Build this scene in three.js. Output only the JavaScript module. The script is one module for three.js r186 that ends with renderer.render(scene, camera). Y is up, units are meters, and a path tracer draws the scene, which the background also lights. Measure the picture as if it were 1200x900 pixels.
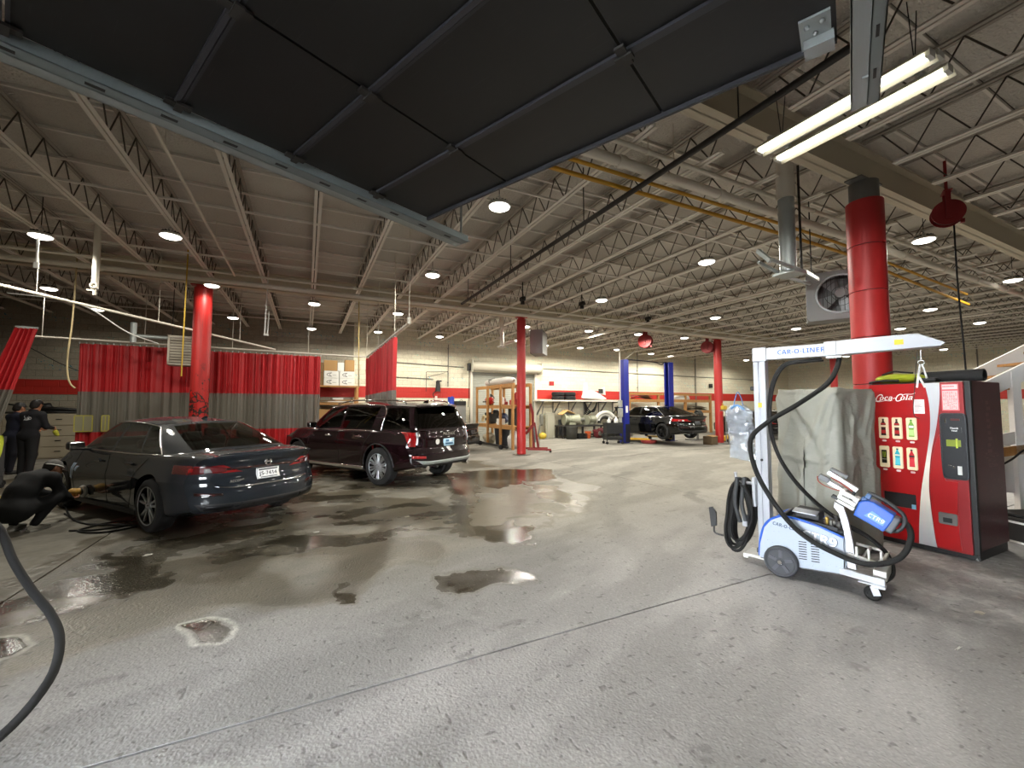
import * as THREE from 'three';
import { RoundedBoxGeometry } from 'three/addons/geometries/RoundedBoxGeometry.js';
import { mergeGeometries, mergeVertices, toCreasedNormals } from 'three/addons/utils/BufferGeometryUtils.js';
import { MarchingCubes } from 'three/addons/objects/MarchingCubes.js';
import { Brush, Evaluator, SUBTRACTION } from 'three-bvh-csg';
import { FontLoader } from 'three/addons/loaders/FontLoader.js';
import { TextGeometry } from 'three/addons/geometries/TextGeometry.js';
import { RectAreaLightUniformsLib } from 'three/addons/lights/RectAreaLightUniformsLib.js';
RectAreaLightUniformsLib.init();

// ---------------------------------------------------------------- camera, sky, lights, exposure
// The hall's own axes: u (= x) runs along the long back wall, v (= -z) towards it, y is up.
const scene = new THREE.Scene();
const renderer = new THREE.WebGLRenderer();
renderer.toneMapping = THREE.LinearToneMapping;
renderer.toneMappingExposure = 1.6;
renderer.shadowMap.enabled = true;
const FOCAL = 488, HEAD = 26.2 * Math.PI / 180, PITCH = Math.atan(27 / FOCAL);
const camera = new THREE.PerspectiveCamera(2 * Math.atan(450 / FOCAL) * 180 / Math.PI, 4 / 3, 0.05, 200);
camera.position.set(0, 1.6, 0);
camera.lookAt(Math.sin(HEAD), 1.6 + Math.tan(PITCH), -Math.cos(HEAD));
scene.background = new THREE.Color(0.90, 0.95, 1.0);                 // an overcast sky, seen by the floor through the open roller door
scene.backgroundIntensity = 30;
scene.environmentIntensity = 30;
const LAMP = { candela: 21, tube: 18, glow: 6, color: new THREE.Color(1, 0.95, 0.83) };

// ---------------------------------------------------------------- helpers
const V3 = (x, y, z) => new THREE.Vector3(x, y, z);
const P = (u, y, v) => V3(u, y, -v);
const names = new Map();
function numbered(name) {
  const n = names.get(name) ?? 0; names.set(name, n + 1);
  return n ? name + '_' + String(n).padStart(3, '0') : name;
}
function rng(seed) { let s = seed >>> 0; return () => { s = (s + 0x6d2b79f5) | 0; let t = Math.imul(s ^ (s >>> 15), 1 | s); t = (t + Math.imul(t ^ (t >>> 7), 61 | t)) ^ t; return ((t ^ (t >>> 14)) >>> 0) / 4294967296; }; }
const sm = (a, b, x) => { const t = Math.min(1, Math.max(0, (x - a) / (b - a))); return t * t * (3 - 2 * t); };
const lerp = (a, b, t) => a + (b - a) * t;
// value noise
const PERM = new Float32Array(65536); { const r = rng(11); for (let i = 0; i < 65536; i++) PERM[i] = r(); }
const hsh = (x, y) => PERM[(Math.imul(x, 7919) ^ Math.imul(y, 15731)) & 65535];
function noise(x, y) {
  const ix = Math.floor(x), iy = Math.floor(y), fx = x - ix, fy = y - iy, sx = fx * fx * (3 - 2 * fx), sy = fy * fy * (3 - 2 * fy);
  const a = hsh(ix, iy), b = hsh(ix + 1, iy), c = hsh(ix, iy + 1), d = hsh(ix + 1, iy + 1);
  return a + (b - a) * sx + (c - a) * sy + (a - b - c + d) * sx * sy;
}
const fbm = (x, y, o = 4) => { let s = 0, a = 0.5, t = 0; for (let i = 0; i < o; i++) { s += a * noise(x, y); t += a; a *= 0.5; x = x * 2.03 + 17.3; y = y * 2.03 + 5.1; } return s / t; };

const M = {};
const std = (color, roughness = 0.6, metalness = 0, extra = {}) => new THREE.MeshStandardMaterial({ color, roughness, metalness, ...extra });
const phys = (o) => new THREE.MeshPhysicalMaterial(o);
function canvasTex(w, h, draw, repeat) {
  const c = document.createElement('canvas'); c.width = w; c.height = h; const g = c.getContext('2d'); draw(g, w, h);
  const t = new THREE.CanvasTexture(c); t.colorSpace = THREE.SRGBColorSpace; if (repeat) t.wrapS = t.wrapT = THREE.RepeatWrapping; return t;
}
function dataTex(w, h, f, srgb, repeat = true) {           // f(x, y, out) writes 0..255 rgba
  const d = new Uint8Array(w * h * 4), o = [0, 0, 0, 255];
  for (let y = 0; y < h; y++) for (let x = 0; x < w; x++) { o[3] = 255; f(x, y, o); const i = (y * w + x) * 4; d[i] = o[0]; d[i + 1] = o[1]; d[i + 2] = o[2]; d[i + 3] = o[3]; }
  const t = new THREE.DataTexture(d, w, h, THREE.RGBAFormat); t.magFilter = THREE.LinearFilter; t.minFilter = THREE.LinearMipmapLinearFilter; t.generateMipmaps = true;
  if (srgb) t.colorSpace = THREE.SRGBColorSpace; if (repeat) t.wrapS = t.wrapT = THREE.RepeatWrapping; t.needsUpdate = true; return t;
}
const S = (lin) => { const x = Math.min(1, Math.max(0, lin)); return 255 * (x <= 0.0031308 ? x * 12.92 : 1.055 * Math.pow(x, 1 / 2.4) - 0.055); };

// geometry builders; every list is merged into one mesh per part
function prep(g) {
  g = g.index ? g.toNonIndexed() : g.clone();
  if (!g.attributes.normal) g.computeVertexNormals();
  if (!g.attributes.uv) g.setAttribute('uv', new THREE.BufferAttribute(new Float32Array(g.attributes.position.count * 2), 2));
  for (const k of Object.keys(g.attributes)) if (!['position', 'normal', 'uv'].includes(k)) g.deleteAttribute(k);
  g.clearGroups?.(); return g;
}
const merge = (list) => list.length === 1 ? list[0] : mergeGeometries(list.map(prep));
const box = (w, h, d, x = 0, y = 0, z = 0, ry = 0, rx = 0, rz = 0) => { const g = new THREE.BoxGeometry(w, h, d); if (rx) g.rotateX(rx); if (rz) g.rotateZ(rz); if (ry) g.rotateY(ry); return g.translate(x, y, z); };
const rbox = (w, h, d, r, x = 0, y = 0, z = 0, seg = 2) => new RoundedBoxGeometry(w, h, d, seg, Math.min(r, w / 2.01, h / 2.01, d / 2.01)).translate(x, y, z);
const cyl = (r1, r2, h, x = 0, y = 0, z = 0, n = 20, open = false) => new THREE.CylinderGeometry(r1, r2, h, n, 1, open).translate(x, y, z);
const sph = (r, x = 0, y = 0, z = 0, a = 16, b = 12) => new THREE.SphereGeometry(r, a, b).translate(x, y, z);
const Y = V3(0, 1, 0);
function bar(p, q, r, n = 8, r2 = r) {                      // a round bar from p to q
  const d = q.clone().sub(p), g = new THREE.CylinderGeometry(r2, r, d.length(), n);
  g.applyQuaternion(new THREE.Quaternion().setFromUnitVectors(Y, d.clone().normalize()));
  return g.translate((p.x + q.x) / 2, (p.y + q.y) / 2, (p.z + q.z) / 2);
}
function beam(p, q, w, h, up = Y) {                         // a square bar from p to q, h along «up»
  const d = q.clone().sub(p), L = d.length(); d.normalize();
  const s = new THREE.Vector3().crossVectors(d, up).normalize(), t = new THREE.Vector3().crossVectors(s, d);
  const g = new THREE.BoxGeometry(L, h, w), m = new THREE.Matrix4().makeBasis(d, t, s);
  return g.applyMatrix4(m).translate((p.x + q.x) / 2, (p.y + q.y) / 2, (p.z + q.z) / 2);
}
function tube(pts, r, seg = 0, n = 8, closed = false) {
  const c = new THREE.CatmullRomCurve3(pts, closed, 'centripetal');
  return new THREE.TubeGeometry(c, seg || Math.max(8, pts.length * 6), r, n, closed);
}
const lathe = (pts, n = 28) => new THREE.LatheGeometry(pts.map(([x, y]) => new THREE.Vector2(x, y)), n);
function shapeOf(pts) { const s = new THREE.Shape(); pts.forEach(([x, y], i) => i ? s.lineTo(x, y) : s.moveTo(x, y)); s.closePath(); return s; }
const extr = (pts, depth, bevel = 0, curve = 6) => new THREE.ExtrudeGeometry(Array.isArray(pts) ? shapeOf(pts) : pts, { depth, bevelEnabled: bevel > 0, bevelSize: bevel, bevelThickness: bevel, bevelSegments: 2, curveSegments: curve });
function rrect(w, h, r, x = 0, y = 0) {
  const s = new THREE.Shape(); r = Math.min(r, w / 2, h / 2);
  s.moveTo(x + r, y); s.lineTo(x + w - r, y); s.absarc(x + w - r, y + r, r, -Math.PI / 2, 0); s.lineTo(x + w, y + h - r); s.absarc(x + w - r, y + h - r, r, 0, Math.PI / 2);
  s.lineTo(x + r, y + h); s.absarc(x + r, y + h - r, r, Math.PI / 2, Math.PI); s.lineTo(x, y + r); s.absarc(x + r, y + r, r, Math.PI, 1.5 * Math.PI); return s;
}
function grid(nu, nv, f) {                                  // a sheet of nu x nv cells, f(a, b) in 0..1
  const g = new THREE.PlaneGeometry(1, 1, nu, nv), p = g.attributes.position;
  for (let j = 0, k = 0; j <= nv; j++) for (let i = 0; i <= nu; i++, k++) { const q = f(i / nu, j / nv); p.setXYZ(k, q.x, q.y, q.z); g.attributes.uv.setXY(k, i / nu, j / nv); }
  g.computeVertexNormals(); return g;
}
function worldUV(g, f) { const p = g.attributes.position, uv = g.attributes.uv; for (let i = 0; i < p.count; i++) uv.setXY(i, ...f(p.getX(i), p.getY(i), p.getZ(i))); return g; }
function boxUV(g, s = 1) {                                  // uv in metres by the dominant normal
  g = prep(g); const p = g.attributes.position, n = g.attributes.normal, uv = g.attributes.uv;
  for (let i = 0; i < p.count; i++) {
    const ax = Math.abs(n.getX(i)), ay = Math.abs(n.getY(i)), az = Math.abs(n.getZ(i));
    if (ay >= ax && ay >= az) uv.setXY(i, p.getX(i) / s, p.getZ(i) / s); else if (ax >= az) uv.setXY(i, p.getZ(i) / s, p.getY(i) / s); else uv.setXY(i, p.getX(i) / s, p.getY(i) / s);
  }
  return g;
}
const partNames = new Map();
function mesh(name, geo, mat, parent) {                     // one named Mesh; numbered at top level and within its parent
  const g = Array.isArray(geo) ? merge(geo) : geo, m = new THREE.Mesh(g, mat);
  m.castShadow = m.receiveShadow = true;
  if (parent) {
    const key = parent.uuid + name, n = partNames.get(key) ?? 0; partNames.set(key, n + 1);
    m.name = n ? name + '_' + String(n).padStart(3, '0') : name; parent.add(m);
  } else { m.name = numbered(name); scene.add(m); }
  return m;
}
function tag(o, label, category, group, kind) {
  o.userData = { ...o.userData, label, category };
  if (group) o.userData.group = group;
  if (kind) o.userData.kind = kind;
  return o;
}
// a thing: a Group at its base on the floor; its local +x points along the heading (du, dv), +z to the right of it
function thing(name, label, category, [u, y, v], heading = [1, 0], group) {
  const o = new THREE.Group(); o.name = numbered(name); o.position.set(u, y, -v); o.rotation.y = Math.atan2(heading[1], heading[0]); scene.add(o);
  return tag(o, label, category, group);
}
function single(name, label, category, geo, mat, group) { return tag(mesh(name, geo, mat), label, category, group); }
function copyOf(root, label, u, y, v, ry) {
  const c = root.clone(); c.name = numbered(root.name.replace(/_\d+$/, '')); c.userData = { ...root.userData, label: label ?? root.userData.label };
  c.position.set(u, y, -v); if (ry !== undefined) c.rotation.set(0, ry, 0); scene.add(c); return c;
}
const struct = (o) => { o.userData.kind = 'structure'; return o; };
function structGroup(name) { const o = new THREE.Group(); o.name = numbered(name); o.userData.kind = 'structure'; scene.add(o); return o; }
// ================================================================ THE HALL
const HALL = { u1: 32.5, v0: -8, v1: 18.9, deck: 5.22, joist: 4.68, girder: 4.66 };
const BACK_JOINTS_U = [-14, -2.2, 6.45, 15.7, 24.9, 32.7], JOINTS_V = [-8.2, 2.58, 12.45, 19.1];

// ---- floor: cast slabs with recessed joints. Water lies where it was seen: outlines in metres (u, v)
const WET = [
  ['wetMain', 1.0, 0.25, [[-1.85, 4.84], [-1.98, 5.97], [-1.87, 6.54], [-1.9, 7.6], [-2.6, 9.4], [0.12, 9.23], [0.93, 8.55], [1.51, 7.44], [2.21, 6.11], [1.48, 5.39], [0.79, 5.06], [0.20, 4.77], [-0.44, 5.22], [-0.91, 5.19], [-1.31, 4.84]]],
  ['damp', 0.92, 0.16, [[-2.39, 5.37], [-1.56, 3.57], [-1.31, 3.77], [-1.02, 3.98], [-0.64, 4.19], [-0.21, 4.03], [0.31, 3.95], [0.65, 4.35], [1.14, 4.31], [1.81, 4.56], [2.86, 5.26], [3.94, 5.56], [5.30, 6.87], [5.21, 8.73], [4.61, 11.68], [2.13, 12.4], [-2.4, 12.4], [-2.6, 8]]],
  ['pool', 1, 0.03, [[-0.76, 3.86], [-0.65, 3.91], [-0.52, 3.83], [-0.44, 3.63], [-0.49, 3.49], [-0.61, 3.57]]],
  ['pool', 1, 0.05, [[-2.1, 4.24], [-1.77, 4.19], [-1.63, 4.02], [-1.66, 3.92], [-1.95, 3.8]]],
  ['pool', 0.9, 0.08, [[0.14, 4.13], [0.26, 4.19], [0.39, 4.00], [0.36, 3.80], [0.23, 3.83]]],
  ['pool', 0.9, 0.07, [[1.22, 3.97], [1.54, 4.01], [1.92, 3.63], [1.88, 3.43], [1.61, 3.44], [1.32, 3.42], [1.20, 3.60]]],
  ['pool', 1, 0.07, [[2.08, 5.26], [2.79, 5.01], [2.64, 4.58], [2.27, 4.34], [2.04, 4.65]]],
  ['pool', 0.7, 0.10, [[4.09, 7.90], [4.61, 7.22], [4.10, 5.67], [3.67, 5.75], [3.75, 6.73]]],
  ['pool', 1, 0.14, [[3.00, 9.67], [3.99, 10.09], [5.66, 9.27], [5.11, 8.10], [4.04, 7.81], [3.34, 7.55], [3.04, 8.41]]],
  ['pool', 0.8, 0.14, [[2.84, 8.97], [3.55, 8.87], [2.32, 6.05], [1.86, 4.81], [1.67, 4.91], [2.00, 6.21]]],
  ['stainShade', 0.65, 0.10, [[0.42, 2.95], [0.65, 3.16], [0.91, 3.43], [1.10, 3.44], [1.01, 3.27], [0.69, 3.02], [0.46, 2.87]]],
  ['stainShade', 0.6, 0.07, [[0.87, 2.99], [1.16, 3.20], [1.38, 3.30], [1.36, 3.15], [1.08, 2.99]]],
  ['stainShade', 0.75, 0.05, [[-0.41, 2.39], [-0.32, 2.46], [-0.17, 2.47], [-0.18, 2.42], [-0.30, 2.33]]],
  ['pool', 0.6, 0.10, [[0.40, 5.26], [1.09, 5.34], [1.90, 4.80], [2.94, 4.93], [3.67, 5.51], [3.32, 5.56], [2.08, 5.26], [1.17, 5.72], [0.51, 5.55]]],
  ['wetMain', 1.0, 0.3, [[0.20, 9.19], [1.04, 8.23], [2.52, 8.24], [3.69, 9.33], [3.43, 11.25], [1.52, 12.0], [-0.4, 12.0]]],
  ['pool', 0.8, 0.15, [[-2.4, 5.02], [-2.00, 5.22], [-1.76, 5.54], [-1.80, 6.18], [-1.37, 6.13], [-1.04, 4.71], [-1.50, 4.43], [-2.1, 4.37]]],
  ['stainShade', 0.75, 0.5, [[3.9, 0.2], [4.6, 2.2], [5.0, 3.4], [8.5, 3.2], [8.5, 0]]],  // stained floor by the vending machine, with the weaker light there painted in
  ['damp', 0.8, 0.5, [[-2.2, 6.5], [-6, 8.5], [-8, 14], [-2, 14]]],
].map(([kind, amount, soft, pts]) => ({ kind, amount, soft, pts, box: [Math.min(...pts.map((p) => p[0])) - soft * 2, Math.min(...pts.map((p) => p[1])) - soft * 2, Math.max(...pts.map((p) => p[0])) + soft * 2, Math.max(...pts.map((p) => p[1])) + soft * 2] }));
function signed(pts, x, y) {                                // > 0 inside, metres
  let inside = false, d2 = 1e9;
  for (let i = 0, j = pts.length - 1; i < pts.length; j = i++) {
    const [ax, ay] = pts[j], [bx, by] = pts[i], ex = bx - ax, ey = by - ay, wx = x - ax, wy = y - ay;
    const t = Math.min(1, Math.max(0, (wx * ex + wy * ey) / (ex * ex + ey * ey))), dx = wx - ex * t, dy = wy - ey * t;
    d2 = Math.min(d2, dx * dx + dy * dy);
    if ((ay > y) !== (by > y) && x < ((bx - ax) * (y - ay)) / (by - ay) + ax) inside = !inside;
  }
  return (inside ? 1 : -1) * Math.sqrt(d2);
}
const fl = { c: [0, 0, 0], rough: 0.8, h: 0 };
function floorAt(u, v, fine) {
  const wx = u + (fbm(u * 2.3, v * 2.3, 3) - 0.5) * 0.5, wy = v + (fbm(u * 2.3 + 40, v * 2.3 + 9, 3) - 0.5) * 0.5;
  const fx = u + (fbm(u * 2.6 + 9, v * 2.6, 3) - 0.5) * 0.42 + (noise(u * 9, v * 9) - 0.5) * 0.11 + (noise(u * 27, v * 27) - .5) * 0.03, fy = v + (fbm(u * 2.6 + 29, v * 2.6 + 4, 3) - 0.5) * 0.42 + (noise(u * 9 + 31, v * 9 + 3) - 0.5) * 0.11 + (noise(u * 27 + 7, v * 27) - .5) * 0.03;
  let damp = 0, wet = 0, stainShade = 0, rim = 0;
  for (const w of WET) {
    if (u < w.box[0] || v < w.box[1] || u > w.box[2] || v > w.box[3]) continue;
    const big = w.kind === 'damp' || w.kind === 'wetMain', s = big ? signed(w.pts, wx, wy) : w.soft < 0.06 ? signed(w.pts, lerp(u, fx, 0.22), lerp(v, fy, 0.22)) : signed(w.pts, fx, fy), k = sm(-w.soft, w.soft, s) * w.amount;
    if (w.kind === 'damp') damp = Math.max(damp, k);
    else if (w.kind === 'wetMain') { damp = Math.max(damp, k); wet = Math.max(wet, k * sm(0.38, 0.68, fbm(u * 1.6 + 3, v * 2.6, 5)) * 0.82); }
    else if (w.kind === 'pool') { wet = Math.max(wet, k); damp = Math.max(damp, k); if (w.soft < 0.06) rim = Math.max(rim, sm(-0.06, -0.025, s) * (1 - sm(-0.02, 0.01, s)) * (0.4 + 0.8 * noise(u * 30, v * 30))); }
    else stainShade = Math.max(stainShade, k * sm(0.25, 0.55, fbm(u * 14, v * 14, 2)));
  }
  const streak = fbm(u * 0.7 + v * 0.3, v * 2.2 - u * 0.8, 4), broad = fbm(u * 0.35, v * 0.35, 3), blot = fbm(u * 1.7 + 50, v * 1.7, 4);
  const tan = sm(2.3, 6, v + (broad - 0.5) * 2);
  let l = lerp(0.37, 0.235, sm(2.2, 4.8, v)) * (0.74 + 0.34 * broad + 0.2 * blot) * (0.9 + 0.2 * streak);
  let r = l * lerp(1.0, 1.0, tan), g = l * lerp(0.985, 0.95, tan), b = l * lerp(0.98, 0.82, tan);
  l = 0;
  // tyre scuffs in arcs over the far floor
  const arc = Math.abs(Math.sin((Math.hypot(u - 13, v + 1) + (blot - 0.5) * 0.6) * 2.2)), scuff = sm(0.9, 1, arc) * tan * 0.4 * sm(0.4, 0.7, streak);
  let k = (1 - scuff) * (0.88 + 0.2 * sm(0.38, 0.62, streak));
  if (fine) {
    const grit = noise(u * 95, v * 95), pit = noise(u * 33 + 9, v * 33), g2 = noise(u * 190, v * 190);
    k *= 0.82 + 0.2 * grit + 0.16 * g2; if (pit > 0.86) k *= lerp(1, 0.62, sm(0.86, 0.95, pit)); if (grit > 0.93) k *= 1.25;
    const spot = noise(u * 4.2 + 70, v * 4.2); if (spot > 0.9) k *= lerp(1, 0.6, sm(0.9, 0.97, spot) * noise(u * 40, v * 40));
    fl.h = 0.55 + 0.25 * g2 + 0.3 * (grit - 0.5) - 0.3 * sm(0.84, 0.95, pit) + 0.3 * (fbm(u * 3, v * 3, 3) - 0.5);
  } else { k *= 0.9 + 0.2 * noise(u * 22, v * 22); fl.h = 0.5 + 0.3 * (noise(u * 20, v * 20) - .5); }
  const dampness = Math.min(1, damp * (0.25 + 1.35 * sm(0.3, 0.68, blot))), brown = dampness * 0.8;
  const wl = 1 - 0.56 * dampness - 0.3 * wet - 0.36 * stainShade;
  fl.c[0] = (r * k) * wl * lerp(1, 1.05, brown) + rim * 0.3; fl.c[1] = g * k * wl * lerp(1, 0.95, brown) + rim * 0.3; fl.c[2] = b * k * wl * lerp(1, 0.72, brown) + rim * 0.28;
  fl.rough = lerp(lerp(lerp(0.82, 0.66, stainShade), 0.33, sm(0.1, 0.8, dampness)), 0.12, sm(0.3, 0.85, wet)) + (fine ? 0 : 0.02);
  fl.h = lerp(fl.h, 0.5 + 0.08 * noise(u * 12, v * 12), sm(0.3, 0.95, wet) * 0.72);
  return fl;
}
function slabMaterial(u0, v0, w, h, nx, ny, fine, bump) {
  const c = new Uint8Array(nx * ny * 4), q = new Uint8Array(nx * ny * 4);
  for (let y = 0, i = 0; y < ny; y++) for (let x = 0; x < nx; x++, i += 4) {
    const f = floorAt(u0 + (x + 0.5) / nx * w, v0 + (y + 0.5) / ny * h, fine);
    c[i] = S(f.c[0]); c[i + 1] = S(f.c[1]); c[i + 2] = S(f.c[2]); c[i + 3] = 255;
    q[i] = 255 * Math.min(1, Math.max(0, f.h)); q[i + 1] = 255 * f.rough; q[i + 2] = 0; q[i + 3] = 255;
  }
  const tex = (d) => { const t = new THREE.DataTexture(d, nx, ny, THREE.RGBAFormat); t.magFilter = t.minFilter = THREE.LinearFilter; t.needsUpdate = true; return t; };
  const map = tex(c), rb = tex(q); map.colorSpace = THREE.SRGBColorSpace;
  return { mat: std(0xffffff, 1, 0, { map, roughnessMap: rb, bumpMap: rb, bumpScale: bump }), uv: (x, y, z) => [(x - u0) / w, (-z - v0) / h] };
}
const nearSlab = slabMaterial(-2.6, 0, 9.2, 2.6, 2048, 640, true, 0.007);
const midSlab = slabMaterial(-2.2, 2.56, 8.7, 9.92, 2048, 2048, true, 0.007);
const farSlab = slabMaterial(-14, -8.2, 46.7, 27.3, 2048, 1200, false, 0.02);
{
  const floor = structGroup('floor');
  mesh('bed', box(52, 0.2, 34, 7, -0.19, -4), std(0x1d1b19, 0.95), floor);
  const G = 0.009;
  for (let i = 0; i + 1 < BACK_JOINTS_U.length; i++) for (let j = 0; j + 1 < JOINTS_V.length; j++) {
    const a = BACK_JOINTS_U[i] + G, b = BACK_JOINTS_U[i + 1] - G, c = JOINTS_V[j] + G, d = JOINTS_V[j + 1] - G;
    const cut = i === 1 && j === 0 ? [[c, 0.0 - G], [0.0, d]] : [[c, d]];
    for (const [e, f] of cut) {
      const s = i === 1 && j === 1 ? midSlab : i === 1 && j === 0 && e === 0 ? nearSlab : farSlab;
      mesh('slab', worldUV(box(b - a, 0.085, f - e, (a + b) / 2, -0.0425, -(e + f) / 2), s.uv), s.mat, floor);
    }
  }
}
// ---- walls of painted concrete block
const blockTex = dataTex(512, 512, (x, y, o) => {           // 1.6 m x 1.6 m: eight courses of four blocks
  const row = Math.floor(y / 64), fx = (x + (row % 2) * 64) % 128, fy = y % 64, joint = Math.min(fx, 128 - fx, fy, 64 - fy), m = sm(0.5, 3.5, joint);
  const id = hsh(row * 31 + 7, Math.floor(((x + (row % 2) * 64) % 512) / 128) * 17), n = fbm(x / 9, y / 9, 3);
  const t = (0.93 + 0.05 * id + 0.14 * (n - 0.5)) * (0.88 + 0.12 * m); o[0] = 255 * t; o[1] = 255 * t * 0.99; o[2] = 255 * t * 0.955;
}, true);
const blockBump = dataTex(512, 512, (x, y, o) => {
  const row = Math.floor(y / 64), fx = (x + (row % 2) * 64) % 128, fy = y % 64, joint = Math.min(fx, 128 - fx, fy, 64 - fy);
  o[0] = o[1] = o[2] = 255 * (0.75 * sm(0.5, 4, joint) + 0.25 * noise(x / 3, y / 3));
}, false);
M.block = std(0xe2ddcc, 0.75, 0, { map: blockTex, bumpMap: blockBump, bumpScale: 0.012 });
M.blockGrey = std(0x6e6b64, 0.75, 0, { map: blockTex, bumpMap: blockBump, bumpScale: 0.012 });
M.redStripe = std(0xb3261c, 0.55, 0, { bumpMap: blockBump, bumpScale: 0.01 });
const blk = (w, h, d, x, y, z, ry) => { const g = boxUV(box(w, h, d), 1.6); if (ry) g.rotateY(ry); return g.translate(x, y, z); };
const TH = 5.6;
{
  const wb = structGroup('wall_back'), W = HALL.v1 + 0.15;                        // the opening of the roller door is left free
  mesh('masonry', [blk(5.35, TH, 0.3, 4.425, TH / 2, -W), blk(22.0, TH, 0.3, 21.65, TH / 2, -W), blk(3.55, TH - 3.3, 0.3, 8.875, 3.3 + (TH - 3.3) / 2, -W)], M.block, wb);
  mesh('painted_stripe', [blk(20.9, 0.48, 0.012, -3.35, 2.26, -HALL.v1 + 0.004), blk(21.85, 0.48, 0.012, 21.58, 2.26, -HALL.v1 + 0.004)], M.redStripe, wb);
  mesh('shade_toned_masonry', blk(15.75, TH, 0.3, -6.125, TH / 2, -W), std(0x9f9a8f, 0.75, 0, { map: blockTex, bumpMap: blockBump, bumpScale: 0.012 }), wb);  // same block wall in a darker tone: the dim wash bay painted in
  const wr = structGroup('wall_right');
  mesh('masonry', blk(0.3, TH, 27.4, HALL.u1 + 0.15, TH / 2, -5.4), M.block, wr);
  mesh('painted_stripe', blk(0.012, 0.48, 26.8, HALL.u1 - 0.004, 2.26, -5.45), M.redStripe, wr);
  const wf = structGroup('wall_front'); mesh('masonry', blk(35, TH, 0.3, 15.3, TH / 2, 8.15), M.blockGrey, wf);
  // the slanting entrance wall that holds the open door: from the left jamb J0 to the right jamb, direction (0.418, -0.909)
  const wl = structGroup('wall_left'), D = [0.418, -0.909], J = [-2.14, 2.44], ry = Math.atan2(D[1], D[0]);
  const run = (s0, s1, y0, y1) => { const m = (s0 + s1) / 2, g = boxUV(box(s1 - s0, y1 - y0, 0.3, 0, 0, 0.15), 1.6); g.rotateY(ry); return g.translate(J[0] + D[0] * m, (y0 + y1) / 2, -(J[1] + D[1] * m)); };
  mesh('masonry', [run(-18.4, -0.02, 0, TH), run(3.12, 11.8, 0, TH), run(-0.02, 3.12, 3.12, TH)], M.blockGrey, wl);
}
// ground outside the open door
{ const g = structGroup('ground_outside'); mesh('asphalt', box(20, 0.1, 30, -14.2, -0.35 + 0.24, 3), std(0x6c6c6a, 0.9), g); g.position.y = -0.12; }

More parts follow.
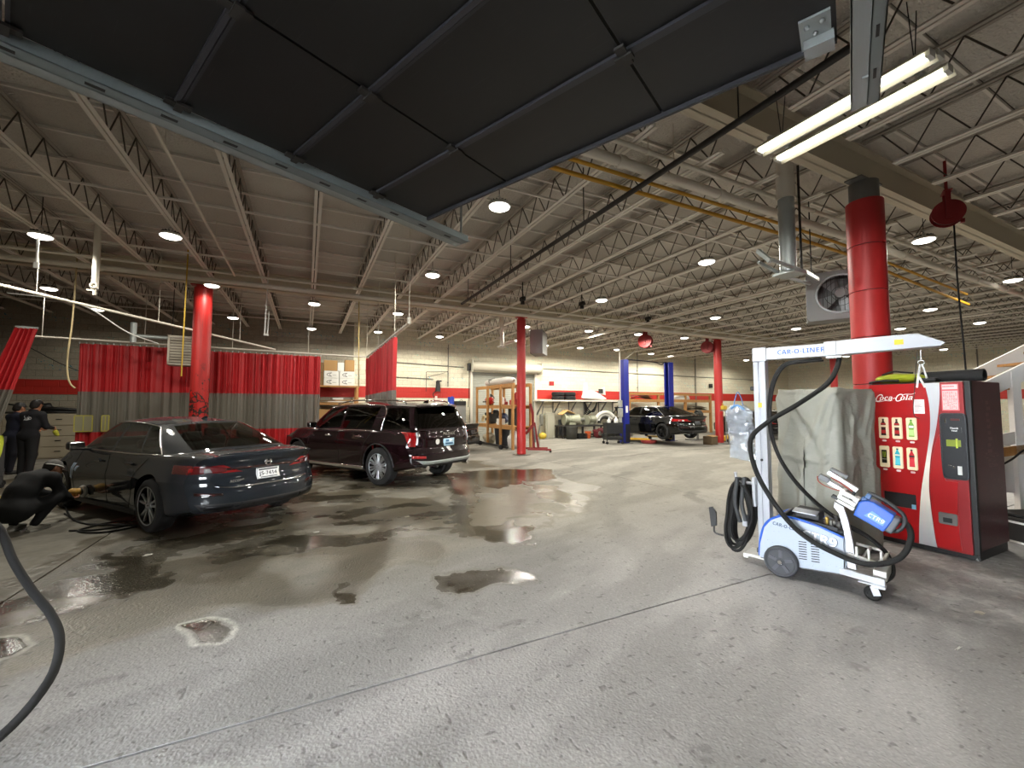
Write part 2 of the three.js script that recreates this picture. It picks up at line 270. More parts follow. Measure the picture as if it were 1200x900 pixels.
// ---- ceiling: planks on thin tees, steel joists on girders
M.plank = [0, 1, 2].map((k) => std([0xc2bdb4, 0xb8b3aa, 0xccc7be][k], 0.95, 0, { bumpMap: dataTex(128, 128, (x, y, o) => { o[0] = o[1] = o[2] = 255 * fbm(x / 5 + k * 40, y / 3, 3); }), bumpScale: 0.02 }));
M.joist = std(0xe2ddd4, 0.6, 0.1); M.joistShaded = std(0x9a9388, 0.6, 0.1); M.web = std(0x4d463d, 0.6, 0.1); M.girder = std(0xc2b8a2, 0.6);  // light from below painted in: pale bottom chords, darker top chords
{
  const ceiling = structGroup('ceiling'), R = rng(5);
  mesh('roof_skin', box(52, 0.12, 34, 7, HALL.deck + 0.16, -4), std(0x2b2926, 0.9), ceiling);
  const PW = 0.8, PL = 2.18, planks = [];
  for (let v = -7.9; v < 18.8; v += PW) for (let u = -13; u < 32.4; u += PL) {
    const cu = u + PL / 2, cv = v + PW / 2; if (cv < -0.909 / 0.418 * (cu + 2.14) + 2.44 - 2.2) continue;
    const f = cu * 0.4415 + cv * 0.897, x = cu * 0.897 - cv * 0.4415; planks.push([cu, cv, f > 1 && Math.abs(x) < f * 1.3 + 1 ? Math.hypot(cu, cv) : 900 + cu]);
  }
  planks.sort((a, b) => a[2] - b[2]);
  const geo = boxUV(box(PL - 0.012, 0.06, PW - 0.05), 0.6), rest = [];
  planks.forEach(([u, v], i) => {
    const y = HALL.deck + 0.03 + (R() - 0.5) * 0.008;
    if (i < 300) { const m = mesh('plank', geo, M.plank[Math.floor(R() * 3)], ceiling); m.position.set(u, y, -v); } else rest.push(geo.clone().translate(u, y, -v));
  });
  mesh('far_planks', rest, M.plank[0], ceiling).userData.kind = 'stuff';
  const tees = []; for (let v = -7.9; v < 19; v += PW) tees.push(box(45.4, 0.045, 0.03, 9.7, HALL.deck - 0.012, -v));
  for (const t of tees) mesh('tee_rail', t, M.joist, ceiling);
  // joists
  const spans = [[-7.9, 2.78], [2.98, 12.48], [12.68, 18.88]].map(([a, b]) => {
    const L = b - a, lo = HALL.joist + 0.02, hi = 5.13, n = Math.round(L / 0.56), web = [], w = [];
    for (let k = 0; k < n; k++) { const z0 = -(k / n) * L * 0.96 - L * 0.02, z1 = -((k + 0.5) / n) * L * 0.96 - L * 0.02, z2 = -((k + 1) / n) * L * 0.96 - L * 0.02; w.push(bar(V3(0, hi, z0), V3(0, lo, z1), 0.009, 5), bar(V3(0, lo, z1), V3(0, hi, z2), 0.009, 5)); }
    const chord = (y, l) => merge([box(0.045, 0.006, l, -0.032, y, -L / 2), box(0.006, 0.045, l, -0.012, y + 0.02, -L / 2), box(0.045, 0.006, l, 0.032, y, -L / 2), box(0.006, 0.045, l, 0.012, y + 0.02, -L / 2)]);
    return { a, bottom: chord(lo - 0.02, L * 0.94), top: chord(hi, L), web: merge(w) };
  });
  for (const s of spans) for (let k = -12; k < 30; k++) {
    const u = 0.08 + 1.09 * k; if (u > 32.3 || s.a + 9 < -0.909 / 0.418 * (u + 2.14) + 2.44 && s.a < 0) continue;
    const j = new THREE.Group(); j.name = 'joist_' + String(ceiling.children.length).padStart(3, '0'); j.position.set(u, 0, -s.a); ceiling.add(j);
    mesh('bottom_chord', s.bottom, M.joist, j); mesh('top_chord', s.top, M.joistShaded, j); mesh('web', s.web, M.web, j);
  }
  for (const v of [-3, 5.2, 7.7, 10.3, 14.7, 16.8]) { mesh('bridging_rod', box(45, 0.03, 0.03, 9.7, HALL.joist + 0.03, -v), M.joist, ceiling); mesh('bridging_rod', box(45, 0.03, 0.03, 9.7, 5.1, -v - 0.2), M.joist, ceiling); }
  for (const v of [2.88, 12.58]) mesh('girder', [box(45.4, 0.02, 0.2, 9.7, HALL.girder + 0.01, -v), box(45.4, 0.02, 0.2, 9.7, 5.1, -v), box(45.4, 0.45, 0.012, 9.7, 4.885, -v)], M.girder, ceiling);
}
// ---- columns
const colTex = (seed) => dataTex(256, 512, (x, y, o) => {
  const n = fbm(x / 22 + seed, y / 14, 4), w = sm(0.50, 0.56, n) * sm(230, 200, y) * sm(120, 150, y) + sm(0.66, 0.7, n) * sm(330, 200, y), c = fbm(x / 60, y / 90 + seed, 3), s = sm(0.62, 0.72, fbm(x / 5 + seed, y / 40, 3));
  o[0] = lerp(178 + 30 * (c - 0.5), 40, w) - 20 * s; o[1] = lerp(36 + 16 * (c - 0.5), 28, w); o[2] = lerp(34 + 14 * (c - 0.5), 24, w);
}, true);
M.colRed = std(0xffffff, 0.45, 0, { map: colTex(3) });
M.colPlain = std(0xa51d1b, 0.45, 0, { bumpMap: blockBump, bumpScale: 0.002 });
M.colWrap = std(0xa8201f, 0.5, 0, {});
M.greySteel = std(0x6d6c68, 0.5, 0.5);
function column(n, u, v, r, wrapTop, wrapped) {
  const c = structGroup('column'); c.position.set(u, 0, -v);
  mesh('base_plate', [rbox(r * 3, 0.02, r * 3, 0.004, 0, 0.01, 0)], M.greySteel, c);
  mesh('shaft', [cyl(r * 0.8, r * 0.8, HALL.girder - 0.02, 0, HALL.girder / 2 - 0.01, 0, 28), box(r * 2.6, 0.02, 0.2, 0, HALL.girder - 0.012, 0)], wrapped ? M.greySteel : M.colRed, c);
  if (wrapped) {
    const seg = wrapped; let y = 0.04;
    for (const h of seg) { mesh('wrap_sleeve', lathe([[r - 0.008, y + 0.002], [r, y + 0.008], [r, y + h - 0.014], [r - 0.008, y + h - 0.006]], 40), n === 0 ? M.colWrap : M.colRed, c); y += h; }
  } else mesh('paint_sleeve', cyl(r, r, wrapTop, 0, wrapTop / 2 + 0.03, 0, 32), n === 1 ? M.colRed : M.colPlain, c);
  return c;
}
column(0, 6.74, 2.84, 0.205, 0, [0.62, 0.62, 0.62, 0.62, 0.62, 0.62, 0.62]);
column(1, -2.4, 12.7, 0.195, 4.55);
column(2, 6.5, 12.5, 0.15, 4.55);
column(3, 16.6, 12.7, 0.17, 4.55);
column(4, 25.4, 12.4, 0.16, 4.55);
column(5, 15.9, 2.9, 0.17, 4.55);
// ================================================================ LAMPS
M.lens = std(0x222222, 0.4, 0, { emissive: new THREE.Color(1, 0.95, 0.84), emissiveIntensity: LAMP.glow });
M.lampBody = std(0x2c2c2e, 0.5, 0.6); M.zinc = std(0xa2a8a7, 0.45, 0.5); M.white = std(0xd8d8d4, 0.5); M.black = std(0x141414, 0.5); M.rubber = std(0x0c0c0c, 0.8);
M.darkPipe = std(0x2a2724, 0.6, 0.2); M.palePipe = std(0xcfc9bc, 0.55); M.yellowPipe = std(0xb98a1c, 0.5); M.rust = std(0x5a3a2a, 0.8);
{
  const head = merge([lathe([[0.03, 0.085], [0.06, 0.085], [0.09, 0.06], [0.165, 0.045], [0.172, 0.02], [0.165, 0.004], [0.15, 0.006]], 32), cyl(0.045, 0.045, 0.03, 0, 0.095, 0)]);
  const fins = merge([...Array(16)].map((_, k) => { const a = k / 16 * Math.PI * 2; return box(0.06, 0.035, 0.004, Math.cos(a) * 0.1, 0.07, Math.sin(a) * 0.1, -a); }));
  const lens = lathe([[0, -0.038], [0.06, -0.034], [0.11, -0.022], [0.145, -0.004], [0.152, 0.01]], 32), hook = merge([new THREE.TorusGeometry(0.03, 0.005, 6, 16).translate(0, 0.135, 0), bar(V3(0, 0.16, 0), V3(0, 0.2, 0), 0.006)]), cord = bar(V3(0, 0.19, 0), V3(0, 0.702, 0), 0.006, 6);
    const L = [[2.46, 5.42, 'round high bay lamp just past the corner of the open black door'], [-2.17, 8.87, 'glaring round high bay lamp above the sedan and in front of the left red column'], [-4.17, 9.85, 'round high bay lamp above the white rod near the left edge'], [2.44, 8.97, 'round high bay lamp over the floor just in front of the burgundy car'], [7.19, 5.69, 'round high bay lamp nearest below the yellow gas pipes'], [7.2, 9.06, 'round high bay lamp in mid hall between the middle and far red columns'], [11.98, 9.21, 'round high bay lamp just above the head of the far red column'], [9.67, 3.24, 'round high bay lamp right of the wrapped red column, below its red reel'], [16.76, 5.56, 'round high bay lamp above the free end of the welder arm'], [20.97, 5.7, 'round high bay lamp at the right, above the black rolled mat'], [0.12, 13.0, 'round high bay lamp above the right end of the right half curtain'], [2.5, 13.2, 'round high bay lamp above the curtain drawn along the side of the bay'], [-5.8, 14.19, 'dim round high bay lamp above the swept aside curtain, the left of two'], [-5.71, 16.61, 'dim round high bay lamp behind the stout white pipe stub'], [-2.13, 12.1, 'round high bay lamp touching the top of the left red column'], [-2.25, 16.22, 'dim round high bay lamp behind the left red column, on its right'], [0.09, 17.2, 'dim round high bay lamp near the back wall above the wooden shelf unit'], [2.43, 16.81, 'round high bay lamp near the back wall left of the side curtain'], [4.9, 16.8, 'round high bay lamp near the back wall right of the side curtain'], [7.1, 13.3, 'round high bay lamp beside the head of the middle red column'], [8.27, 16.21, 'round high bay lamp just left of the middle red column, behind the white vent pipe'], [9.7, 13.0, 'round high bay lamp right of the far grey unit heater, nearer one'], [10.14, 17, 'round high bay lamp near the back wall just right of the middle red column'], [12.08, 16.9, 'round high bay lamp near the back wall above the white fender'], [14.15, 16.6, 'round high bay lamp near the back wall above the left post of the blue lift'], [11.92, 12.7, 'round high bay lamp beside the red reel above the lift'], [16.92, 17.06, 'round high bay lamp behind the lift, above its right post'], [18.77, 17.4, 'round high bay lamp near the back wall right of the lift'], [16.37, 9.17, 'round high bay lamp above the welder lettering'], [19.87, 7.45, 'round high bay lamp hidden close over the welder arm'], [14.3, 12.5, 'round high bay lamp between the two distant red reels'], [21.5, 13, 'distant round high bay lamp right of the far red column'], [24.2, 9.2, 'distant round high bay lamp seen just under the welder arm'], [24.6, 16.8, 'distant round high bay lamp close to the back wall left of the white post'], [28, 13, 'distant round high bay lamp over the top of the grey cover'], [29, 9.2, 'distant round high bay lamp above the yellow green case'], [12.0, 5.6, 'round high bay lamp left of the wrapped red column, behind the unit heater'], [14.6, 3.4, 'round high bay lamp at the right edge, higher than the other right hand ones']];
  for (const [u, v, label] of L) {
    const t = thing('high_bay_lamp', label, 'lamp', [u, 4.52, v]);
    mesh('housing', head, M.white, t); mesh('heat_fins', fins, M.lampBody, t); mesh('lens', lens, M.lens, t); mesh('hook', hook, M.zinc, t); mesh('cord', cord, M.darkPipe, t);
    const s = new THREE.SpotLight(LAMP.color, LAMP.candela * (v > 11 && u < 1 ? 0.22 : v > 15.5 ? 1.12 : 1), 0, 1.53, 0.25, 2); s.position.set(0, -0.045, 0); s.shadow.radius = 6; s.target.position.set(0, -2, 0); s.name = 'lamp_light'; t.add(s, s.target);
  }
}
{ // fluorescent fixture with two reflector troughs, hung on chains, running along v
  const t = thing('fluorescent_fixture', 'twin trough fluorescent light fixture glowing above the open door end', 'light fixture', [4.13, 4.1, 1.88], [0, 1]);
  const L = 1.3;
  for (const z of [-0.15, 0.15]) {
    mesh('reflector', [beam(V3(-L / 2, 0.075, z), V3(L / 2, 0.075, z), 0.09, 0.006), box(L, 0.006, 0.075, 0, 0.05, z - 0.07, 0, -0.75), box(L, 0.006, 0.075, 0, 0.05, z + 0.07, 0, 0.75)], std(0xe8e4d2, 0.35), t);
    for (const dz of [-0.026, 0.026]) mesh('tube', [new THREE.CylinderGeometry(0.013, 0.013, L - 0.06, 12).rotateZ(Math.PI / 2).translate(0, 0.04, z + dz)], std(0x222222, 0.4, 0, { emissive: new THREE.Color(1, 0.95, 0.78), emissiveIntensity: LAMP.glow * 0.8 }), t);
    for (const s of [-1, 1]) mesh('socket', box(0.03, 0.06, 0.09, s * (L / 2 - 0.015), 0.05, z), M.white, t);
  }
  mesh('spine', [box(L, 0.05, 0.1, 0, 0.1, 0), box(0.04, 0.03, 0.4, -0.5, 0.09, 0), box(0.04, 0.03, 0.4, 0.5, 0.09, 0)], M.white, t);
  for (const x of [-0.5, 0.5]) mesh('hanger', [bar(V3(x, 0.12, 0), V3(x, 0.6, 0.08), 0.004, 5), bar(V3(x, 0.12, 0), V3(x, 0.6, -0.08), 0.004, 5)], M.darkPipe, t);
  const r = new THREE.RectAreaLight(new THREE.Color(1, 0.95, 0.82), LAMP.tube, L, 0.4); r.position.set(0, 0.0, 0); r.rotation.x = -Math.PI / 2; r.name = 'tube_light'; t.add(r);
}
// ================================================================ THE OPEN OVERHEAD DOOR
const DP = (s, t, y) => V3(-2.14 + 0.909 * s + 0.418 * t, y, -(2.44 + 0.418 * s - 0.909 * t));
{
  const door = structGroup('door_1'), y = 3.42, edges = [0.2, 0.86, 1.52, 2.19, 2.855, 3.41], T0 = 0.05, T1 = 3.12;
  const pt = dataTex(256, 256, (x, yy, o) => { const n = fbm(x / 40, yy / 40, 4), s = noise(x / 2, yy / 60) > 0.93 ? 26 : 0; o[0] = 6 + 12 * n + s * n; o[1] = 6 + 12 * n + s * n; o[2] = 7 + 12 * n + s * n; }, true);
  M.doorPanel = std(0xffffff, 0.5, 0, { map: pt }); M.doorRail = std(0x35353a, 0.45, 0.3);
  const quad = (s0, s1, t0, t1, y0, th) => { const g = box(s1 - s0, th, t1 - t0, 0, 0, 0); g.rotateY(Math.atan2(0.418, 0.909)); const c = DP((s0 + s1) / 2, (t0 + t1) / 2, y0); return g.translate(c.x, c.y, c.z); };
  for (let i = 0; i < 5; i++) for (const [a, b] of [[T0, 1.03], [1.045, 2.27], [2.285, T1]]) {
    mesh('panel', [quad(edges[i] + 0.006, edges[i + 1] - 0.006, a, b, y, 0.045)], M.doorPanel, door);
  }
  for (let i = 1; i < 5; i++) { mesh('section_rail', [quad(edges[i] - 0.03, edges[i] - 0.004, T0, T1, y - 0.03, 0.02), quad(edges[i] + 0.004, edges[i] + 0.02, T0, T1, y - 0.026, 0.012)], M.doorRail, door); }
  mesh('bottom_rail', [quad(3.405, 3.425, T0, T1, y - 0.012, 0.075)], M.doorRail, door);
  for (let i = 1; i < 5; i++) for (const t of [0.09, 1.037, 2.277, 3.07]) mesh('hinge', [quad(edges[i] - 0.07, edges[i] + 0.06, t - 0.025, t + 0.025, y - 0.038, 0.016), quad(edges[i] - 0.02, edges[i] + 0.02, t - 0.045, t + 0.045, y - 0.05, 0.014)], M.darkPipe, door);
  mesh('corner_bracket', [quad(3.2, 3.4, 2.98, 3.1, y - 0.03, 0.012), quad(3.33, 3.42, 2.99, 3.11, y - 0.055, 0.05)], M.zinc, door);
  mesh('bolt', [[3.24, 3.01], [3.24, 3.07], [3.3, 3.04]].map(([s, t]) => { const c = DP(s, t, y - 0.045); return sph(0.012, c.x, c.y, c.z, 8, 6); }), M.zinc, door);
  const track = (name, label, t, w, s1) => {
    const g = thing(name, label, 'door track', [0, 0, 0]); const b = (s0, s, ta, tb, y0, y1) => { const q = quad(s0, s, ta, tb, (y0 + y1) / 2, y1 - y0); return q; };
    mesh('track_angle', [b(0.1, s1, t - w, t + w, y - 0.05, y - 0.044), b(0.1, s1, t - w, t - w + 0.006, y - 0.05, y + 0.03)], M.zinc, g);
    mesh('track_channel', [b(0.1, s1 - 0.05, t + w * 0.2, t + w * 1.1, y - 0.075, y - 0.069), b(0.1, s1 - 0.05, t + w * 1.02, t + w * 1.1, y - 0.075, y - 0.01), b(0.1, s1 - 0.05, t + w * 0.2, t + w * 0.28, y - 0.075, y - 0.03)], std(0x7c8484, 0.5, 0.4), g);
    for (let i = 1; i < 6; i++) mesh('roller', [quad(edges[i] - 0.02, edges[i] + 0.02, t - 0.03, t + 0.05, y - 0.03, 0.03)], M.greySteel, g);
    for (let k = 0; k < 11; k++) mesh('slot', b(0.5 + k * 0.32, 0.58 + k * 0.32, t + w * 0.5, t + w * 0.72, y - 0.0775, y - 0.0685), M.black, g);
    for (const s of [1.75, s1 - 0.3]) mesh('splice_plate', [b(s, s + 0.22, t - w * 0.2, t + w * 1.0, y - 0.062, y - 0.05)], M.zinc, g);
    return g;
  };
  track('door_track', 'galvanised steel track along the left edge of the open black door', -0.1, 0.115, 4.03);
  const rt = track('door_track', 'galvanised steel track hanging in front of the fluorescent fixture', 3.23, 0.06, 4.07);
  for (const [s, t] of [[3.9, 3.2], [3.95, -0.05]]) { const a = DP(s, t, y), m = mesh('hanger_strap', [bar(a, V3(a.x, 5.05, a.z), 0.012, 6)], M.zinc, t > 1 ? rt : scene.getObjectByName('door_track')); }
}
// ================================================================ PIPES AND HANGING SERVICES
const run = (name, label, cat, pts, r, mat, n = 10) => single(name, label, cat, tube(pts.map(([u, y, v]) => P(u, y, v)), r, pts.length === 2 ? 4 : 0, n), mat);
const pipe = (label, a, b, r, mat) => single('pipe', label, 'pipe', [bar(P(...a), P(...b), r, 14), ...[...Array(9)].map((_, i) => { const k = (i + 0.5) / 9; return new THREE.CylinderGeometry(r * 1.25, r * 1.25, r * 1.6, 14).applyQuaternion(new THREE.Quaternion().setFromUnitVectors(Y, P(...b).sub(P(...a)).normalize())).translate(lerp(a[0], b[0], k), lerp(a[1], b[1], k), -lerp(a[2], b[2], k)); }), ...[...Array(6)].map((_, i) => { const k = (i + 0.5) / 6; return bar(P(lerp(a[0], b[0], k), lerp(a[1], b[1], k), lerp(a[2], b[2], k)), P(lerp(a[0], b[0], k), 5.1, lerp(a[2], b[2], k)), 0.006, 5); })], mat);
pipe('thick pale sprinkler main crossing the hall in front of the middle columns', [-6, 4.55, 11.6], [30, 4.55, 11.9], 0.06, M.palePipe);
pipe('thinner pale pipe running just above the thick sprinkler main', [-6, 4.63, 11.15], [30, 4.63, 11.45], 0.03, M.palePipe);
pipe('thick grey pipe right of the pair of yellow gas pipes', [2.4, 4.5, 3.72], [18, 4.5, 3.72], 0.06, M.palePipe);
pipe('thin grey pipe behind the thick grey pipe near the galvanised flue', [2.7, 4.62, 3.575], [18, 4.62, 3.575], 0.03, M.palePipe);
run('gas_pipe', 'yellow gas pipe, the upper one of the yellow pair by the door', 'pipe', [[2.2, 4.55, 4.0], [8.5, 4.55, 4.0], [10.5, 4.5, 4.05], [14.4, 4.35, 4.1]], 0.025, M.yellowPipe);
run('gas_pipe', 'yellow gas pipe, the lower one of the yellow pair by the door', 'pipe', [[2.2, 4.46, 4.12], [9.5, 4.46, 4.12], [11, 4.4, 4.2], [15, 4.2, 4.25]], 0.028, M.yellowPipe);
single('track_pole', 'long dark steel pole hung below the joists beside the door', 'pole', [bar(P(3.66, 4.34, 1.5), P(3.63, 4.34, 10.4), 0.033, 10), bar(P(3.74, 4.38, 1.5), P(3.71, 4.38, 10.4), 0.017, 8), ...[2.5, 5, 7.5, 10].map((v) => bar(P(3.66, 4.34, v), P(3.66, 5.21, v), 0.008, 6))], M.darkPipe);
single('sprinkler_branch', 'long thin grey pipe along the joists left of the dark pole', 'pipe', [bar(P(-1.55, 4.6, 1), P(-1.55, 4.6, 11.2), 0.022), ...[3, 6, 9].map((v) => bar(P(-1.55, 4.6, v), P(-1.55, 5.1, v), 0.006, 6))], M.palePipe);
single('sprinkler_branch', 'thin grey branch pipe under the joists above the far black sedan', 'pipe', [bar(P(10, 4.36, 4.6), P(10, 4.36, 18.4), 0.03), ...[5, 8, 11, 14, 17].map((v) => bar(P(10, 4.36, v), P(10, 5.2, v), 0.006, 6))], M.palePipe);
single('sprinkler_branch', 'thin grey branch pipe under the joists at far right', 'pipe', [bar(P(18, 4.36, 4.6), P(18, 4.36, 18.4), 0.03), ...[5, 8, 11, 14, 17].map((v) => bar(P(18, 4.36, v), P(18, 5.2, v), 0.006, 6))], M.palePipe);
single('drop_pipe', 'stout white pipe stub hanging beside the left end of the thick main', 'pipe', [bar(P(-3.6, 5.05, 10.3), P(-3.6, 3.8, 10.3), 0.052, 14), bar(P(-3.6, 3.8, 10.3), P(-3.6, 3.68, 10.3), 0.028, 10), new THREE.TorusGeometry(0.045, 0.014, 8, 16).translate(-3.6, 3.85, -10.24), box(0.1, 0.03, 0.03, -3.66, 3.77, -10.3)], M.palePipe);
single('pole_light_rod', 'white rod hanging under the sprinkler main left of the red curtain', 'rod', [bar(P(-4.17, 4.5, 9.78), P(-4.17, 4.02, 9.78), 0.015), box(0.06, 0.1, 0.04, -4.17, 4.0, -9.78)], M.white);
single('power_drop', 'white double rod hanging from the ceiling over the right curtain half', 'rod', [bar(P(-0.95, 5.05, 12), P(-0.99, 3.42, 12), 0.014), bar(P(-0.91, 4.0, 12), P(-0.93, 3.42, 12), 0.014), box(0.1, 0.05, 0.05, -0.96, 3.41, -12)], M.white);
run('air_hose', 'straight yellow air hose hanging in front of the louvered heater', 'hose', [[-2.36, 5, 10.9], [-2.37, 3.6, 10.9], [-2.38, 2.35, 10.9], [-2.38, 2.25, 10.9]], 0.013, std(0xb8962a, 0.6));
run('air_hose', 'pale tan air hose hanging left of the red curtain', 'hose', [[-4.5, 5, 12], [-4.52, 3.4, 12], [-4.56, 2.5, 12], [-4.5, 2.1, 12], [-4.42, 2.0, 12]], 0.016, std(0xb5a47c, 0.6));
run('air_hose', 'straight tan hose hanging over the roof of the burgundy car', 'hose', [[1.4, 5, 13.8], [1.42, 3.4, 13.8], [1.44, 2.2, 13.8]], 0.016, std(0xb5a063, 0.6));
run('cable', 'white cable looping down from the diagonal rail at far left', 'cable', [[-5.6, 3.95, 12.2], [-4.9, 3.9, 12.1], [-4.3, 3.75, 12], [-3.7, 3.3, 12.3], [-3.3, 3.15, 12.9]], 0.014, M.white);
run('cable', 'thin black cable sagging in front of the red wall stripe at left', 'cable', [[-8, 3.5, 18.7], [-7.2, 3.0, 18.6], [-6.6, 2.72, 18.6], [-6.1, 2.55, 18.6]], 0.012, M.black);
single('curtain_rail', 'diagonal grey rail crossing in front of the red curtain top', 'rail', [bar(P(-4.9, 3.72, 10.2), P(-0.9, 3.33, 14.35), 0.028, 10), ...[0.1, 0.45, 0.8].map((k) => bar(P(lerp(-4.9, -0.9, k), lerp(3.72, 3.33, k), lerp(10.2, 14.35, k)), P(lerp(-4.9, -0.9, k), 5.1, lerp(10.2, 14.35, k)), 0.007, 6))], M.palePipe);
{ // galvanised flue and its hanger frame
  const t = thing('exhaust_flue', 'galvanised round flue pipe hanging left of the wrapped red column', 'flue', [5.94, 0, 3.4]);
  mesh('flue_pipe', [cyl(0.1, 0.1, 1.05, 0, 3.98, 0, 28), cyl(0.104, 0.104, 0.02, 0, 3.95, 0, 28), cyl(0.104, 0.104, 0.02, 0, 4.3, 0, 28)], M.zinc, t);
  mesh('flue_collar', [cyl(0.115, 0.115, 0.32, 0, 4.66, 0, 28), cyl(0.12, 0.09, 0.4, 0, 5.0, 0, 28)], M.palePipe, t);
  mesh('hanger_frame', [beam(V3(-0.55, 3.52, 0.1), V3(0.15, 3.45, 0.14), 0.03, 0.04), beam(V3(-0.5, 3.56, -0.1), V3(0.15, 3.45, -0.12), 0.03, 0.04), beam(V3(-0.55, 3.5, 0.1), V3(-0.5, 3.72, -0.1), 0.05, 0.05), beam(V3(0.15, 3.45, 0.14), V3(0.62, 3.43, 0.05), 0.03, 0.05), beam(V3(0.1, 3.45, -0.12), V3(0.7, 3.42, -0.1), 0.03, 0.04), box(0.28, 0.03, 0.3, 0.02, 3.44, 0)], M.zinc, t);
  mesh('threaded_rod', [bar(V3(0.28, 3.46, 0.02), V3(0.28, 5.05, 0.02), 0.016, 8)], M.darkPipe, t);
}
function fanHeater(label, u, y, v, heading, sc) {
  const t = thing('unit_heater', label, 'heater', [u, y, v], heading); t.scale.setScalar(sc);
  const out = rrect(0.95, 0.85, 0.06, -0.475, -0.425), hole = new THREE.Path(); hole.absarc(0, 0.02, 0.33, 0, Math.PI * 2, true); out.holes.push(hole);
  mesh('face_panel', new THREE.ExtrudeGeometry(out, { depth: 0.03, bevelEnabled: true, bevelSize: 0.01, bevelThickness: 0.01, bevelSegments: 2, curveSegments: 24 }).rotateY(Math.PI / 2).translate(0.2, 0, 0), M.greySteel, t);
  mesh('cabinet', [box(0.4, 0.03, 0.93, 0, 0.41, 0), box(0.4, 0.03, 0.93, 0, -0.41, 0), box(0.4, 0.83, 0.02, 0, 0, 0.46), box(0.4, 0.83, 0.02, 0, 0, -0.46), box(0.02, 0.83, 0.93, -0.2, 0, 0)], M.greySteel, t);
  mesh('fan_ring', new THREE.TorusGeometry(0.335, 0.02, 10, 40).rotateY(Math.PI / 2).translate(0.24, 0.02, 0), M.zinc, t);
  const blade = (a) => { const g = grid(6, 4, (p, q) => { const r = 0.06 + 0.24 * p, w = (q - 0.5) * (0.1 + 0.16 * p); return V3(0.1 + w * 0.45, r, w); }); return g.rotateX(a).translate(0, 0.02, 0); };
  for (let k = 0; k < 4; k++) mesh('fan_blade', blade(k * Math.PI / 2 + 0.5), std(0xa8aaa8, 0.35, 0.6, { side: THREE.DoubleSide }), t);
  mesh('motor', new THREE.CylinderGeometry(0.075, 0.075, 0.16, 20).rotateZ(Math.PI / 2).translate(0.2, 0.02, 0), M.greySteel, t);
  const guard = []; for (let k = -5; k <= 5; k++) { const h = Math.sqrt(Math.max(0, 0.33 ** 2 - (k * 0.06) ** 2)); guard.push(bar(V3(0.245, 0.02 - h, k * 0.06), V3(0.245, 0.02 + h, k * 0.06), 0.004, 5)); } for (const r of [0.12, 0.22]) guard.push(new THREE.TorusGeometry(r, 0.004, 5, 32).rotateY(Math.PI / 2).translate(0.25, 0.02, 0));
  mesh('guard', guard, M.darkPipe, t);
  mesh('hanger_rod', [bar(V3(0, 0.42, 0.38), V3(0, 1.9, 0.38), 0.01), bar(V3(0, 0.42, -0.38), V3(0, 1.9, -0.38), 0.01)], M.darkPipe, t);
  return t;
}
fanHeater('grey unit heater with round fan guard behind the wrapped red column', 7.5, 3.33, 3.55, [-0.85, -0.5], 0.88);
fanHeater('far grey unit heater hanging right of the middle red column', 7.55, 3.92, 13.1, [-0.75, 0.65], 1.0);
single('vent_pipe', 'white round vent pipe hanging left of the middle red column', 'pipe', [bar(P(6.1, 5.23, 13.2), P(6.1, 3.7, 13.2), 0.07, 16), bar(P(6.1, 3.8, 13.2), P(6.5, 3.95, 13.1), 0.04, 10), box(0.24, 0.04, 0.24, 6.1, 3.72, -13.2)], M.palePipe);
{ // louvered heater in front of the curtain
  const t = thing('louvered_heater', 'beige louvered gas heater hung beside the left red column', 'heater', [-2.9, 2.66, 13.3], [0.15, -1]);
  mesh('cabinet', [rbox(0.5, 0.74, 0.6, 0.015, -0.2, 0.38, 0)], std(0x9b968a, 0.55), t);
  mesh('front_frame', [box(0.03, 0.04, 0.6, 0.06, 0.03, 0), box(0.03, 0.06, 0.6, 0.06, 0.73, 0), box(0.03, 0.74, 0.04, 0.06, 0.38, 0.28), box(0.03, 0.74, 0.04, 0.06, 0.38, -0.28)], std(0xaaa497, 0.5), t);
  for (let k = 0; k < 9; k++) mesh('louver', box(0.07, 0.012, 0.5, 0.06, 0.1 + k * 0.07, 0, 0, 0, -0.6), std(0xb4ad9f, 0.45), t);
  mesh('flue_elbow', [bar(V3(-0.3, 0.72, 0.2), V3(-0.3, 0.72, 0.95), 0.05, 14), bar(V3(-0.3, 0.55, 1.0), V3(-0.3, 1.05, 1.0), 0.06, 14)], M.zinc, t);
  mesh('hanger_rod', [bar(V3(-0.35, 0.74, 0.25), V3(-0.35, 2.4, 0.25), 0.01), bar(V3(-0.35, 0.74, -0.25), V3(-0.35, 2.4, -0.25), 0.01)], M.darkPipe, t);
}
const reelMat = std(0x7d1516, 0.5, 0.2);
function reel(label, u, y, v, s) {
  const t = thing('hose_reel', label, 'hose reel', [u, y, v], [0.5, -1]); t.scale.setScalar(s);
  mesh('drum_flange', [new THREE.CylinderGeometry(0.19, 0.19, 0.012, 28).rotateX(Math.PI / 2).translate(0, 0, 0.07), new THREE.CylinderGeometry(0.19, 0.19, 0.012, 28).rotateX(Math.PI / 2).translate(0, 0, -0.07)], reelMat, t);
  mesh('coiled_hose', [0.1, 0.125, 0.15].flatMap((r) => [-0.04, -0.013, 0.014, 0.041].map((z) => new THREE.TorusGeometry(r, 0.013, 6, 28).translate(0, 0, z))), M.rubber, t);
  mesh('mount_arm', [box(0.06, 0.42, 0.015, 0, 0.12, 0.095), box(0.06, 0.42, 0.015, 0, 0.12, -0.095), box(0.1, 0.02, 0.24, 0, 0.33, 0), box(0.05, 0.06, 0.05, 0.15, -0.15, 0), bar(V3(0, 0.33, 0), V3(0, (5.22 - y) / s, 0), 0.02)], reelMat, t);
  return t;
}
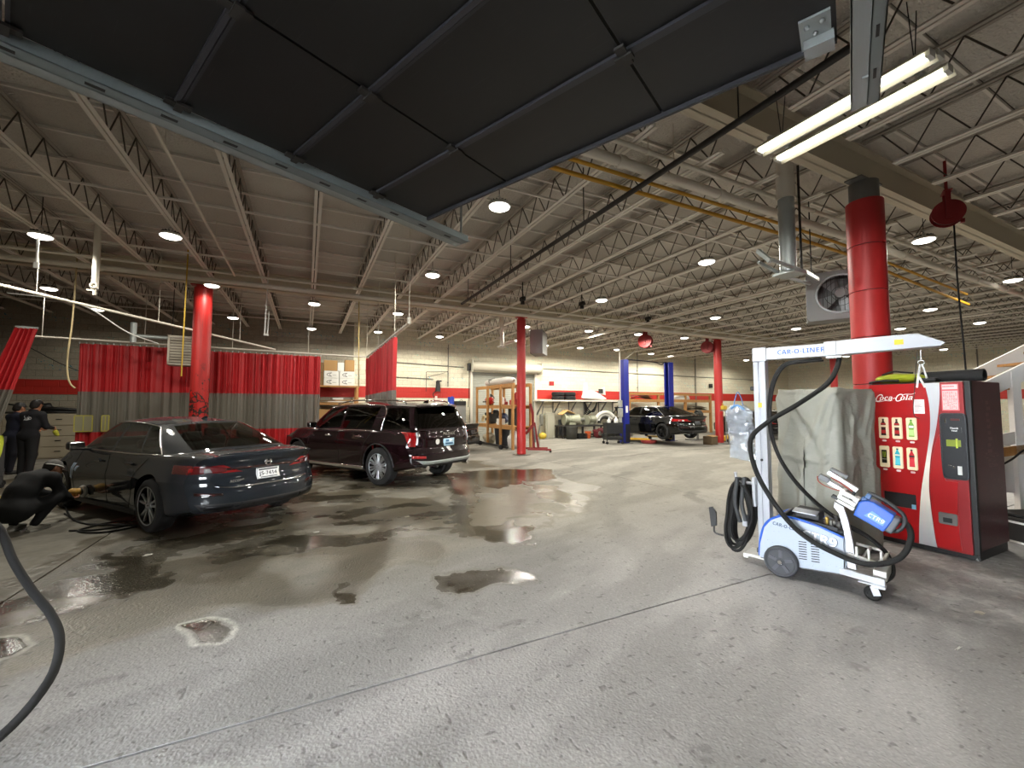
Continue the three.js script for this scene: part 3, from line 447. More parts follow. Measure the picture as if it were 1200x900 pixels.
reel('red hose reel hanging under the beam right of the wrapped red column', 8.27, 4.4, 2.5, 0.95);
reel('red hose reel under the ceiling above the blue car lift', 12.69, 4.36, 13.1, 1.5);
reel('red hose reel next to the head of the right far red column', 16.2, 4.3, 12.9, 1.4);
run('reel_cable', 'dark cable hanging from the red reel down behind the vending machine', 'cable', [[8.37, 4.25, 2.47], [8.34, 3.4, 2.46], [8.28, 2.5, 2.42], [8.22, 1.2, 2.38]], 0.011, M.rubber);
// ================================================================ CARS
// Built in their own frame: x forward from the rear axle, y up from the road, z to the right.
function curve1(table) {                                    // smooth interpolation through [x, value] rows
  const n = table.length, xs = table.map((t) => t[0]), ys = table.map((t) => t[1]);
  return (x) => {
    if (x <= xs[0]) return ys[0]; if (x >= xs[n - 1]) return ys[n - 1];
    let i = 0; while (x > xs[i + 1]) i++;
    const h = xs[i + 1] - xs[i], t = (x - xs[i]) / h, d = (k) => k <= 0 ? (ys[1] - ys[0]) / (xs[1] - xs[0]) : k >= n - 1 ? (ys[n - 1] - ys[n - 2]) / (xs[n - 1] - xs[n - 2]) : (ys[k + 1] - ys[k - 1]) / (xs[k + 1] - xs[k - 1]);
    const t2 = t * t, t3 = t2 * t;
    return (2 * t3 - 3 * t2 + 1) * ys[i] + (t3 - 2 * t2 + t) * h * d(i) + (-2 * t3 + 3 * t2) * ys[i + 1] + (t3 - t2) * h * d(i + 1);
  };
}
function lowerBody(s) {
  const c = Object.fromEntries(['top', 'sh', 'wsh', 'wmax', 'yb'].map((k) => [k, curve1(s.body[k])]));
  const xs = []; { const n = 64; for (let i = 0; i <= n; i++) xs.push(lerp(s.rear, s.front, i / n)); for (const d of [0.012, 0.03, 0.055]) { xs.push(s.rear + d, s.front - d); } xs.sort((a, b) => a - b); }
  const K = 10, half = (x) => {
    const top = c.top(x), sh = c.sh(x), ws = c.wsh(x), wm = c.wmax(x), yb = c.yb(x), ym = s.crease;
    const key = [[0, yb], [wm - 0.2, yb], [wm - 0.07, yb + 0.015], [wm - 0.035, yb + 0.07], [wm - 0.012, lerp(yb, ym, 0.5)], [wm, ym], [wm - 0.012, ym + 0.035], [lerp(wm, ws, 0.6), lerp(ym, sh, 0.62)], [ws, sh], [ws - 0.05, sh + (top - sh) * 0.45 + 0.006], [ws * 0.62, lerp(sh, top, 0.9)], [0, top]];
    const cv = new THREE.CatmullRomCurve3(key.map(([z, y]) => V3(0, y, z)), false, 'centripetal'), out = [];
    for (let i = 0; i < key.length - 1; i++) for (let k = 0; k < (i === 0 ? 3 : 4); k++) out.push(cv.getPoint((i + k / (i === 0 ? 3 : 4)) / (key.length - 1)));
    out.push(V3(0, top, 0)); return out;
  };
  const ring = (x) => { const h = half(x); return [...h.map((p) => [p.y, p.z]), ...h.slice(1, -1).reverse().map((p) => [p.y, -p.z])]; };
  const rows = [];
  const first = ring(s.rear), last = ring(s.front), mid = (r) => { const ys = r.map((p) => p[0]); return (Math.min(...ys) + Math.max(...ys)) / 2; };
  const scaled = (r, k) => { const m = mid(r); return r.map(([y, z]) => [m + (y - m) * k, z * k]); };
  for (let k = 0; k < 12; k++) rows.push([s.rear, scaled(first, k / 12 + 0.001)]);
  for (const x of xs) rows.push([x, ring(x)]);
  for (let k = 11; k >= 0; k--) rows.push([s.front, scaled(last, k / 12 + 0.001)]);
  const n = first.length, pos = [], idx = [];
  for (const [x, r] of rows) for (const [y, z] of r) {
    const wr = 1 - sm(0, 0.75, x - s.rear), wf = 1 - sm(0, 0.9, s.front - x);
    pos.push(x + wr * s.tail(y, z) - wf * s.nose(y, z), y, z);
  }
  for (let i = 0; i + 1 < rows.length; i++) for (let j = 0; j < n; j++) { const a = i * n + j, b = i * n + (j + 1) % n, d = a + n, e = b + n; idx.push(a, b, d, b, e, d); }
  { const a = pos.length / 3; const m0 = mid(first), m1 = mid(last); pos.push(s.rear + s.tail(m0, 0), m0, 0, s.front - s.nose(m1, 0), m1, 0); const L = (rows.length - 1) * n; for (let j = 0; j < n; j++) { idx.push(a, (j + 1) % n, j); idx.push(a + 1, L + j, L + (j + 1) % n); } }
  const g = new THREE.BufferGeometry(); g.setAttribute('position', new THREE.Float32BufferAttribute(pos, 3)); g.setIndex(idx);
  g.setAttribute('uv', new THREE.Float32BufferAttribute(new Float32Array(pos.length / 3 * 2), 2)); g.computeVertexNormals();
  return g;
}
const evaluator = new Evaluator(); evaluator.useGroups = true;
const RAY = new THREE.Raycaster();
const tmpMesh = (g) => { const m = new THREE.Mesh(g, new THREE.MeshStandardMaterial({ side: THREE.DoubleSide })); m.updateMatrixWorld(true); return m; };
function caster(geos) {
  const ms = geos.map(tmpMesh);
  return (o, d) => { RAY.set(o, d); let best = null; for (const m of ms) { const h = RAY.intersectObject(m, false)[0]; if (h && (!best || h.distance < best.distance)) best = h; } if (!best) return null; const n = best.face.normal.clone(); if (n.dot(d) > 0) n.negate(); return { p: best.point.clone(), n }; };
}
// a thin plate laid on the body; f(a, b) gives the point of the side or tail view, cast along dir
function plate(cast, nu, nv, f, dir, off, skirt = 0.012, flatN) {
  const pts = [], last = [];
  for (let j = 0; j <= nv; j++) for (let i = 0; i <= nu; i++) { const h = cast(f(i / nu, j / nv), dir); const p = h ? h.p.addScaledVector(flatN ?? h.n, off) : (pts[pts.length - 1] ?? V3(0, -50, 0)).clone(); pts.push(p); }
  const W = nu + 1, idx = [], at = (i, j) => j * W + i, A = pts[at(nu, 0)].clone().sub(pts[0]), B = pts[at(0, nv)].clone().sub(pts[0]), flip = new THREE.Vector3().crossVectors(A, B).dot(dir) > 0;
  const q = (a, b, c, d) => flip ? idx.push(a, c, b, b, c, d) : idx.push(a, b, c, b, d, c);
  for (let j = 0; j < nv; j++) for (let i = 0; i < nu; i++) q(at(i, j), at(i + 1, j), at(i, j + 1), at(i + 1, j + 1));
  const g = new THREE.BufferGeometry(); const pos = pts.flatMap((p) => [p.x, p.y, p.z]), uv = pts.flatMap((_, k) => [(k % W) / nu, Math.floor(k / W) / nv]);
  const border = []; for (let i = 0; i < nu; i++) border.push(at(i, 0)); for (let j = 0; j < nv; j++) border.push(at(nu, j)); for (let i = nu; i > 0; i--) border.push(at(i, nv)); for (let j = nv; j > 0; j--) border.push(at(0, j));
  const base = pts.length; for (const b of border) { const p = pts[b].clone().addScaledVector(dir, skirt + off); pos.push(p.x, p.y, p.z); uv.push(uv[b * 2], uv[b * 2 + 1]); }
  for (let k = 0; k < border.length; k++) { const l = (k + 1) % border.length; q(border[l], border[k], base + l, base + k); }
  g.setAttribute('position', new THREE.Float32BufferAttribute(pos, 3)); g.setAttribute('uv', new THREE.Float32BufferAttribute(uv, 2)); g.setIndex(idx); g.computeVertexNormals();
  return g;
}
const XP = V3(1, 0, 0), ZP = V3(0, 0, 1), ZN = V3(0, 0, -1);
function poly2(pts) { const L = [0]; for (let i = 1; i < pts.length; i++) L.push(L[i - 1] + Math.hypot(pts[i][0] - pts[i - 1][0], pts[i][1] - pts[i - 1][1])); return (t) => { const d = t * L[L.length - 1]; let i = 0; while (i < pts.length - 2 && d > L[i + 1]) i++; const k = (d - L[i]) / (L[i + 1] - L[i] || 1); return [lerp(pts[i][0], pts[i + 1][0], k), lerp(pts[i][1], pts[i + 1][1], k)]; }; }
const between = (lo, hi) => { const A = poly2(lo), B = poly2(hi); return (a, b) => { const p = A(a), q = B(a); return [lerp(p[0], q[0], b), lerp(p[1], q[1], b)]; }; };
// greenhouse columns, half car from the rear centre round to the front centre: [base xyz, top xyz, what lies between it and the next]
function greenhouse(s) {
  const cols = [], C = s.cols, mirrored = [];
  const sub = (i) => C[i][2] === 'pillar' ? 2 : C[i][2] === 'rear' || C[i][2] === 'front' ? 5 : 6;
  const V = (a) => V3(...a), cb = new THREE.CatmullRomCurve3(C.map((c) => V(c[0])), false, 'centripetal'), ct = new THREE.CatmullRomCurve3(C.map((c) => V(c[1])), false, 'centripetal');
  for (let i = 0; i + 1 < C.length; i++) for (let k = 0; k < sub(i); k++) { const t = (i + k / sub(i)) / (C.length - 1); cols.push({ b: cb.getPoint(t), t: ct.getPoint(t), kind: C[i][2], first: k === 0, id: i }); }
  cols.push({ b: V(C[C.length - 1][0]), t: V(C[C.length - 1][1]), kind: 'end' });
  const ROWS = [0, 0.07, 0.3, 0.55, 0.8, 0.92, 1];
  const at = (c, t, side) => { const p = c.b.clone().lerp(c.t, t), out = V3(p.x - 1, 0, p.z); const n = V3(c.b.x < 0.2 && Math.abs(c.b.z) < 0.6 ? -0.6 : c.b.x > 2.2 && Math.abs(c.b.z) < 0.6 ? 0.6 : 0, 0.25, Math.min(1, c.b.z * 1.6)); if (n.lengthSq() > 0) p.addScaledVector(n.normalize(), 4 * t * (1 - t) * s.bulge); if (side < 0) p.z = -p.z; return p; };
  const frame = [], panes = [];
  const strip = (i, r0, r1, side) => { const g = new THREE.BufferGeometry(), pos = [], a = cols[i], b = cols[i + 1]; for (let r = r0; r < r1; r++) { const q = [at(a, ROWS[r], side), at(b, ROWS[r], side), at(a, ROWS[r + 1], side), at(b, ROWS[r + 1], side)]; const o = side > 0 ? [0, 1, 2, 1, 3, 2] : [0, 2, 1, 1, 2, 3]; for (const k of o) pos.push(q[k].x, q[k].y, q[k].z); } g.setAttribute('position', new THREE.Float32BufferAttribute(pos, 3)); g.setAttribute('uv', new THREE.Float32BufferAttribute(new Float32Array(pos.length / 3 * 2), 2)); return g; };
  for (const side of [1, -1]) {
    const bySeg = new Map();
    for (let i = 0; i + 1 < cols.length; i++) {
      const k = cols[i].kind;
      if (k === 'pillar') frame.push(strip(i, 0, 6, side));
      else { frame.push(strip(i, 0, 1, side), strip(i, 5, 6, side)); const key = cols[i].id; if (!bySeg.has(key)) bySeg.set(key, []); bySeg.get(key).push(strip(i, 1, 5, side)); }
    }
    for (const [id, list] of bySeg) panes.push({ kind: C[id][2], side, id, list });
  }
  const smooth = (list) => { let g = mergeGeometries(list); g = mergeVertices(g, 1e-4); g.computeVertexNormals(); return g; };
  // roof
  const yc = curve1(s.roof), pos = [], idx = [], N = 12;
  cols.forEach((c) => { for (let j = 0; j <= N; j++) { const k = j / N * 2 - 1, z = c.t.z * k, y = lerp(c.t.y, Math.max(c.t.y, yc(c.t.x)), 1 - Math.pow(Math.abs(k), 2.2)); pos.push(c.t.x, y, z); } });
  for (let i = 0; i + 1 < cols.length; i++) for (let j = 0; j < N; j++) { const a = i * (N + 1) + j, b = a + 1, d = a + N + 1, e = d + 1; idx.push(a, b, d, b, e, d); }
  let roof = new THREE.BufferGeometry(); roof.setAttribute('position', new THREE.Float32BufferAttribute(pos, 3)); roof.setAttribute('uv', new THREE.Float32BufferAttribute(new Float32Array(pos.length / 3 * 2), 2)); roof.setIndex(idx);
  roof.computeVertexNormals();
  return { frame: smooth(frame), roof, panes, smooth, cols, at };
}
function wheelGeo(R, W, rim, spokes, twin) {
  const tire = new THREE.LatheGeometry([[rim - 0.012, -W / 2 + 0.012], [rim + 0.02, -W / 2], [R - 0.035, -W / 2 + 0.006], [R - 0.008, -W / 2 + 0.028], [R, -W / 2 + 0.06], [R, W / 2 - 0.06], [R - 0.008, W / 2 - 0.028], [R - 0.035, W / 2 - 0.006], [rim + 0.02, W / 2], [rim - 0.012, W / 2 - 0.012], [rim - 0.02, 0], [rim - 0.012, -W / 2 + 0.012]].map(([x, y]) => new THREE.Vector2(x, y)), 44).rotateX(Math.PI / 2);
  const barrel = new THREE.LatheGeometry([[rim - 0.03, -W / 2 + 0.02], [rim, W / 2 - 0.004], [rim + 0.006, W / 2 - 0.002], [rim - 0.012, W / 2 - 0.02], [rim - 0.045, -W / 2 + 0.02]].map(([x, y]) => new THREE.Vector2(x, y)), 44).rotateX(Math.PI / 2);
  const bright = [], dark = [barrel];
  for (let k = 0; k < spokes; k++) {
    const a = k / spokes * Math.PI * 2;
    for (const d of twin ? [-0.085, 0.085] : [0]) {
      const e = d * rim * (spokes < 8 ? 2.4 : 1.3), wd = spokes < 8 ? 0.011 : 0.014, sh = shapeOf([[0.045, d * 0.12 - 0.011], [rim - 0.012, e - wd], [rim - 0.012, e + wd], [0.045, d * 0.12 + 0.011]]);
      const g = new THREE.ExtrudeGeometry(sh, { depth: 0.02, bevelEnabled: true, bevelSize: 0.003, bevelThickness: 0.003, bevelSegments: 1 });
      g.rotateZ(a).translate(0, 0, W / 2 - 0.045); bright.push(g);
      dark.push(box(rim - 0.06, 0.02, 0.05, (rim + 0.04) / 2, 0, 0, 0, 0, 0).rotateZ(a + d * 0.6).translate(0, 0, W / 2 - 0.075));
    }
  }
  bright.push(new THREE.CylinderGeometry(0.05, 0.06, 0.03, 24).rotateX(Math.PI / 2).translate(0, 0, W / 2 - 0.028));
  bright.push(new THREE.TorusGeometry(rim - 0.006, 0.006, 6, 44).translate(0, 0, W / 2 - 0.008));
  const disc = new THREE.CylinderGeometry(rim * 0.72, rim * 0.72, 0.03, 32).rotateX(Math.PI / 2).translate(0, 0, 0.01);
  return { tire, bright: merge(bright), dark: merge(dark), disc, nuts: merge([...Array(5)].map((_, k) => new THREE.CylinderGeometry(0.009, 0.009, 0.02, 8).rotateX(Math.PI / 2).translate(Math.cos(k * 1.2566) * 0.04, Math.sin(k * 1.2566) * 0.04, W / 2 - 0.012))) };
}
M.tire = std(0x131313, 0.8); M.rimDark = std(0x17181a, 0.35, 0.6); M.rimBright = std(0xc9ccd0, 0.28, 0.9); M.disc = std(0x4a4a4a, 0.4, 0.8); M.chrome = std(0xd9d9d9, 0.12, 1); M.cladding = std(0x101011, 0.55); M.well = std(0x070707, 0.9);
M.glass = phys({ color: 0xaab5b0, transmission: 1, roughness: 0.015, thickness: 0, ior: 1.5 });
M.darkGlass = phys({ color: 0x3a4041, transmission: 1, roughness: 0.015, thickness: 0, ior: 1.5 });
M.seat = std(0x26241f, 0.8); M.redLamp = phys({ color: 0x8c0d12, roughness: 0.12, clearcoat: 1, clearcoatRoughness: 0.03 }); M.darkRedLamp = phys({ color: 0x30090d, roughness: 0.1, clearcoat: 1, clearcoatRoughness: 0.03 }); M.clearLamp = phys({ color: 0xb8bcc0, roughness: 0.12, metalness: 0.3, clearcoat: 1 });
function plateTex(text, bg, ink, sub) { return canvasTex(512, 256, (g, w, h) => { g.fillStyle = bg; g.fillRect(0, 0, w, h); g.strokeStyle = '#555'; g.lineWidth = 10; g.strokeRect(6, 6, w - 12, h - 12); g.fillStyle = ink; g.textAlign = 'center'; g.font = 'bold 118px sans-serif'; g.fillText(text, w / 2, 172); if (sub) { g.fillStyle = sub; g.fillRect(40, 24, w - 80, 34); g.fillRect(70, 210, w - 140, 18); } }); }
function buildCar(s, t) {
  const body = lowerBody(s);
  let brush = new Brush(body, s.paint); brush.updateMatrixWorld(true);
  for (const x of [0, s.wb]) for (const z of [1, -1]) {
    const c = new Brush(new THREE.CylinderGeometry(s.arch, s.arch, 0.7, 48).rotateX(Math.PI / 2).translate(x, s.tireR + 0.015, z * (s.track / 2 + 0.2)), M.well); c.updateMatrixWorld(true);
    brush = evaluator.evaluate(brush, c, SUBTRACTION);
  }
  const shell = mesh('body_shell', brush.geometry, brush.material, t);
  const gh = greenhouse(s);
  mesh('window_frames', gh.frame, s.frameMat ?? new THREE.MeshPhysicalMaterial({ ...{}, color: s.paint.color, roughness: s.paint.roughness, metalness: s.paint.metalness, specularIntensity: 0.15, clearcoat: 0.85, clearcoatRoughness: 0.03, side: THREE.DoubleSide }), t);
  mesh('roof', gh.roof, s.roofMat ?? new THREE.MeshPhysicalMaterial({ color: s.paint.color, roughness: s.paint.roughness, metalness: s.paint.metalness, specularIntensity: 0.15, clearcoat: 0.85, clearcoatRoughness: 0.03, side: THREE.DoubleSide }), t);
  const rearL = [];
  for (const p of gh.panes) {
    const name = p.kind === 'rear' ? 'rear_window' : p.kind === 'front' ? 'windshield' : 'side_window';
    if (p.kind === 'side') mesh(name, gh.smooth(p.list), s.sideGlass, t); else rearL.push([name, p]);
  }
  for (const n of ['rear_window', 'windshield']) mesh(n, gh.smooth(rearL.filter((r) => r[0] === n).flatMap((r) => r[1].list)), n === 'rear_window' ? s.rearGlass : s.sideGlass, t);
  // cabin: floor tub, seats, dash
  const sy = s.cabinY;
  mesh('interior', [rbox(s.cabin[1] - s.cabin[0], 0.03, 1.4, 0.01, (s.cabin[0] + s.cabin[1]) / 2, sy + 0.045, 0), rbox(0.25, 0.18, 1.3, 0.06, s.cabin[1] - 0.15, sy + 0.1, 0)], M.seat, t);
  for (const [x, z, w] of s.seats) mesh('seat_back', [rbox(0.12, 0.26, w, 0.05, x, sy + 0.06, z), rbox(0.08, 0.13, Math.min(w, 0.24), 0.035, x - 0.03, sy + 0.26, z), bar(V3(x, sy + 0.15, z), V3(x - 0.02, sy + 0.22, z), 0.03)], M.seat, t);
  const wg = wheelGeo(s.tireR, s.tireW, s.rim, s.spokes, s.twin);
  for (const x of [0, s.wb]) for (const z of [1, -1]) {
    const w = mesh('wheel', wg.tire, M.tire, t); w.position.set(x, s.tireR, z * s.track / 2); if (z < 0) w.rotation.y = Math.PI; w.rotation.z = x * 0.7 + z;
    mesh('rim', wg.dark, M.rimDark, w); mesh('spokes', wg.bright, s.rimMat ?? M.rimBright, w); mesh('brake_disc', wg.disc, M.disc, w); mesh('lug_nuts', wg.nuts, M.chrome, w);
  }
  const cast = caster([body]), all = caster([body, gh.frame, gh.roof, ...gh.panes.map((p) => gh.smooth(p.list))]);
  const side = (z) => (f) => (a, b) => { const [x, y] = f(a, b); return V3(x, y, z * 2); };
  const tail = (f) => (a, b) => { const [z, y] = f(a, b); return V3(-4, y, z); };
  for (const z of [1, -1]) {
    for (const seam of s.seams) { const f = poly2(seam), pts = []; for (let k = 0; k <= 16; k++) { const [x, y] = f(k / 16), h = cast(V3(x, y, z * 2), z > 0 ? ZN : ZP); if (h) pts.push(h.p); } if (pts.length > 3) mesh('door_seam', tube(pts, 0.004, 40, 5), M.well, t); }
    for (const [x, y] of s.handles) { const h = cast(V3(x, y, z * 2), z > 0 ? ZN : ZP); if (h) { const m = mesh('door_handle', [rbox(0.2, 0.032, 0.03, 0.012, 0, 0, z * 0.022), sph(0.035, 0.02, 0, -z * 0.018, 12, 8)], s.handleMat ?? s.paint, t); m.position.copy(h.p); } }
    const mm = s.mirror, m = mesh('side_mirror', [rbox(0.12, 0.13, 0.2, 0.045, 0, 0, z * 0.1, 4), rbox(0.1, 0.03, 0.12, 0.012, 0.02, -0.06, -z * 0.02)], s.paint, t); m.position.set(mm[0], mm[1], z * mm[2]);
    mesh('mirror_glass', rbox(0.01, 0.1, 0.16, 0.004, -0.06, 0.0, z * 0.1), M.chrome, m);
    if (s.trim) for (const line of s.trim) { const pts = line.map(([id, tt]) => { const i = gh.cols.findIndex((c) => c.id === Math.floor(id) && c.first), j = gh.cols.findIndex((c) => c.id === Math.floor(id) + 1 && c.first), k = i + Math.round((id % 1) * (j - i)); const p = gh.at(gh.cols[k], tt, z); p.z += z * 0.006; p.y += 0.002; return p; }); mesh('window_trim', tube(pts, s.trimR ?? 0.006, 60, 6), M.chrome, t); }
    mesh('sill', [rbox(s.wb - s.arch * 2 - 0.06, 0.07, 0.05, 0.015, s.wb / 2, s.sillY, z * s.sillZ)], s.sillMat ?? M.cladding, t);
  }
  return { cast, all, tail, side, shell, gh };
}
const paint = (color, metalness = 0.45, roughness = 0.32) => phys({ color, metalness, roughness, specularIntensity: 0.15, clearcoat: 0.85, clearcoatRoughness: 0.03 });
const SEDAN = {
  rear: -1.1, front: 3.87, wb: 2.83, tireR: 0.34, tireW: 0.235, rim: 0.243, track: 1.62, arch: 0.385, crease: 0.66, bulge: 0.018, spokes: 5, twin: true,
  tail: (y, z) => 0.34 * Math.pow(Math.abs(z) / 0.9, 3.2) + (y < 0.36 ? (0.36 - y) * 0.75 : 0) + 0.05 * sm(0.52, 0.62, y) + 0.035 * sm(0.64, 0.72, y) - 0.085 * sm(0.86, 0.985, y),
  nose: (y, z) => 0.5 * Math.pow(Math.abs(z) / 0.9, 2.6) + (y < 0.3 ? (0.3 - y) * 0.8 : 0) + 0.25 * sm(0.6, 0.85, y),
  body: {
    top: [[-1.1, 1.0], [-0.9, 1.02], [-0.5, 1.03], [0.2, 0.98], [1.4, 0.96], [2.3, 0.97], [2.7, 0.985], [3.2, 0.92], [3.6, 0.82], [3.87, 0.74]],
    sh: [[-1.1, 0.93], [-0.8, 0.95], [-0.3, 0.955], [0.6, 0.945], [1.5, 0.935], [2.3, 0.93], [2.83, 0.9], [3.4, 0.8], [3.87, 0.7]],
    wsh: [[-1.1, 0.76], [-0.8, 0.79], [-0.3, 0.815], [0.6, 0.83], [1.5, 0.83], [2.3, 0.815], [2.83, 0.8], [3.4, 0.74], [3.87, 0.64]],
    wmax: [[-1.1, 0.86], [-0.8, 0.89], [-0.3, 0.925], [0.3, 0.925], [1.0, 0.9], [2.0, 0.905], [2.83, 0.925], [3.4, 0.88], [3.87, 0.76]],
    yb: [[-1.1, 0.3], [-0.6, 0.24], [0.1, 0.19], [2.8, 0.18], [3.5, 0.2], [3.87, 0.25]],
  },
  cols: [
    [[-0.66, 1.035, 0], [0.34, 1.392, 0], 'rear'], [[-0.61, 1.03, 0.44], [0.38, 1.38, 0.34], 'rear'], [[-0.47, 1.005, 0.62], [0.46, 1.355, 0.475], 'pillar'],
    [[-0.06, 0.96, 0.795], [0.60, 1.35, 0.55], 'side'], [[0.46, 0.95, 0.818], [0.78, 1.362, 0.568], 'pillar'], [[0.50, 0.95, 0.82], [0.82, 1.364, 0.57], 'side'], [[1.3, 0.945, 0.825], [1.34, 1.385, 0.58], 'pillar'], [[1.38, 0.945, 0.825], [1.4, 1.387, 0.58], 'side'],
    [[2.38, 0.945, 0.80], [1.84, 1.37, 0.555], 'pillar'], [[2.52, 0.955, 0.74], [1.9, 1.378, 0.5], 'front'], [[2.7, 0.985, 0.42], [1.96, 1.40, 0.3], 'front'], [[2.76, 0.99, 0], [1.98, 1.405, 0], 'end'],
  ],
  roof: [[0.34, 1.394], [0.8, 1.43], [1.25, 1.45], [1.6, 1.44], [1.98, 1.406]], cabin: [-0.35, 2.3], cabinY: 0.93,
  seats: [[0.2, 0.36, 0.5], [0.2, -0.36, 0.5], [1.15, 0.38, 0.46], [1.15, -0.38, 0.46]], mirror: [2.12, 1.02, 0.88], sillY: 0.2, sillZ: 0.86,
  seams: [[[1.34, 0.93], [1.3, 0.6], [1.28, 0.24]], [[2.36, 0.93], [2.42, 0.6], [2.34, 0.24]], [[0.2, 0.93], [0.42, 0.72], [0.48, 0.45], [0.6, 0.24]], [[0.6, 0.24], [2.34, 0.24]]],
  handles: [[0.62, 0.83], [1.62, 0.82]], trim: [[[3, 0.02], [5, 0.02], [6, 0.02], [8, 0.02]], [[3, 0.03], [3, 0.3], [3, 0.6], [3, 0.88], [4, 0.95], [6, 0.97], [8, 0.96]]], trimR: 0.011,
};
function sedanDetails(t, c, paintMat, plateMat, opt) {
  const { cast, tail } = c, s = 1;
  // lamps: wide dark red blades that join across the tail
  for (const z of [1, -1]) {
    mesh('tail_lamp', plate(cast, 18, 5, tail(between([[z * 0.50, 0.785], [z * 0.70, 0.775], [z * 0.915, 0.77]], [[z * 0.50, 0.835], [z * 0.70, 0.875], [z * 0.86, 0.875], [z * 0.88, 0.87]])), XP, 0.008), opt.lamp, t);
    mesh('reverse_lamp', plate(cast, 4, 3, tail(between([[z * 0.63, 0.787], [z * 0.70, 0.782]], [[z * 0.655, 0.835], [z * 0.70, 0.84]])), XP, 0.011), M.clearLamp, t);
    mesh('reflector', plate(cast, 8, 2, tail(between([[z * 0.56, 0.50], [z * 0.80, 0.525]], [[z * 0.56, 0.53], [z * 0.80, 0.555]])), XP, 0.005), M.darkRedLamp, t);
    mesh('quarter_lamp', plate(cast, 10, 4, c.side(z)(between([[-1.0, 0.77], [-0.58, 0.80]], [[-0.95, 0.875], [-0.60, 0.815]])), z > 0 ? ZN : ZP, 0.006), opt.lamp2, t);
    mesh('exhaust_trim', plate(cast, 8, 2, tail(between([[z * 0.45, 0.335], [z * 0.72, 0.345]], [[z * 0.45, 0.385], [z * 0.72, 0.395]])), XP, 0.008), M.rimDark, t);
  }
  mesh('lamp_bar', plate(cast, 20, 2, tail(between([[-0.5, 0.80], [0.5, 0.80]], [[-0.5, 0.83], [0.5, 0.83]])), XP, 0.007), M.darkRedLamp, t);
  mesh('lower_trim', plate(cast, 24, 3, tail(between([[-0.74, 0.33], [-0.4, 0.3], [0.4, 0.3], [0.74, 0.33]], [[-0.80, 0.42], [-0.4, 0.4], [0.4, 0.4], [0.80, 0.42]])), XP, 0.004), M.cladding, t);
  mesh('chrome_strip', plate(cast, 24, 1, tail(between([[-0.62, 0.605], [-0.45, 0.575], [0.45, 0.575], [0.62, 0.605]], [[-0.62, 0.615], [-0.45, 0.592], [0.45, 0.592], [0.62, 0.615]])), XP, 0.009), opt.strip, t);
  for (const z of [1, -1]) { const f = poly2([[z * 0.62, 0.6], [z * 0.66, 0.7], [z * 0.60, 0.79], [z * 0.52, 0.84], [z * 0.5, 0.9]]), pts = []; for (let k = 0; k <= 14; k++) { const [zz, y] = f(k / 14), h = cast(V3(-4, y, zz), XP); if (h) pts.push(h.p); } mesh('trunk_seam', tube(pts, 0.004, 30, 5), M.well, t); }
  mesh('number_plate', plate(cast, 6, 2, tail(between([[-0.155, 0.645], [0.155, 0.645]], [[-0.155, 0.785], [0.155, 0.785]])), XP, 0.014), plateMat, t);
  const lip = []; for (let k = 0; k <= 20; k++) { const z = lerp(-0.68, 0.68, k / 20); lip.push(V3(-1.065 + 0.2 * Math.pow(Math.abs(z) / 0.68, 2.4), 1.006 - 0.03 * Math.pow(Math.abs(z) / 0.68, 3), z)); }
  mesh('spoiler_lip', tube(lip, 0.016, 60, 8), paintMat, t);
  mesh('fin_antenna', (() => { const g = extr([[0, 0], [0.16, 0], [0.03, 0.055], [0, 0.06]], 0.02, 0.008); return g.translate(0.56, 1.395, -0.01); })(), paintMat, t);
  if (opt.emblem) {
    const h = cast(V3(-4, 0.865, 0), XP), e = mesh('emblem', [box(0.012, 0.07, 0.012, 0, 0, -0.026, 0, 0.12), box(0.012, 0.07, 0.012, 0, 0, 0.026, 0, -0.12), box(0.012, 0.014, 0.05, 0, 0, 0), new THREE.TorusGeometry(0.045, 0.005, 6, 24).rotateY(Math.PI / 2)], M.chrome, t); e.position.copy(h.p).add(V3(-0.008, 0, 0));
  }
}
M.tailRed = phys({ color: 0x5c0a10, roughness: 0.12, clearcoat: 1 });
M.sedanPaint = paint(0x1c2127, 0, 0.5);
const heading = (a) => a;
const sedanHead = [-0.593, 0.805];
M.sedanPlate = std(0xffffff, 0.45, 0, { map: (() => { const t = plateTex('JS-7414', '#e9e9e6', '#16181c', '#33363c'); t.wrapS = THREE.RepeatWrapping; return t; })() });
const fontBold = await new FontLoader().loadAsync('fonts/droid/droid_sans_bold.typeface.json');
function letters(text, size, depth) { const g = new TextGeometry(text, { font: fontBold, size, depth, curveSegments: 3 }); g.computeBoundingBox(); const b = g.boundingBox; g.translate(-(b.max.x + b.min.x) / 2, -(b.max.y + b.min.y) / 2, 0); return g; }
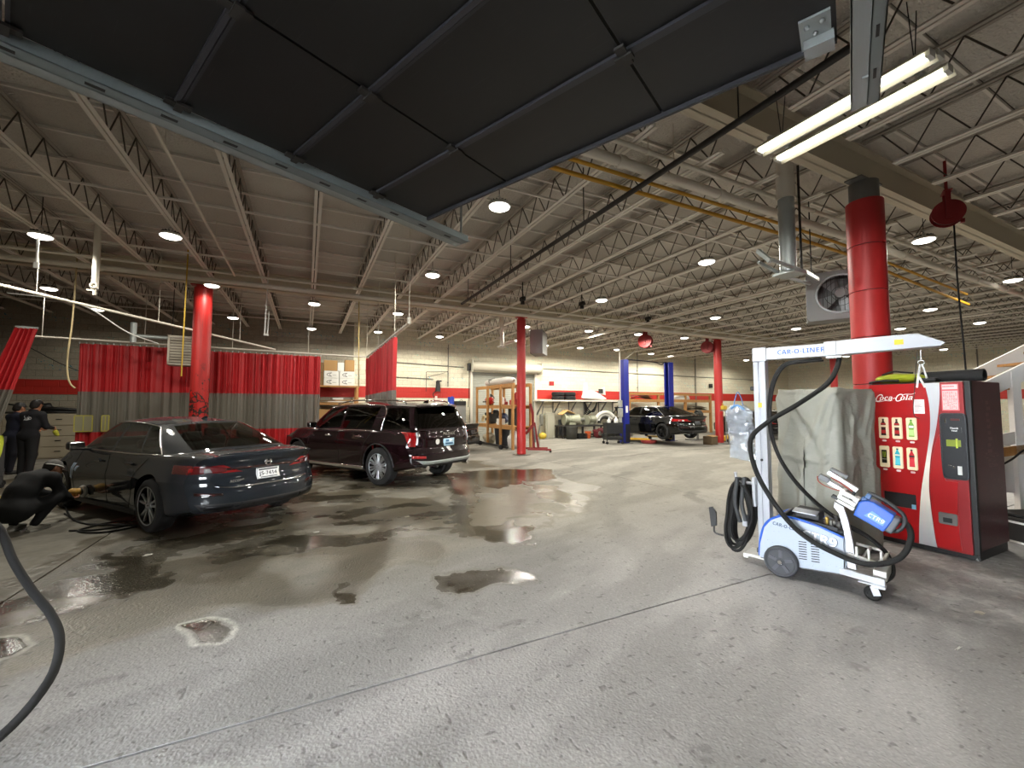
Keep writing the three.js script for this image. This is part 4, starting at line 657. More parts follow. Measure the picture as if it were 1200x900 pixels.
// letters that face backwards on a car's tail: local text x -> car +z... seen from behind, left is -z
const tailLetters = (text, size, x, y, z) => letters(text, size, 0.006).rotateY(-Math.PI / 2).translate(x, y, z);
{
  const t = thing('car', 'dark grey sedan with a white plate being polished at its front wheel', 'car', [-1.06, 0, 7.43], sedanHead);
  const c = buildCar({ ...SEDAN, paint: M.sedanPaint, sideGlass: M.glass, rearGlass: M.glass, rimMat: M.rimBright }, t);
  sedanDetails(t, c, M.sedanPaint, M.sedanPlate, { lamp: M.tailRed, lamp2: M.redLamp, strip: M.chrome, emblem: true });
  const h1 = c.cast(V3(-4, 0.665, -0.4), XP), h2 = c.cast(V3(-4, 0.7, 0.4), XP);
  mesh('lettering', tailLetters('ACCORD', 0.032, h1.p.x - 0.006, 0.665, -0.40), M.chrome, t); for (const [a, b, d, e, f] of [[2.42, 0.5, 2.34, 0.74, 0.1], [2.3, 0.62, 2.22, 0.7, 0.08]]) mesh('pale_streak', plate(c.cast, 5, 6, c.side(-1)(between([[a, b], [a + f * 0.6, b + 0.02]], [[d, e], [d + f, e]])), ZP, 0.002, 0.002), std(0x9fb0c8, 0.5), t); mesh('badge', tailLetters('HYBRID', 0.02, h2.p.x - 0.006, 0.69, 0.42), M.chrome, t);  // two pale bluish streaks laid on the left side near the front wheel
}
const SUV = {
  rear: -1.13, front: 3.85, wb: 2.9, tireR: 0.39, tireW: 0.25, rim: 0.265, track: 1.7, arch: 0.435, crease: 0.86, bulge: 0.02, spokes: 10, twin: true,
  tail: (y, z) => 0.3 * Math.pow(Math.abs(z) / 0.95, 4) + (y < 0.5 ? (0.5 - y) * 0.5 : 0) + 0.07 * sm(0.68, 0.78, y) + 0.04 * sm(0.95, 1.13, y),
  nose: (y, z) => 0.35 * Math.pow(Math.abs(z) / 0.95, 3) + 0.12 * sm(0.8, 1.1, y),
  body: {
    top: [[-1.13, 1.13], [0, 1.12], [1.4, 1.1], [2.3, 1.1], [2.9, 1.13], [3.4, 1.07], [3.85, 0.96]], sh: [[-1.13, 1.11], [0, 1.1], [1.4, 1.09], [2.3, 1.08], [2.9, 1.06], [3.4, 1.0], [3.85, 0.9]],
    wsh: [[-1.13, 0.86], [-0.6, 0.89], [0, 0.905], [1.4, 0.905], [2.3, 0.89], [2.9, 0.87], [3.4, 0.83], [3.85, 0.72]], wmax: [[-1.13, 0.93], [-0.6, 0.965], [0, 0.985], [0.8, 0.97], [2, 0.97], [2.9, 0.985], [3.4, 0.94], [3.85, 0.82]],
    yb: [[-1.13, 0.42], [-0.6, 0.34], [0, 0.25], [2.9, 0.24], [3.5, 0.26], [3.85, 0.32]],
  },
  cols: [
    [[-1.02, 1.13, 0], [-0.76, 1.64, 0], 'rear'], [[-0.99, 1.13, 0.6], [-0.74, 1.63, 0.48], 'rear'], [[-0.90, 1.125, 0.81], [-0.69, 1.61, 0.63], 'pillar'], [[-0.8, 1.12, 0.85], [-0.6, 1.615, 0.67], 'side'], [[0.0, 1.11, 0.885], [-0.06, 1.635, 0.71], 'pillar'],
    [[0.32, 1.105, 0.89], [0.16, 1.64, 0.72], 'side'], [[1.28, 1.1, 0.89], [1.22, 1.645, 0.72], 'pillar'], [[1.37, 1.1, 0.89], [1.3, 1.645, 0.72], 'side'], [[2.45, 1.09, 0.86], [1.95, 1.59, 0.67], 'pillar'], [[2.62, 1.1, 0.78], [2.03, 1.605, 0.6], 'front'], [[2.82, 1.13, 0.45], [2.1, 1.64, 0.36], 'front'], [[2.88, 1.135, 0], [2.12, 1.65, 0], 'end'],
  ],
  roof: [[-0.76, 1.645], [-0.2, 1.705], [0.6, 1.725], [1.4, 1.715], [2.12, 1.655]], cabin: [-0.9, 2.4], cabinY: 1.09, seats: [[-0.35, 0.4, 0.5], [-0.35, -0.4, 0.5], [0.55, 0.4, 0.5], [0.55, -0.4, 0.5], [1.4, 0.4, 0.5], [1.4, -0.4, 0.5]], mirror: [2.2, 1.2, 0.93], sillY: 0.33, sillZ: 0.94,
  seams: [[[1.32, 1.08], [1.3, 0.7], [1.28, 0.36]], [[2.38, 1.07], [2.44, 0.7], [2.36, 0.36]], [[0.26, 1.08], [0.42, 0.85], [0.5, 0.6], [0.6, 0.36]]], handles: [[0.62, 0.98], [1.68, 0.97]],
  trim: [[[4.6, 0.0], [5, 0.0], [6, 0.0], [7, 0.0], [8, 0.0]], [[4.2, 0.02], [4.2, 0.35], [4.2, 0.7], [4.3, 0.95], [5, 0.99], [6, 0.99], [7, 0.99], [8, 0.97]]], trimR: 0.013,
};
M.suvPaint = paint(0x150408, 0, 0.5);
{
  const t = thing('car', 'dark burgundy sport utility car with chrome window trim and roof rails', 'car', [2.14, 0, 9.38], [-0.52, 0.854]);
  const c = buildCar({ ...SUV, paint: M.suvPaint, sideGlass: M.darkGlass, rearGlass: phys({ color: 0x121314, transmission: 1, roughness: 0.02, thickness: 0 }), rimMat: M.rimBright, sillMat: M.chrome, handleMat: M.chrome, trim: SUV.trim }, t);
  const { cast, tail, side } = c;
  for (const z of [1, -1]) {
    mesh('tail_lamp', plate(cast, 6, 14, tail(between([[z * 0.80, 0.82], [z * 0.9, 0.82]], [[z * 0.78, 1.1], [z * 0.885, 1.1]])), XP, 0.01), M.redLamp, t);
    mesh('lamp_edge', plate(cast, 2, 10, tail(between([[z * 0.765, 0.85], [z * 0.795, 0.85]], [[z * 0.745, 1.1], [z * 0.775, 1.1]])), XP, 0.011), M.clearLamp, t);
    mesh('quarter_lamp', plate(cast, 6, 8, side(z)(between([[-0.86, 0.85], [-0.8, 0.88]], [[-0.88, 1.08], [-0.66, 1.085]])), z > 0 ? ZN : ZP, 0.008), M.redLamp, t);
    mesh('bumper_lamp', plate(cast, 8, 2, tail(between([[z * 0.66, 0.585], [z * 0.88, 0.595]], [[z * 0.66, 0.635], [z * 0.88, 0.65]])), XP, 0.008), M.redLamp, t);
    mesh('roof_rail', [tube([V3(-0.5, 1.67, z * 0.66), V3(-0.4, 1.72, z * 0.665), V3(0.4, 1.75, z * 0.68), V3(1.3, 1.735, z * 0.67), V3(1.75, 1.67, z * 0.655)], 0.016, 50, 8)], M.chrome, t);
    mesh('arch_trim', [0, 2.9].map((x) => { const pts = []; for (let k = 0; k <= 18; k++) { const a = lerp(0.02, Math.PI - 0.02, k / 18), h = cast(V3(x + Math.cos(a) * 0.45, 0.4 + Math.sin(a) * 0.45, z * 2), z > 0 ? ZN : ZP); if (h) pts.push(h.p); } return tube(pts, 0.016, 40, 6); }), M.cladding, t);
    mesh('exhaust_tip', new THREE.CylinderGeometry(0.045, 0.045, 0.14, 20, 1).rotateZ(Math.PI / 2).translate(-1.0, 0.4, z * 0.62), M.chrome, t);
  }
  mesh('skid_plate', plate(cast, 24, 3, tail(between([[-0.7, 0.47], [0.7, 0.47]], [[-0.82, 0.555], [-0.6, 0.535], [0.6, 0.535], [0.82, 0.555]])), XP, 0.01), M.zinc, t);
  mesh('lower_bumper', plate(cast, 24, 2, tail(between([[-0.8, 0.43], [0.8, 0.43]], [[-0.86, 0.47], [0.86, 0.47]])), XP, 0.005), M.cladding, t);
  mesh('spoiler', (() => { const g = grid(24, 6, (a, b) => { const z = lerp(-0.62, 0.62, a), k = Math.abs(z) / 0.62; return V3(lerp(-0.62, -0.98 + 0.1 * k * k, b), lerp(1.69, 1.655, b) - 0.05 * k * k + 0.012 * Math.sin(b * Math.PI), z); }); const h = g.clone().translate(0, -0.035, 0); return merge([g, h]); })(), phys({ color: 0x16080d, metalness: 0.3, roughness: 0.3, clearcoat: 1, side: THREE.DoubleSide }), t);
  mesh('fin_antenna', extr([[0, 0], [0.17, 0], [0.03, 0.06], [0, 0.065]], 0.02, 0.008).translate(-0.45, 1.68, -0.01), M.suvPaint, t);
  mesh('number_plate', plate(cast, 6, 2, tail(between([[-0.155, 0.80], [0.155, 0.80]], [[-0.155, 0.95], [0.155, 0.95]])), XP, 0.014), std(0xffffff, 0.45, 0, { map: canvasTex(256, 128, (g, w, h) => { g.fillStyle = '#a9cbe0'; g.fillRect(0, 0, w, h); g.fillStyle = '#3f6f95'; g.fillRect(30, 78, 196, 28); g.fillRect(40, 20, 80, 36); g.fillStyle = '#dfe9ee'; g.fillRect(140, 20, 70, 40); }) }), t);
  const h = cast(V3(-4, 0.9, -0.34), XP); mesh('round_sticker', new THREE.CylinderGeometry(0.055, 0.055, 0.006, 24).rotateZ(Math.PI / 2).translate(h.p.x - 0.006, 0.9, -0.34), M.white, t);
  mesh('sticker', plate(cast, 2, 2, tail(between([[-0.06, 0.70], [0.03, 0.70]], [[-0.08, 0.785], [0.02, 0.785]])), XP, 0.006), M.white, t);
  mesh('tail_lettering', tailLetters('PALISADE', 0.058, cast(V3(-4, 1.05, 0.3), XP).p.x - 0.008, 1.05, 0.02), M.chrome, t);
}
// the black sedan between the lift posts, raised a hand's breadth; and two more cars deeper in the hall
M.blackPaint = paint(0x050506, 0, 0.3);
{
  const t = thing('car', 'black sedan lifted between the posts of the blue car lift', 'car', [14.25, 0.24, 12.95], [-0.03, 1]);
  const c = buildCar({ ...SEDAN, paint: M.blackPaint, sideGlass: M.darkGlass, rearGlass: M.darkGlass, rimMat: M.rimDark }, t);
  sedanDetails(t, c, M.blackPaint, std(0xffffff, 0.45, 0, { map: plateTex('', '#23252a', '#000') }), { lamp: M.redLamp, lamp2: M.redLamp, strip: M.chrome, emblem: false });
  copyOf(t, 'black car behind the burgundy car, only its tail showing', 4.62, 0, 14.7, Math.atan2(0.72, -0.69));
}
// ================================================================ SPOT WELDER
{
  const t = thing('spot_welder', 'white and blue wheeled spot welder with tall gallows arm and thick cables', 'welder', [4.30, 0, 2.56], [0.28, -0.96]);
  const chip = canvasTex(512, 512, (g, w, h) => { const r = rng(4); g.fillStyle = '#a6b1be'; g.fillRect(0, 0, w, h); for (let i = 0; i < 420; i++) { g.fillStyle = ['#7f8ea0', '#aab6c4', '#59636f', '#b5c0cc'][Math.floor(r() * 4)]; g.globalAlpha = 0.55; g.fillRect(r() * w, r() * h, 1 + r() * 9 * r(), 1 + r() * 4); } }, true);
  const shellWhite = std(0xffffff, 0.42, 0, { map: chip }), blue = std(0x1b55b8, 0.35), steelWhite = std(0xaaadb3, 0.4, 0.05), aluminium = std(0xb9bcc2, 0.4, 0.55), grey = std(0x54575b, 0.5), darkGrey = std(0x2a2b2d, 0.6);
  const prof = [[-0.19, 0.13], [-0.18, 0.26], [-0.14, 0.42], [-0.08, 0.5], [0.0, 0.545], [0.12, 0.545], [0.3, 0.51], [0.47, 0.45], [0.465, 0.15], [0.1, 0.115]];
  const side = (z) => worldUV(extr(prof, 0.012, 0.004).translate(0, 0, z), (x, y) => [x * 1.6, y * 1.6]);
  mesh('side_panel', side(0.195), shellWhite, t); mesh('side_panel', side(-0.207), shellWhite, t);
  mesh('body_shell', extr(prof.map(([x, y]) => [x * 0.985 + 0.002, y - 0.012]), 0.38, 0.006).translate(0, 0, -0.19), grey, t);
  mesh('blue_edge', [1, -1].map((z) => tube([[-0.195, 0.14], [-0.187, 0.27], [-0.147, 0.43], [-0.085, 0.51], [-0.0, 0.553], [0.12, 0.553], [0.3, 0.518], [0.475, 0.457]].map(([x, y]) => V3(x, y, z * 0.2)), 0.011, 60, 8)), blue, t);
  mesh('front_panel', rbox(0.012, 0.29, 0.36, 0.004, 0.475, 0.3, 0), shellWhite, t);
  for (const x of [0.15, 0.245]) for (let k = 0; k < 8; k++) mesh('vent_slot', box(0.062, 0.008, 0.008, x + 0.02, 0.2 + k * 0.022, 0.209, 0, 0, 0.1), darkGrey, t);
  const ink = std(0x47586e, 0.5), outline = std(0xe9eef4, 0.4);
  mesh('body_lettering', letters('CAR-O-LINER', 0.03, 0.003).rotateZ(-0.12).translate(0.06, 0.465, 0.211), ink, t);
  mesh('model_lettering', letters('CTR9', 0.085, 0.004).rotateZ(-0.13).translate(0.3, 0.415, 0.211), ink, t);
  mesh('model_lettering_face', letters('CTR9', 0.081, 0.004).rotateZ(-0.13).translate(0.3, 0.4155, 0.2135), outline, t);
  const wr = new THREE.LatheGeometry([[0.02, -0.03], [0.115, -0.026], [0.128, -0.03], [0.14, -0.02], [0.142, 0], [0.14, 0.02], [0.128, 0.03], [0.118, 0.024], [0.11, 0.008], [0.05, 0.012], [0.02, 0.03]].map(([x, y]) => new THREE.Vector2(x, y)), 40).rotateX(Math.PI / 2);
  for (const z of [0.245, -0.245]) {
    const w = mesh('wheel', wr, std(0x3b3d42, 0.6), t); w.position.set(0, 0.142, z); if (z < 0) w.rotation.y = Math.PI;
    mesh('wheel_spokes', [...Array(5)].map((_, k) => box(0.075, 0.03, 0.012, 0.065, 0, 0.014).rotateZ(k * 1.2566 + 0.3)), std(0x4a4c52, 0.6), w); mesh('wheel_cap', new THREE.CylinderGeometry(0.018, 0.022, 0.03, 16).rotateX(Math.PI / 2).translate(0, 0, 0.03), M.chrome, w);
  }
  mesh('axle', new THREE.CylinderGeometry(0.012, 0.012, 0.5, 12).rotateX(Math.PI / 2).translate(0, 0.142, 0), M.greySteel, t);
  // post and gallows arm
  const post = []; for (const [dx, dz] of [[1, 1], [1, -1], [-1, 1], [-1, -1]]) post.push(rbox(0.05, 2.0, 0.05, 0.008, -0.215 + dx * 0.032, 1.09, -0.08 + dz * 0.032)); post.push(box(0.09, 2.0, 0.09, -0.215, 1.09, -0.08));
  mesh('post', post, steelWhite, t); mesh('post_foot', rbox(0.16, 0.06, 0.2, 0.01, -0.2, 0.12, -0.08), grey, t);
  mesh('warning_sticker', [box(0.036, 0.05, 0.003, -0.215, 1.62, -0.021)], std(0xd9b21c, 0.5), t); mesh('post_bolt', new THREE.CylinderGeometry(0.013, 0.013, 0.01, 14).rotateX(Math.PI / 2).translate(-0.215, 1.05, -0.02), M.black, t);
  const yaw = 0.13, arm = (g) => g.rotateY(yaw).translate(-0.215, 2.07, -0.08);
  mesh('arm_corner', arm(rbox(0.13, 0.15, 0.135, 0.012, 0, 0.08, 0)), steelWhite, t);
  mesh('arm_beam', arm(merge([rbox(0.60, 0.125, 0.11, 0.01, 0.355, 0.085, 0), box(0.58, 0.012, 0.118, 0.35, 0.03, 0)])), steelWhite, t);
  const ext = extr([[0.55, 0.028], [1.34, 0.055], [1.36, 0.075], [1.2, 0.165], [0.55, 0.155]], 0.118, 0.006).translate(0, 0, -0.059);
  mesh('arm_extension', arm(ext), steelWhite, t);
  mesh('arm_seam', arm(box(0.006, 0.135, 0.136, 0.64, 0.093, 0)), M.greySteel, t);
  mesh('arm_lettering', arm(letters('CAR-O-LINER', 0.046, 0.003).translate(0.36, 0.09, 0.0555)), std(0x1d4f9c, 0.4), t);
  mesh('warning_sticker', arm(box(0.06, 0.045, 0.003, 1.08, 0.105, 0.066)), std(0xe0b81e, 0.5), t);
  mesh('cable_slider', arm(box(0.12, 0.02, 0.08, 0.62, 0.012, 0)), M.white, t);
  mesh('balancer_hook', [arm(merge([bar(V3(1.22, 0.03, 0), V3(1.22, -0.06, 0), 0.005, 6), new THREE.TorusGeometry(0.02, 0.004, 6, 16).translate(1.22, -0.08, 0), bar(V3(1.21, -0.1, 0), V3(1.185, -0.3, 0), 0.008, 6), bar(V3(1.225, -0.1, 0), V3(1.25, -0.22, 0), 0.008, 6), bar(V3(1.2, -0.2, 0), V3(1.235, -0.3, 0.01), 0.008, 6)]))], M.white, t);
  mesh('hook_cord', arm(tube([V3(1.2, 0.03, 0), V3(1.17, -0.3, 0), V3(1.16, -0.55, 0.01), V3(1.19, -0.57, 0.01)], 0.003, 20, 5)), M.black, t);
  // cables
  const path = (pts) => pts.map(([x, y, z]) => V3(x, y, z));
  const c1 = path([[0.44, 2.07, -0.16], [0.43, 1.98, -0.1], [0.38, 1.83, 0.02], [0.17, 1.63, 0.17], [-0.04, 1.46, 0.33], [-0.17, 1.3, 0.41], [-0.16, 1.04, 0.39], [-0.04, 0.74, 0.34], [0.17, 0.47, 0.32], [0.4, 0.345, 0.3], [0.65, 0.31, 0.32], [0.83, 0.39, 0.27], [0.9, 0.53, 0.19], [0.88, 0.63, 0.1], [0.80, 0.68, 0.07]]);
  mesh('weld_cable', tube(c1, 0.022, 160, 12), M.rubber, t);
  const c2 = path([[0.3, 2.07, -0.15], [0.18, 2.06, -0.08], [0.02, 2.03, -0.02], [-0.07, 1.89, 0.0], [-0.12, 1.58, 0.02], [-0.09, 1.25, 0.03], [0.03, 0.96, 0.03], [0.23, 0.69, -0.03], [0.42, 0.53, -0.09], [0.6, 0.42, -0.14], [0.72, 0.28, -0.18], [0.74, 0.16, -0.12], [0.66, 0.08, 0.0]]);
  mesh('hose', tube(c2, 0.018, 140, 10), M.rubber, t); mesh('hose', tube(c2.map((p) => p.clone().add(V3(0.02, -0.015, 0.025))), 0.011, 140, 8), M.rubber, t);
  // coiled mains lead on the rear hook, and pedal
  const coil = (x0, x1, z, r, y0, y1) => { const p = []; for (let k = 0; k < 14; k++) { const a = k / 14 * Math.PI * 2; p.push(V3(lerp(x0, x1, 0.5 + 0.5 * Math.cos(a)) - 0.06 * Math.max(0, -Math.sin(a)), lerp(y0, y1, 0.5 + 0.5 * Math.sin(a)), z + 0.02 * Math.sin(a * 2))); } return tube(p, r, 80, 8, true); };
  for (const [a, b, z, r, y0, y1] of [[-0.55, -0.33, 0.04, 0.017, 0.1, 0.8], [-0.53, -0.32, 0.0, 0.017, 0.06, 0.84], [-0.5, -0.3, -0.04, 0.017, 0.14, 0.82], [-0.57, -0.36, -0.09, 0.016, 0.1, 0.72], [-0.5, -0.31, -0.12, 0.016, 0.12, 0.83], [-0.48, -0.29, 0.08, 0.016, 0.2, 0.78]]) mesh('coiled_lead', coil(a, b, z, r, y0, y1), M.rubber, t);
  mesh('lead_hook', [bar(V3(-0.26, 0.8, 0), V3(-0.46, 0.8, 0), 0.016), bar(V3(-0.46, 0.8, 0), V3(-0.47, 0.9, 0), 0.016), rbox(0.03, 0.3, 0.1, 0.006, -0.28, 0.72, 0), rbox(0.05, 0.12, 0.05, 0.01, -0.36, 0.42, 0.07)], steelWhite, t);
  mesh('lead_strap', [tube([V3(-0.42, 0.86, 0.09), V3(-0.44, 0.6, 0.11), V3(-0.40, 0.4, 0.1)], 0.022, 20, 8), tube([V3(-0.36, 0.86, 0.06), V3(-0.38, 0.6, 0.1), V3(-0.35, 0.42, 0.09)], 0.022, 20, 8)], std(0x303234, 0.6), t);
  mesh('foot_pedal', [extr([[0, 0], [0.05, 0.02], [0.05, 0.16], [0.01, 0.21], [-0.02, 0.2]], 0.02, 0.004).translate(-0.72, 0.28, 0.02), tube([V3(-0.7, 0.29, 0.02), V3(-0.69, 0.22, 0.03), V3(-0.6, 0.2, 0.02)], 0.01, 14, 6)], darkGrey, t);
  mesh('rear_feet', [rbox(0.2, 0.03, 0.26, 0.01, -0.27, 0.09, 0), rbox(0.05, 0.05, 0.05, 0.01, -0.35, 0.08, 0.1)], M.white, t);
  // top tray, control box, fittings
  mesh('top_tray', [rbox(0.42, 0.02, 0.32, 0.006, 0.2, 0.535, 0).rotateZ(-0.1), rbox(0.03, 0.05, 0.32, 0.008, 0.02, 0.56, 0), rbox(0.36, 0.04, 0.02, 0.008, 0.2, 0.55, 0.16).rotateZ(-0.1)], darkGrey, t);
  mesh('control_box', [rbox(0.2, 0.075, 0.2, 0.01, 0.16, 0.6, 0.02).rotateZ(-0.05)], darkGrey, t); mesh('control_panel', rbox(0.19, 0.012, 0.12, 0.004, 0.155, 0.642, 0.06).rotateZ(-0.05).rotateX(0.12), aluminium, t);
  mesh('fittings', [rbox(0.07, 0.06, 0.08, 0.01, 0.35, 0.54, 0.06), cyl(0.025, 0.025, 0.07, 0.42, 0.53, 0.08), cyl(0.02, 0.02, 0.08, 0.38, 0.55, -0.05), sph(0.022, 0.4, 0.56, 0.12), rbox(0.1, 0.05, 0.06, 0.01, 0.42, 0.5, -0.1)], M.greySteel, t);
  mesh('brass_valve', [cyl(0.014, 0.014, 0.05, 0.345, 0.555, 0.12), sph(0.018, 0.345, 0.585, 0.12)], std(0xb89a52, 0.35, 0.8), t);
  // front frame and caster wheels
  for (const z of [0.2, -0.2]) mesh('frame_leg', [beam(V3(0.44, 0.17, z), V3(0.74, 0.165, z + Math.sign(z) * 0.04), 0.035, 0.05)], aluminium, t);
  mesh('front_rack', [beam(V3(0.5, 0.33, 0.19), V3(0.72, 0.3, 0.22), 0.02, 0.02), beam(V3(0.5, 0.33, -0.19), V3(0.72, 0.3, -0.22), 0.02, 0.02), beam(V3(0.72, 0.3, 0.22), V3(0.72, 0.3, -0.22), 0.02, 0.02), beam(V3(0.6, 0.315, 0.2), V3(0.6, 0.315, -0.2), 0.02, 0.02), rbox(0.09, 0.08, 0.34, 0.01, 0.7, 0.19, 0)], M.white, t);
  for (const [x, z] of [[0.56, 0.205], [0.64, 0.213], [0.72, 0.22]]) mesh('rack_peg', cyl(0.009, 0.009, 0.09, x, 0.36, z, 10), M.white, t);
  for (const z of [0.25, -0.25]) {
    mesh('caster', [new THREE.TorusGeometry(0.042, 0.018, 10, 28).translate(0.66, 0.06, z), new THREE.CylinderGeometry(0.03, 0.03, 0.03, 20).rotateX(Math.PI / 2).translate(0.66, 0.06, z)], M.rubber, t);
    mesh('caster_fork', [box(0.05, 0.075, 0.005, 0.68, 0.09, z + 0.024, 0, 0, 0.3), box(0.05, 0.075, 0.005, 0.68, 0.09, z - 0.024, 0, 0, 0.3), rbox(0.09, 0.025, 0.08, 0.006, 0.7, 0.13, z), box(0.1, 0.008, 0.05, 0.62, 0.135, z)], aluminium, t);
  }
  // gun holder and gun
  mesh('gun_holder', extr([[0.49, 0.2], [0.545, 0.2], [0.53, 0.42], [0.505, 0.6], [0.475, 0.72], [0.42, 0.75], [0.41, 0.71], [0.445, 0.66], [0.475, 0.5]], 0.03, 0.004).translate(0, 0, 0.14), aluminium, t);
  const gun = (g) => g.rotateZ(-0.48).translate(0.42, 0.84, 0.13);
  const gunBlue = extr((() => { const s = new THREE.Shape(); s.moveTo(0.2, -0.085); s.lineTo(0.4, -0.09); s.quadraticCurveTo(0.415, -0.02, 0.4, 0.06); s.lineTo(0.26, 0.075); s.quadraticCurveTo(0.2, 0.07, 0.185, 0.02); s.closePath(); return s; })(), 0.11, 0.01, 8).translate(0, 0, -0.055);
  mesh('gun_body', gun(gunBlue), blue, t);
  mesh('gun_stripe', gun(extr([[0.25, -0.05], [0.385, -0.055], [0.385, -0.005], [0.28, 0.015]], 0.004, 0.002).translate(0, 0, 0.066)), std(0x5f93dd, 0.4), t);
  mesh('gun_lettering', gun(letters('CTR9', 0.035, 0.003).rotateZ(0.02).translate(0.325, -0.024, 0.073)), M.white, t);
  mesh('gun_end_cap', gun(rbox(0.06, 0.15, 0.12, 0.02, 0.43, -0.015, 0, 3)), grey, t);
  mesh('gun_handle', gun(tube([V3(0.19, 0.12, 0), V3(0.23, 0.13, 0), V3(0.36, 0.12, 0), V3(0.45, 0.09, 0), V3(0.485, 0.03, 0), V3(0.475, -0.05, 0), V3(0.45, -0.07, 0)], 0.016, 60, 10)), darkGrey, t);
  mesh('gun_trigger', gun(merge([rbox(0.04, 0.05, 0.05, 0.012, 0.205, 0.1, 0), rbox(0.04, 0.04, 0.04, 0.01, 0.19, 0.06, 0)])), std(0x3b5c86, 0.5), t);
  mesh('gun_yoke', gun(merge([rbox(0.13, 0.035, 0.03, 0.006, 0.09, 0.035, 0.05), rbox(0.13, 0.035, 0.03, 0.006, 0.1, -0.01, 0.06), rbox(0.13, 0.03, 0.03, 0.006, 0.11, -0.05, 0.05), rbox(0.03, 0.12, 0.1, 0.006, 0.045, 0, 0), rbox(0.03, 0.12, 0.1, 0.006, 0.155, -0.01, 0), rbox(0.1, 0.08, 0.06, 0.01, 0.1, 0, -0.02)])), M.white, t);
  mesh('gun_core', gun(merge([rbox(0.04, 0.1, 0.09, 0.01, 0.18, -0.02, 0), cyl(0.012, 0.012, 0.1, 0.12, 0.02, 0.03).rotateZ(0.1), rbox(0.05, 0.03, 0.05, 0.006, 0.02, -0.04, 0.03)])), darkGrey, t);
  mesh('electrode_arm', gun(beam(V3(0.12, 0.1, 0), V3(-0.12, 0.13, 0), 0.05, 0.035)), aluminium, t); mesh('electrode_arm', gun(beam(V3(0.05, 0.04, 0), V3(-0.09, 0.05, 0), 0.045, 0.03)), aluminium, t);
  mesh('electrode_sheath', gun(merge([rbox(0.14, 0.03, 0.06, 0.008, -0.05, 0.165, 0), rbox(0.09, 0.05, 0.05, 0.012, -0.12, 0.06, 0.01)])), std(0x6d6f72, 0.55), t);
  mesh('gun_wires', [gun(tube([V3(0.06, 0.05, 0.05), V3(-0.04, 0.02, 0.07), V3(-0.14, 0.02, 0.05), V3(-0.17, 0.05, 0.02)], 0.005, 30, 6)), gun(tube([V3(0.1, 0.08, 0.04), V3(0.0, 0.1, 0.06), V3(-0.08, 0.1, 0.03)], 0.006, 30, 6))], std(0x9c4a3c, 0.5), t);
  mesh('bag_bar', [rbox(0.045, 0.045, 0.4, 0.01, -0.31, 1.8, -0.3)], M.black, t);
}
{ // clear plastic bag hanging on the rear bar of the welder
  const film = phys({ color: 0xe3e9f0, transmission: 0.82, roughness: 0.12, thickness: 0, side: THREE.DoubleSide }), t = thing('plastic_bag', 'crumpled clear plastic bag with blue drawstring hanging behind the white post', 'bag', [4.61, 0, 3.27], [0.28, -0.96]);
  const w = (a, b) => (fbm(a * 7 + 3, b * 9, 3) - 0.5);
  const skin = (sz) => grid(18, 30, (a, b) => { const wd = lerp(0.085, 0.145, sm(0, 0.12, 1 - b)), y = lerp(1.0, 1.62, b) - 0.05 * a * (1 - b), th = sz * (0.02 + 0.045 * Math.sin(a * Math.PI) * Math.sin(b * Math.PI)); return V3((a - 0.5) * 2 * wd + 0.05 * (1 - b) + w(a, b) * 0.03, y, th + w(a + sz * 5, b * 1.3) * 0.05); });
  mesh('film', [skin(1), skin(-1)], film, t);
  mesh('drawstring', [tube([V3(-0.05, 1.6, 0), V3(-0.02, 1.72, 0.01), V3(0.0, 1.78, 0), V3(0.03, 1.72, -0.01), V3(0.06, 1.6, 0)], 0.005, 30, 6), tube([V3(-0.07, 1.58, 0.02), V3(0, 1.62, 0.03), V3(0.08, 1.57, 0.02)], 0.012, 20, 6)], std(0x4b7fb5, 0.5), t);
}
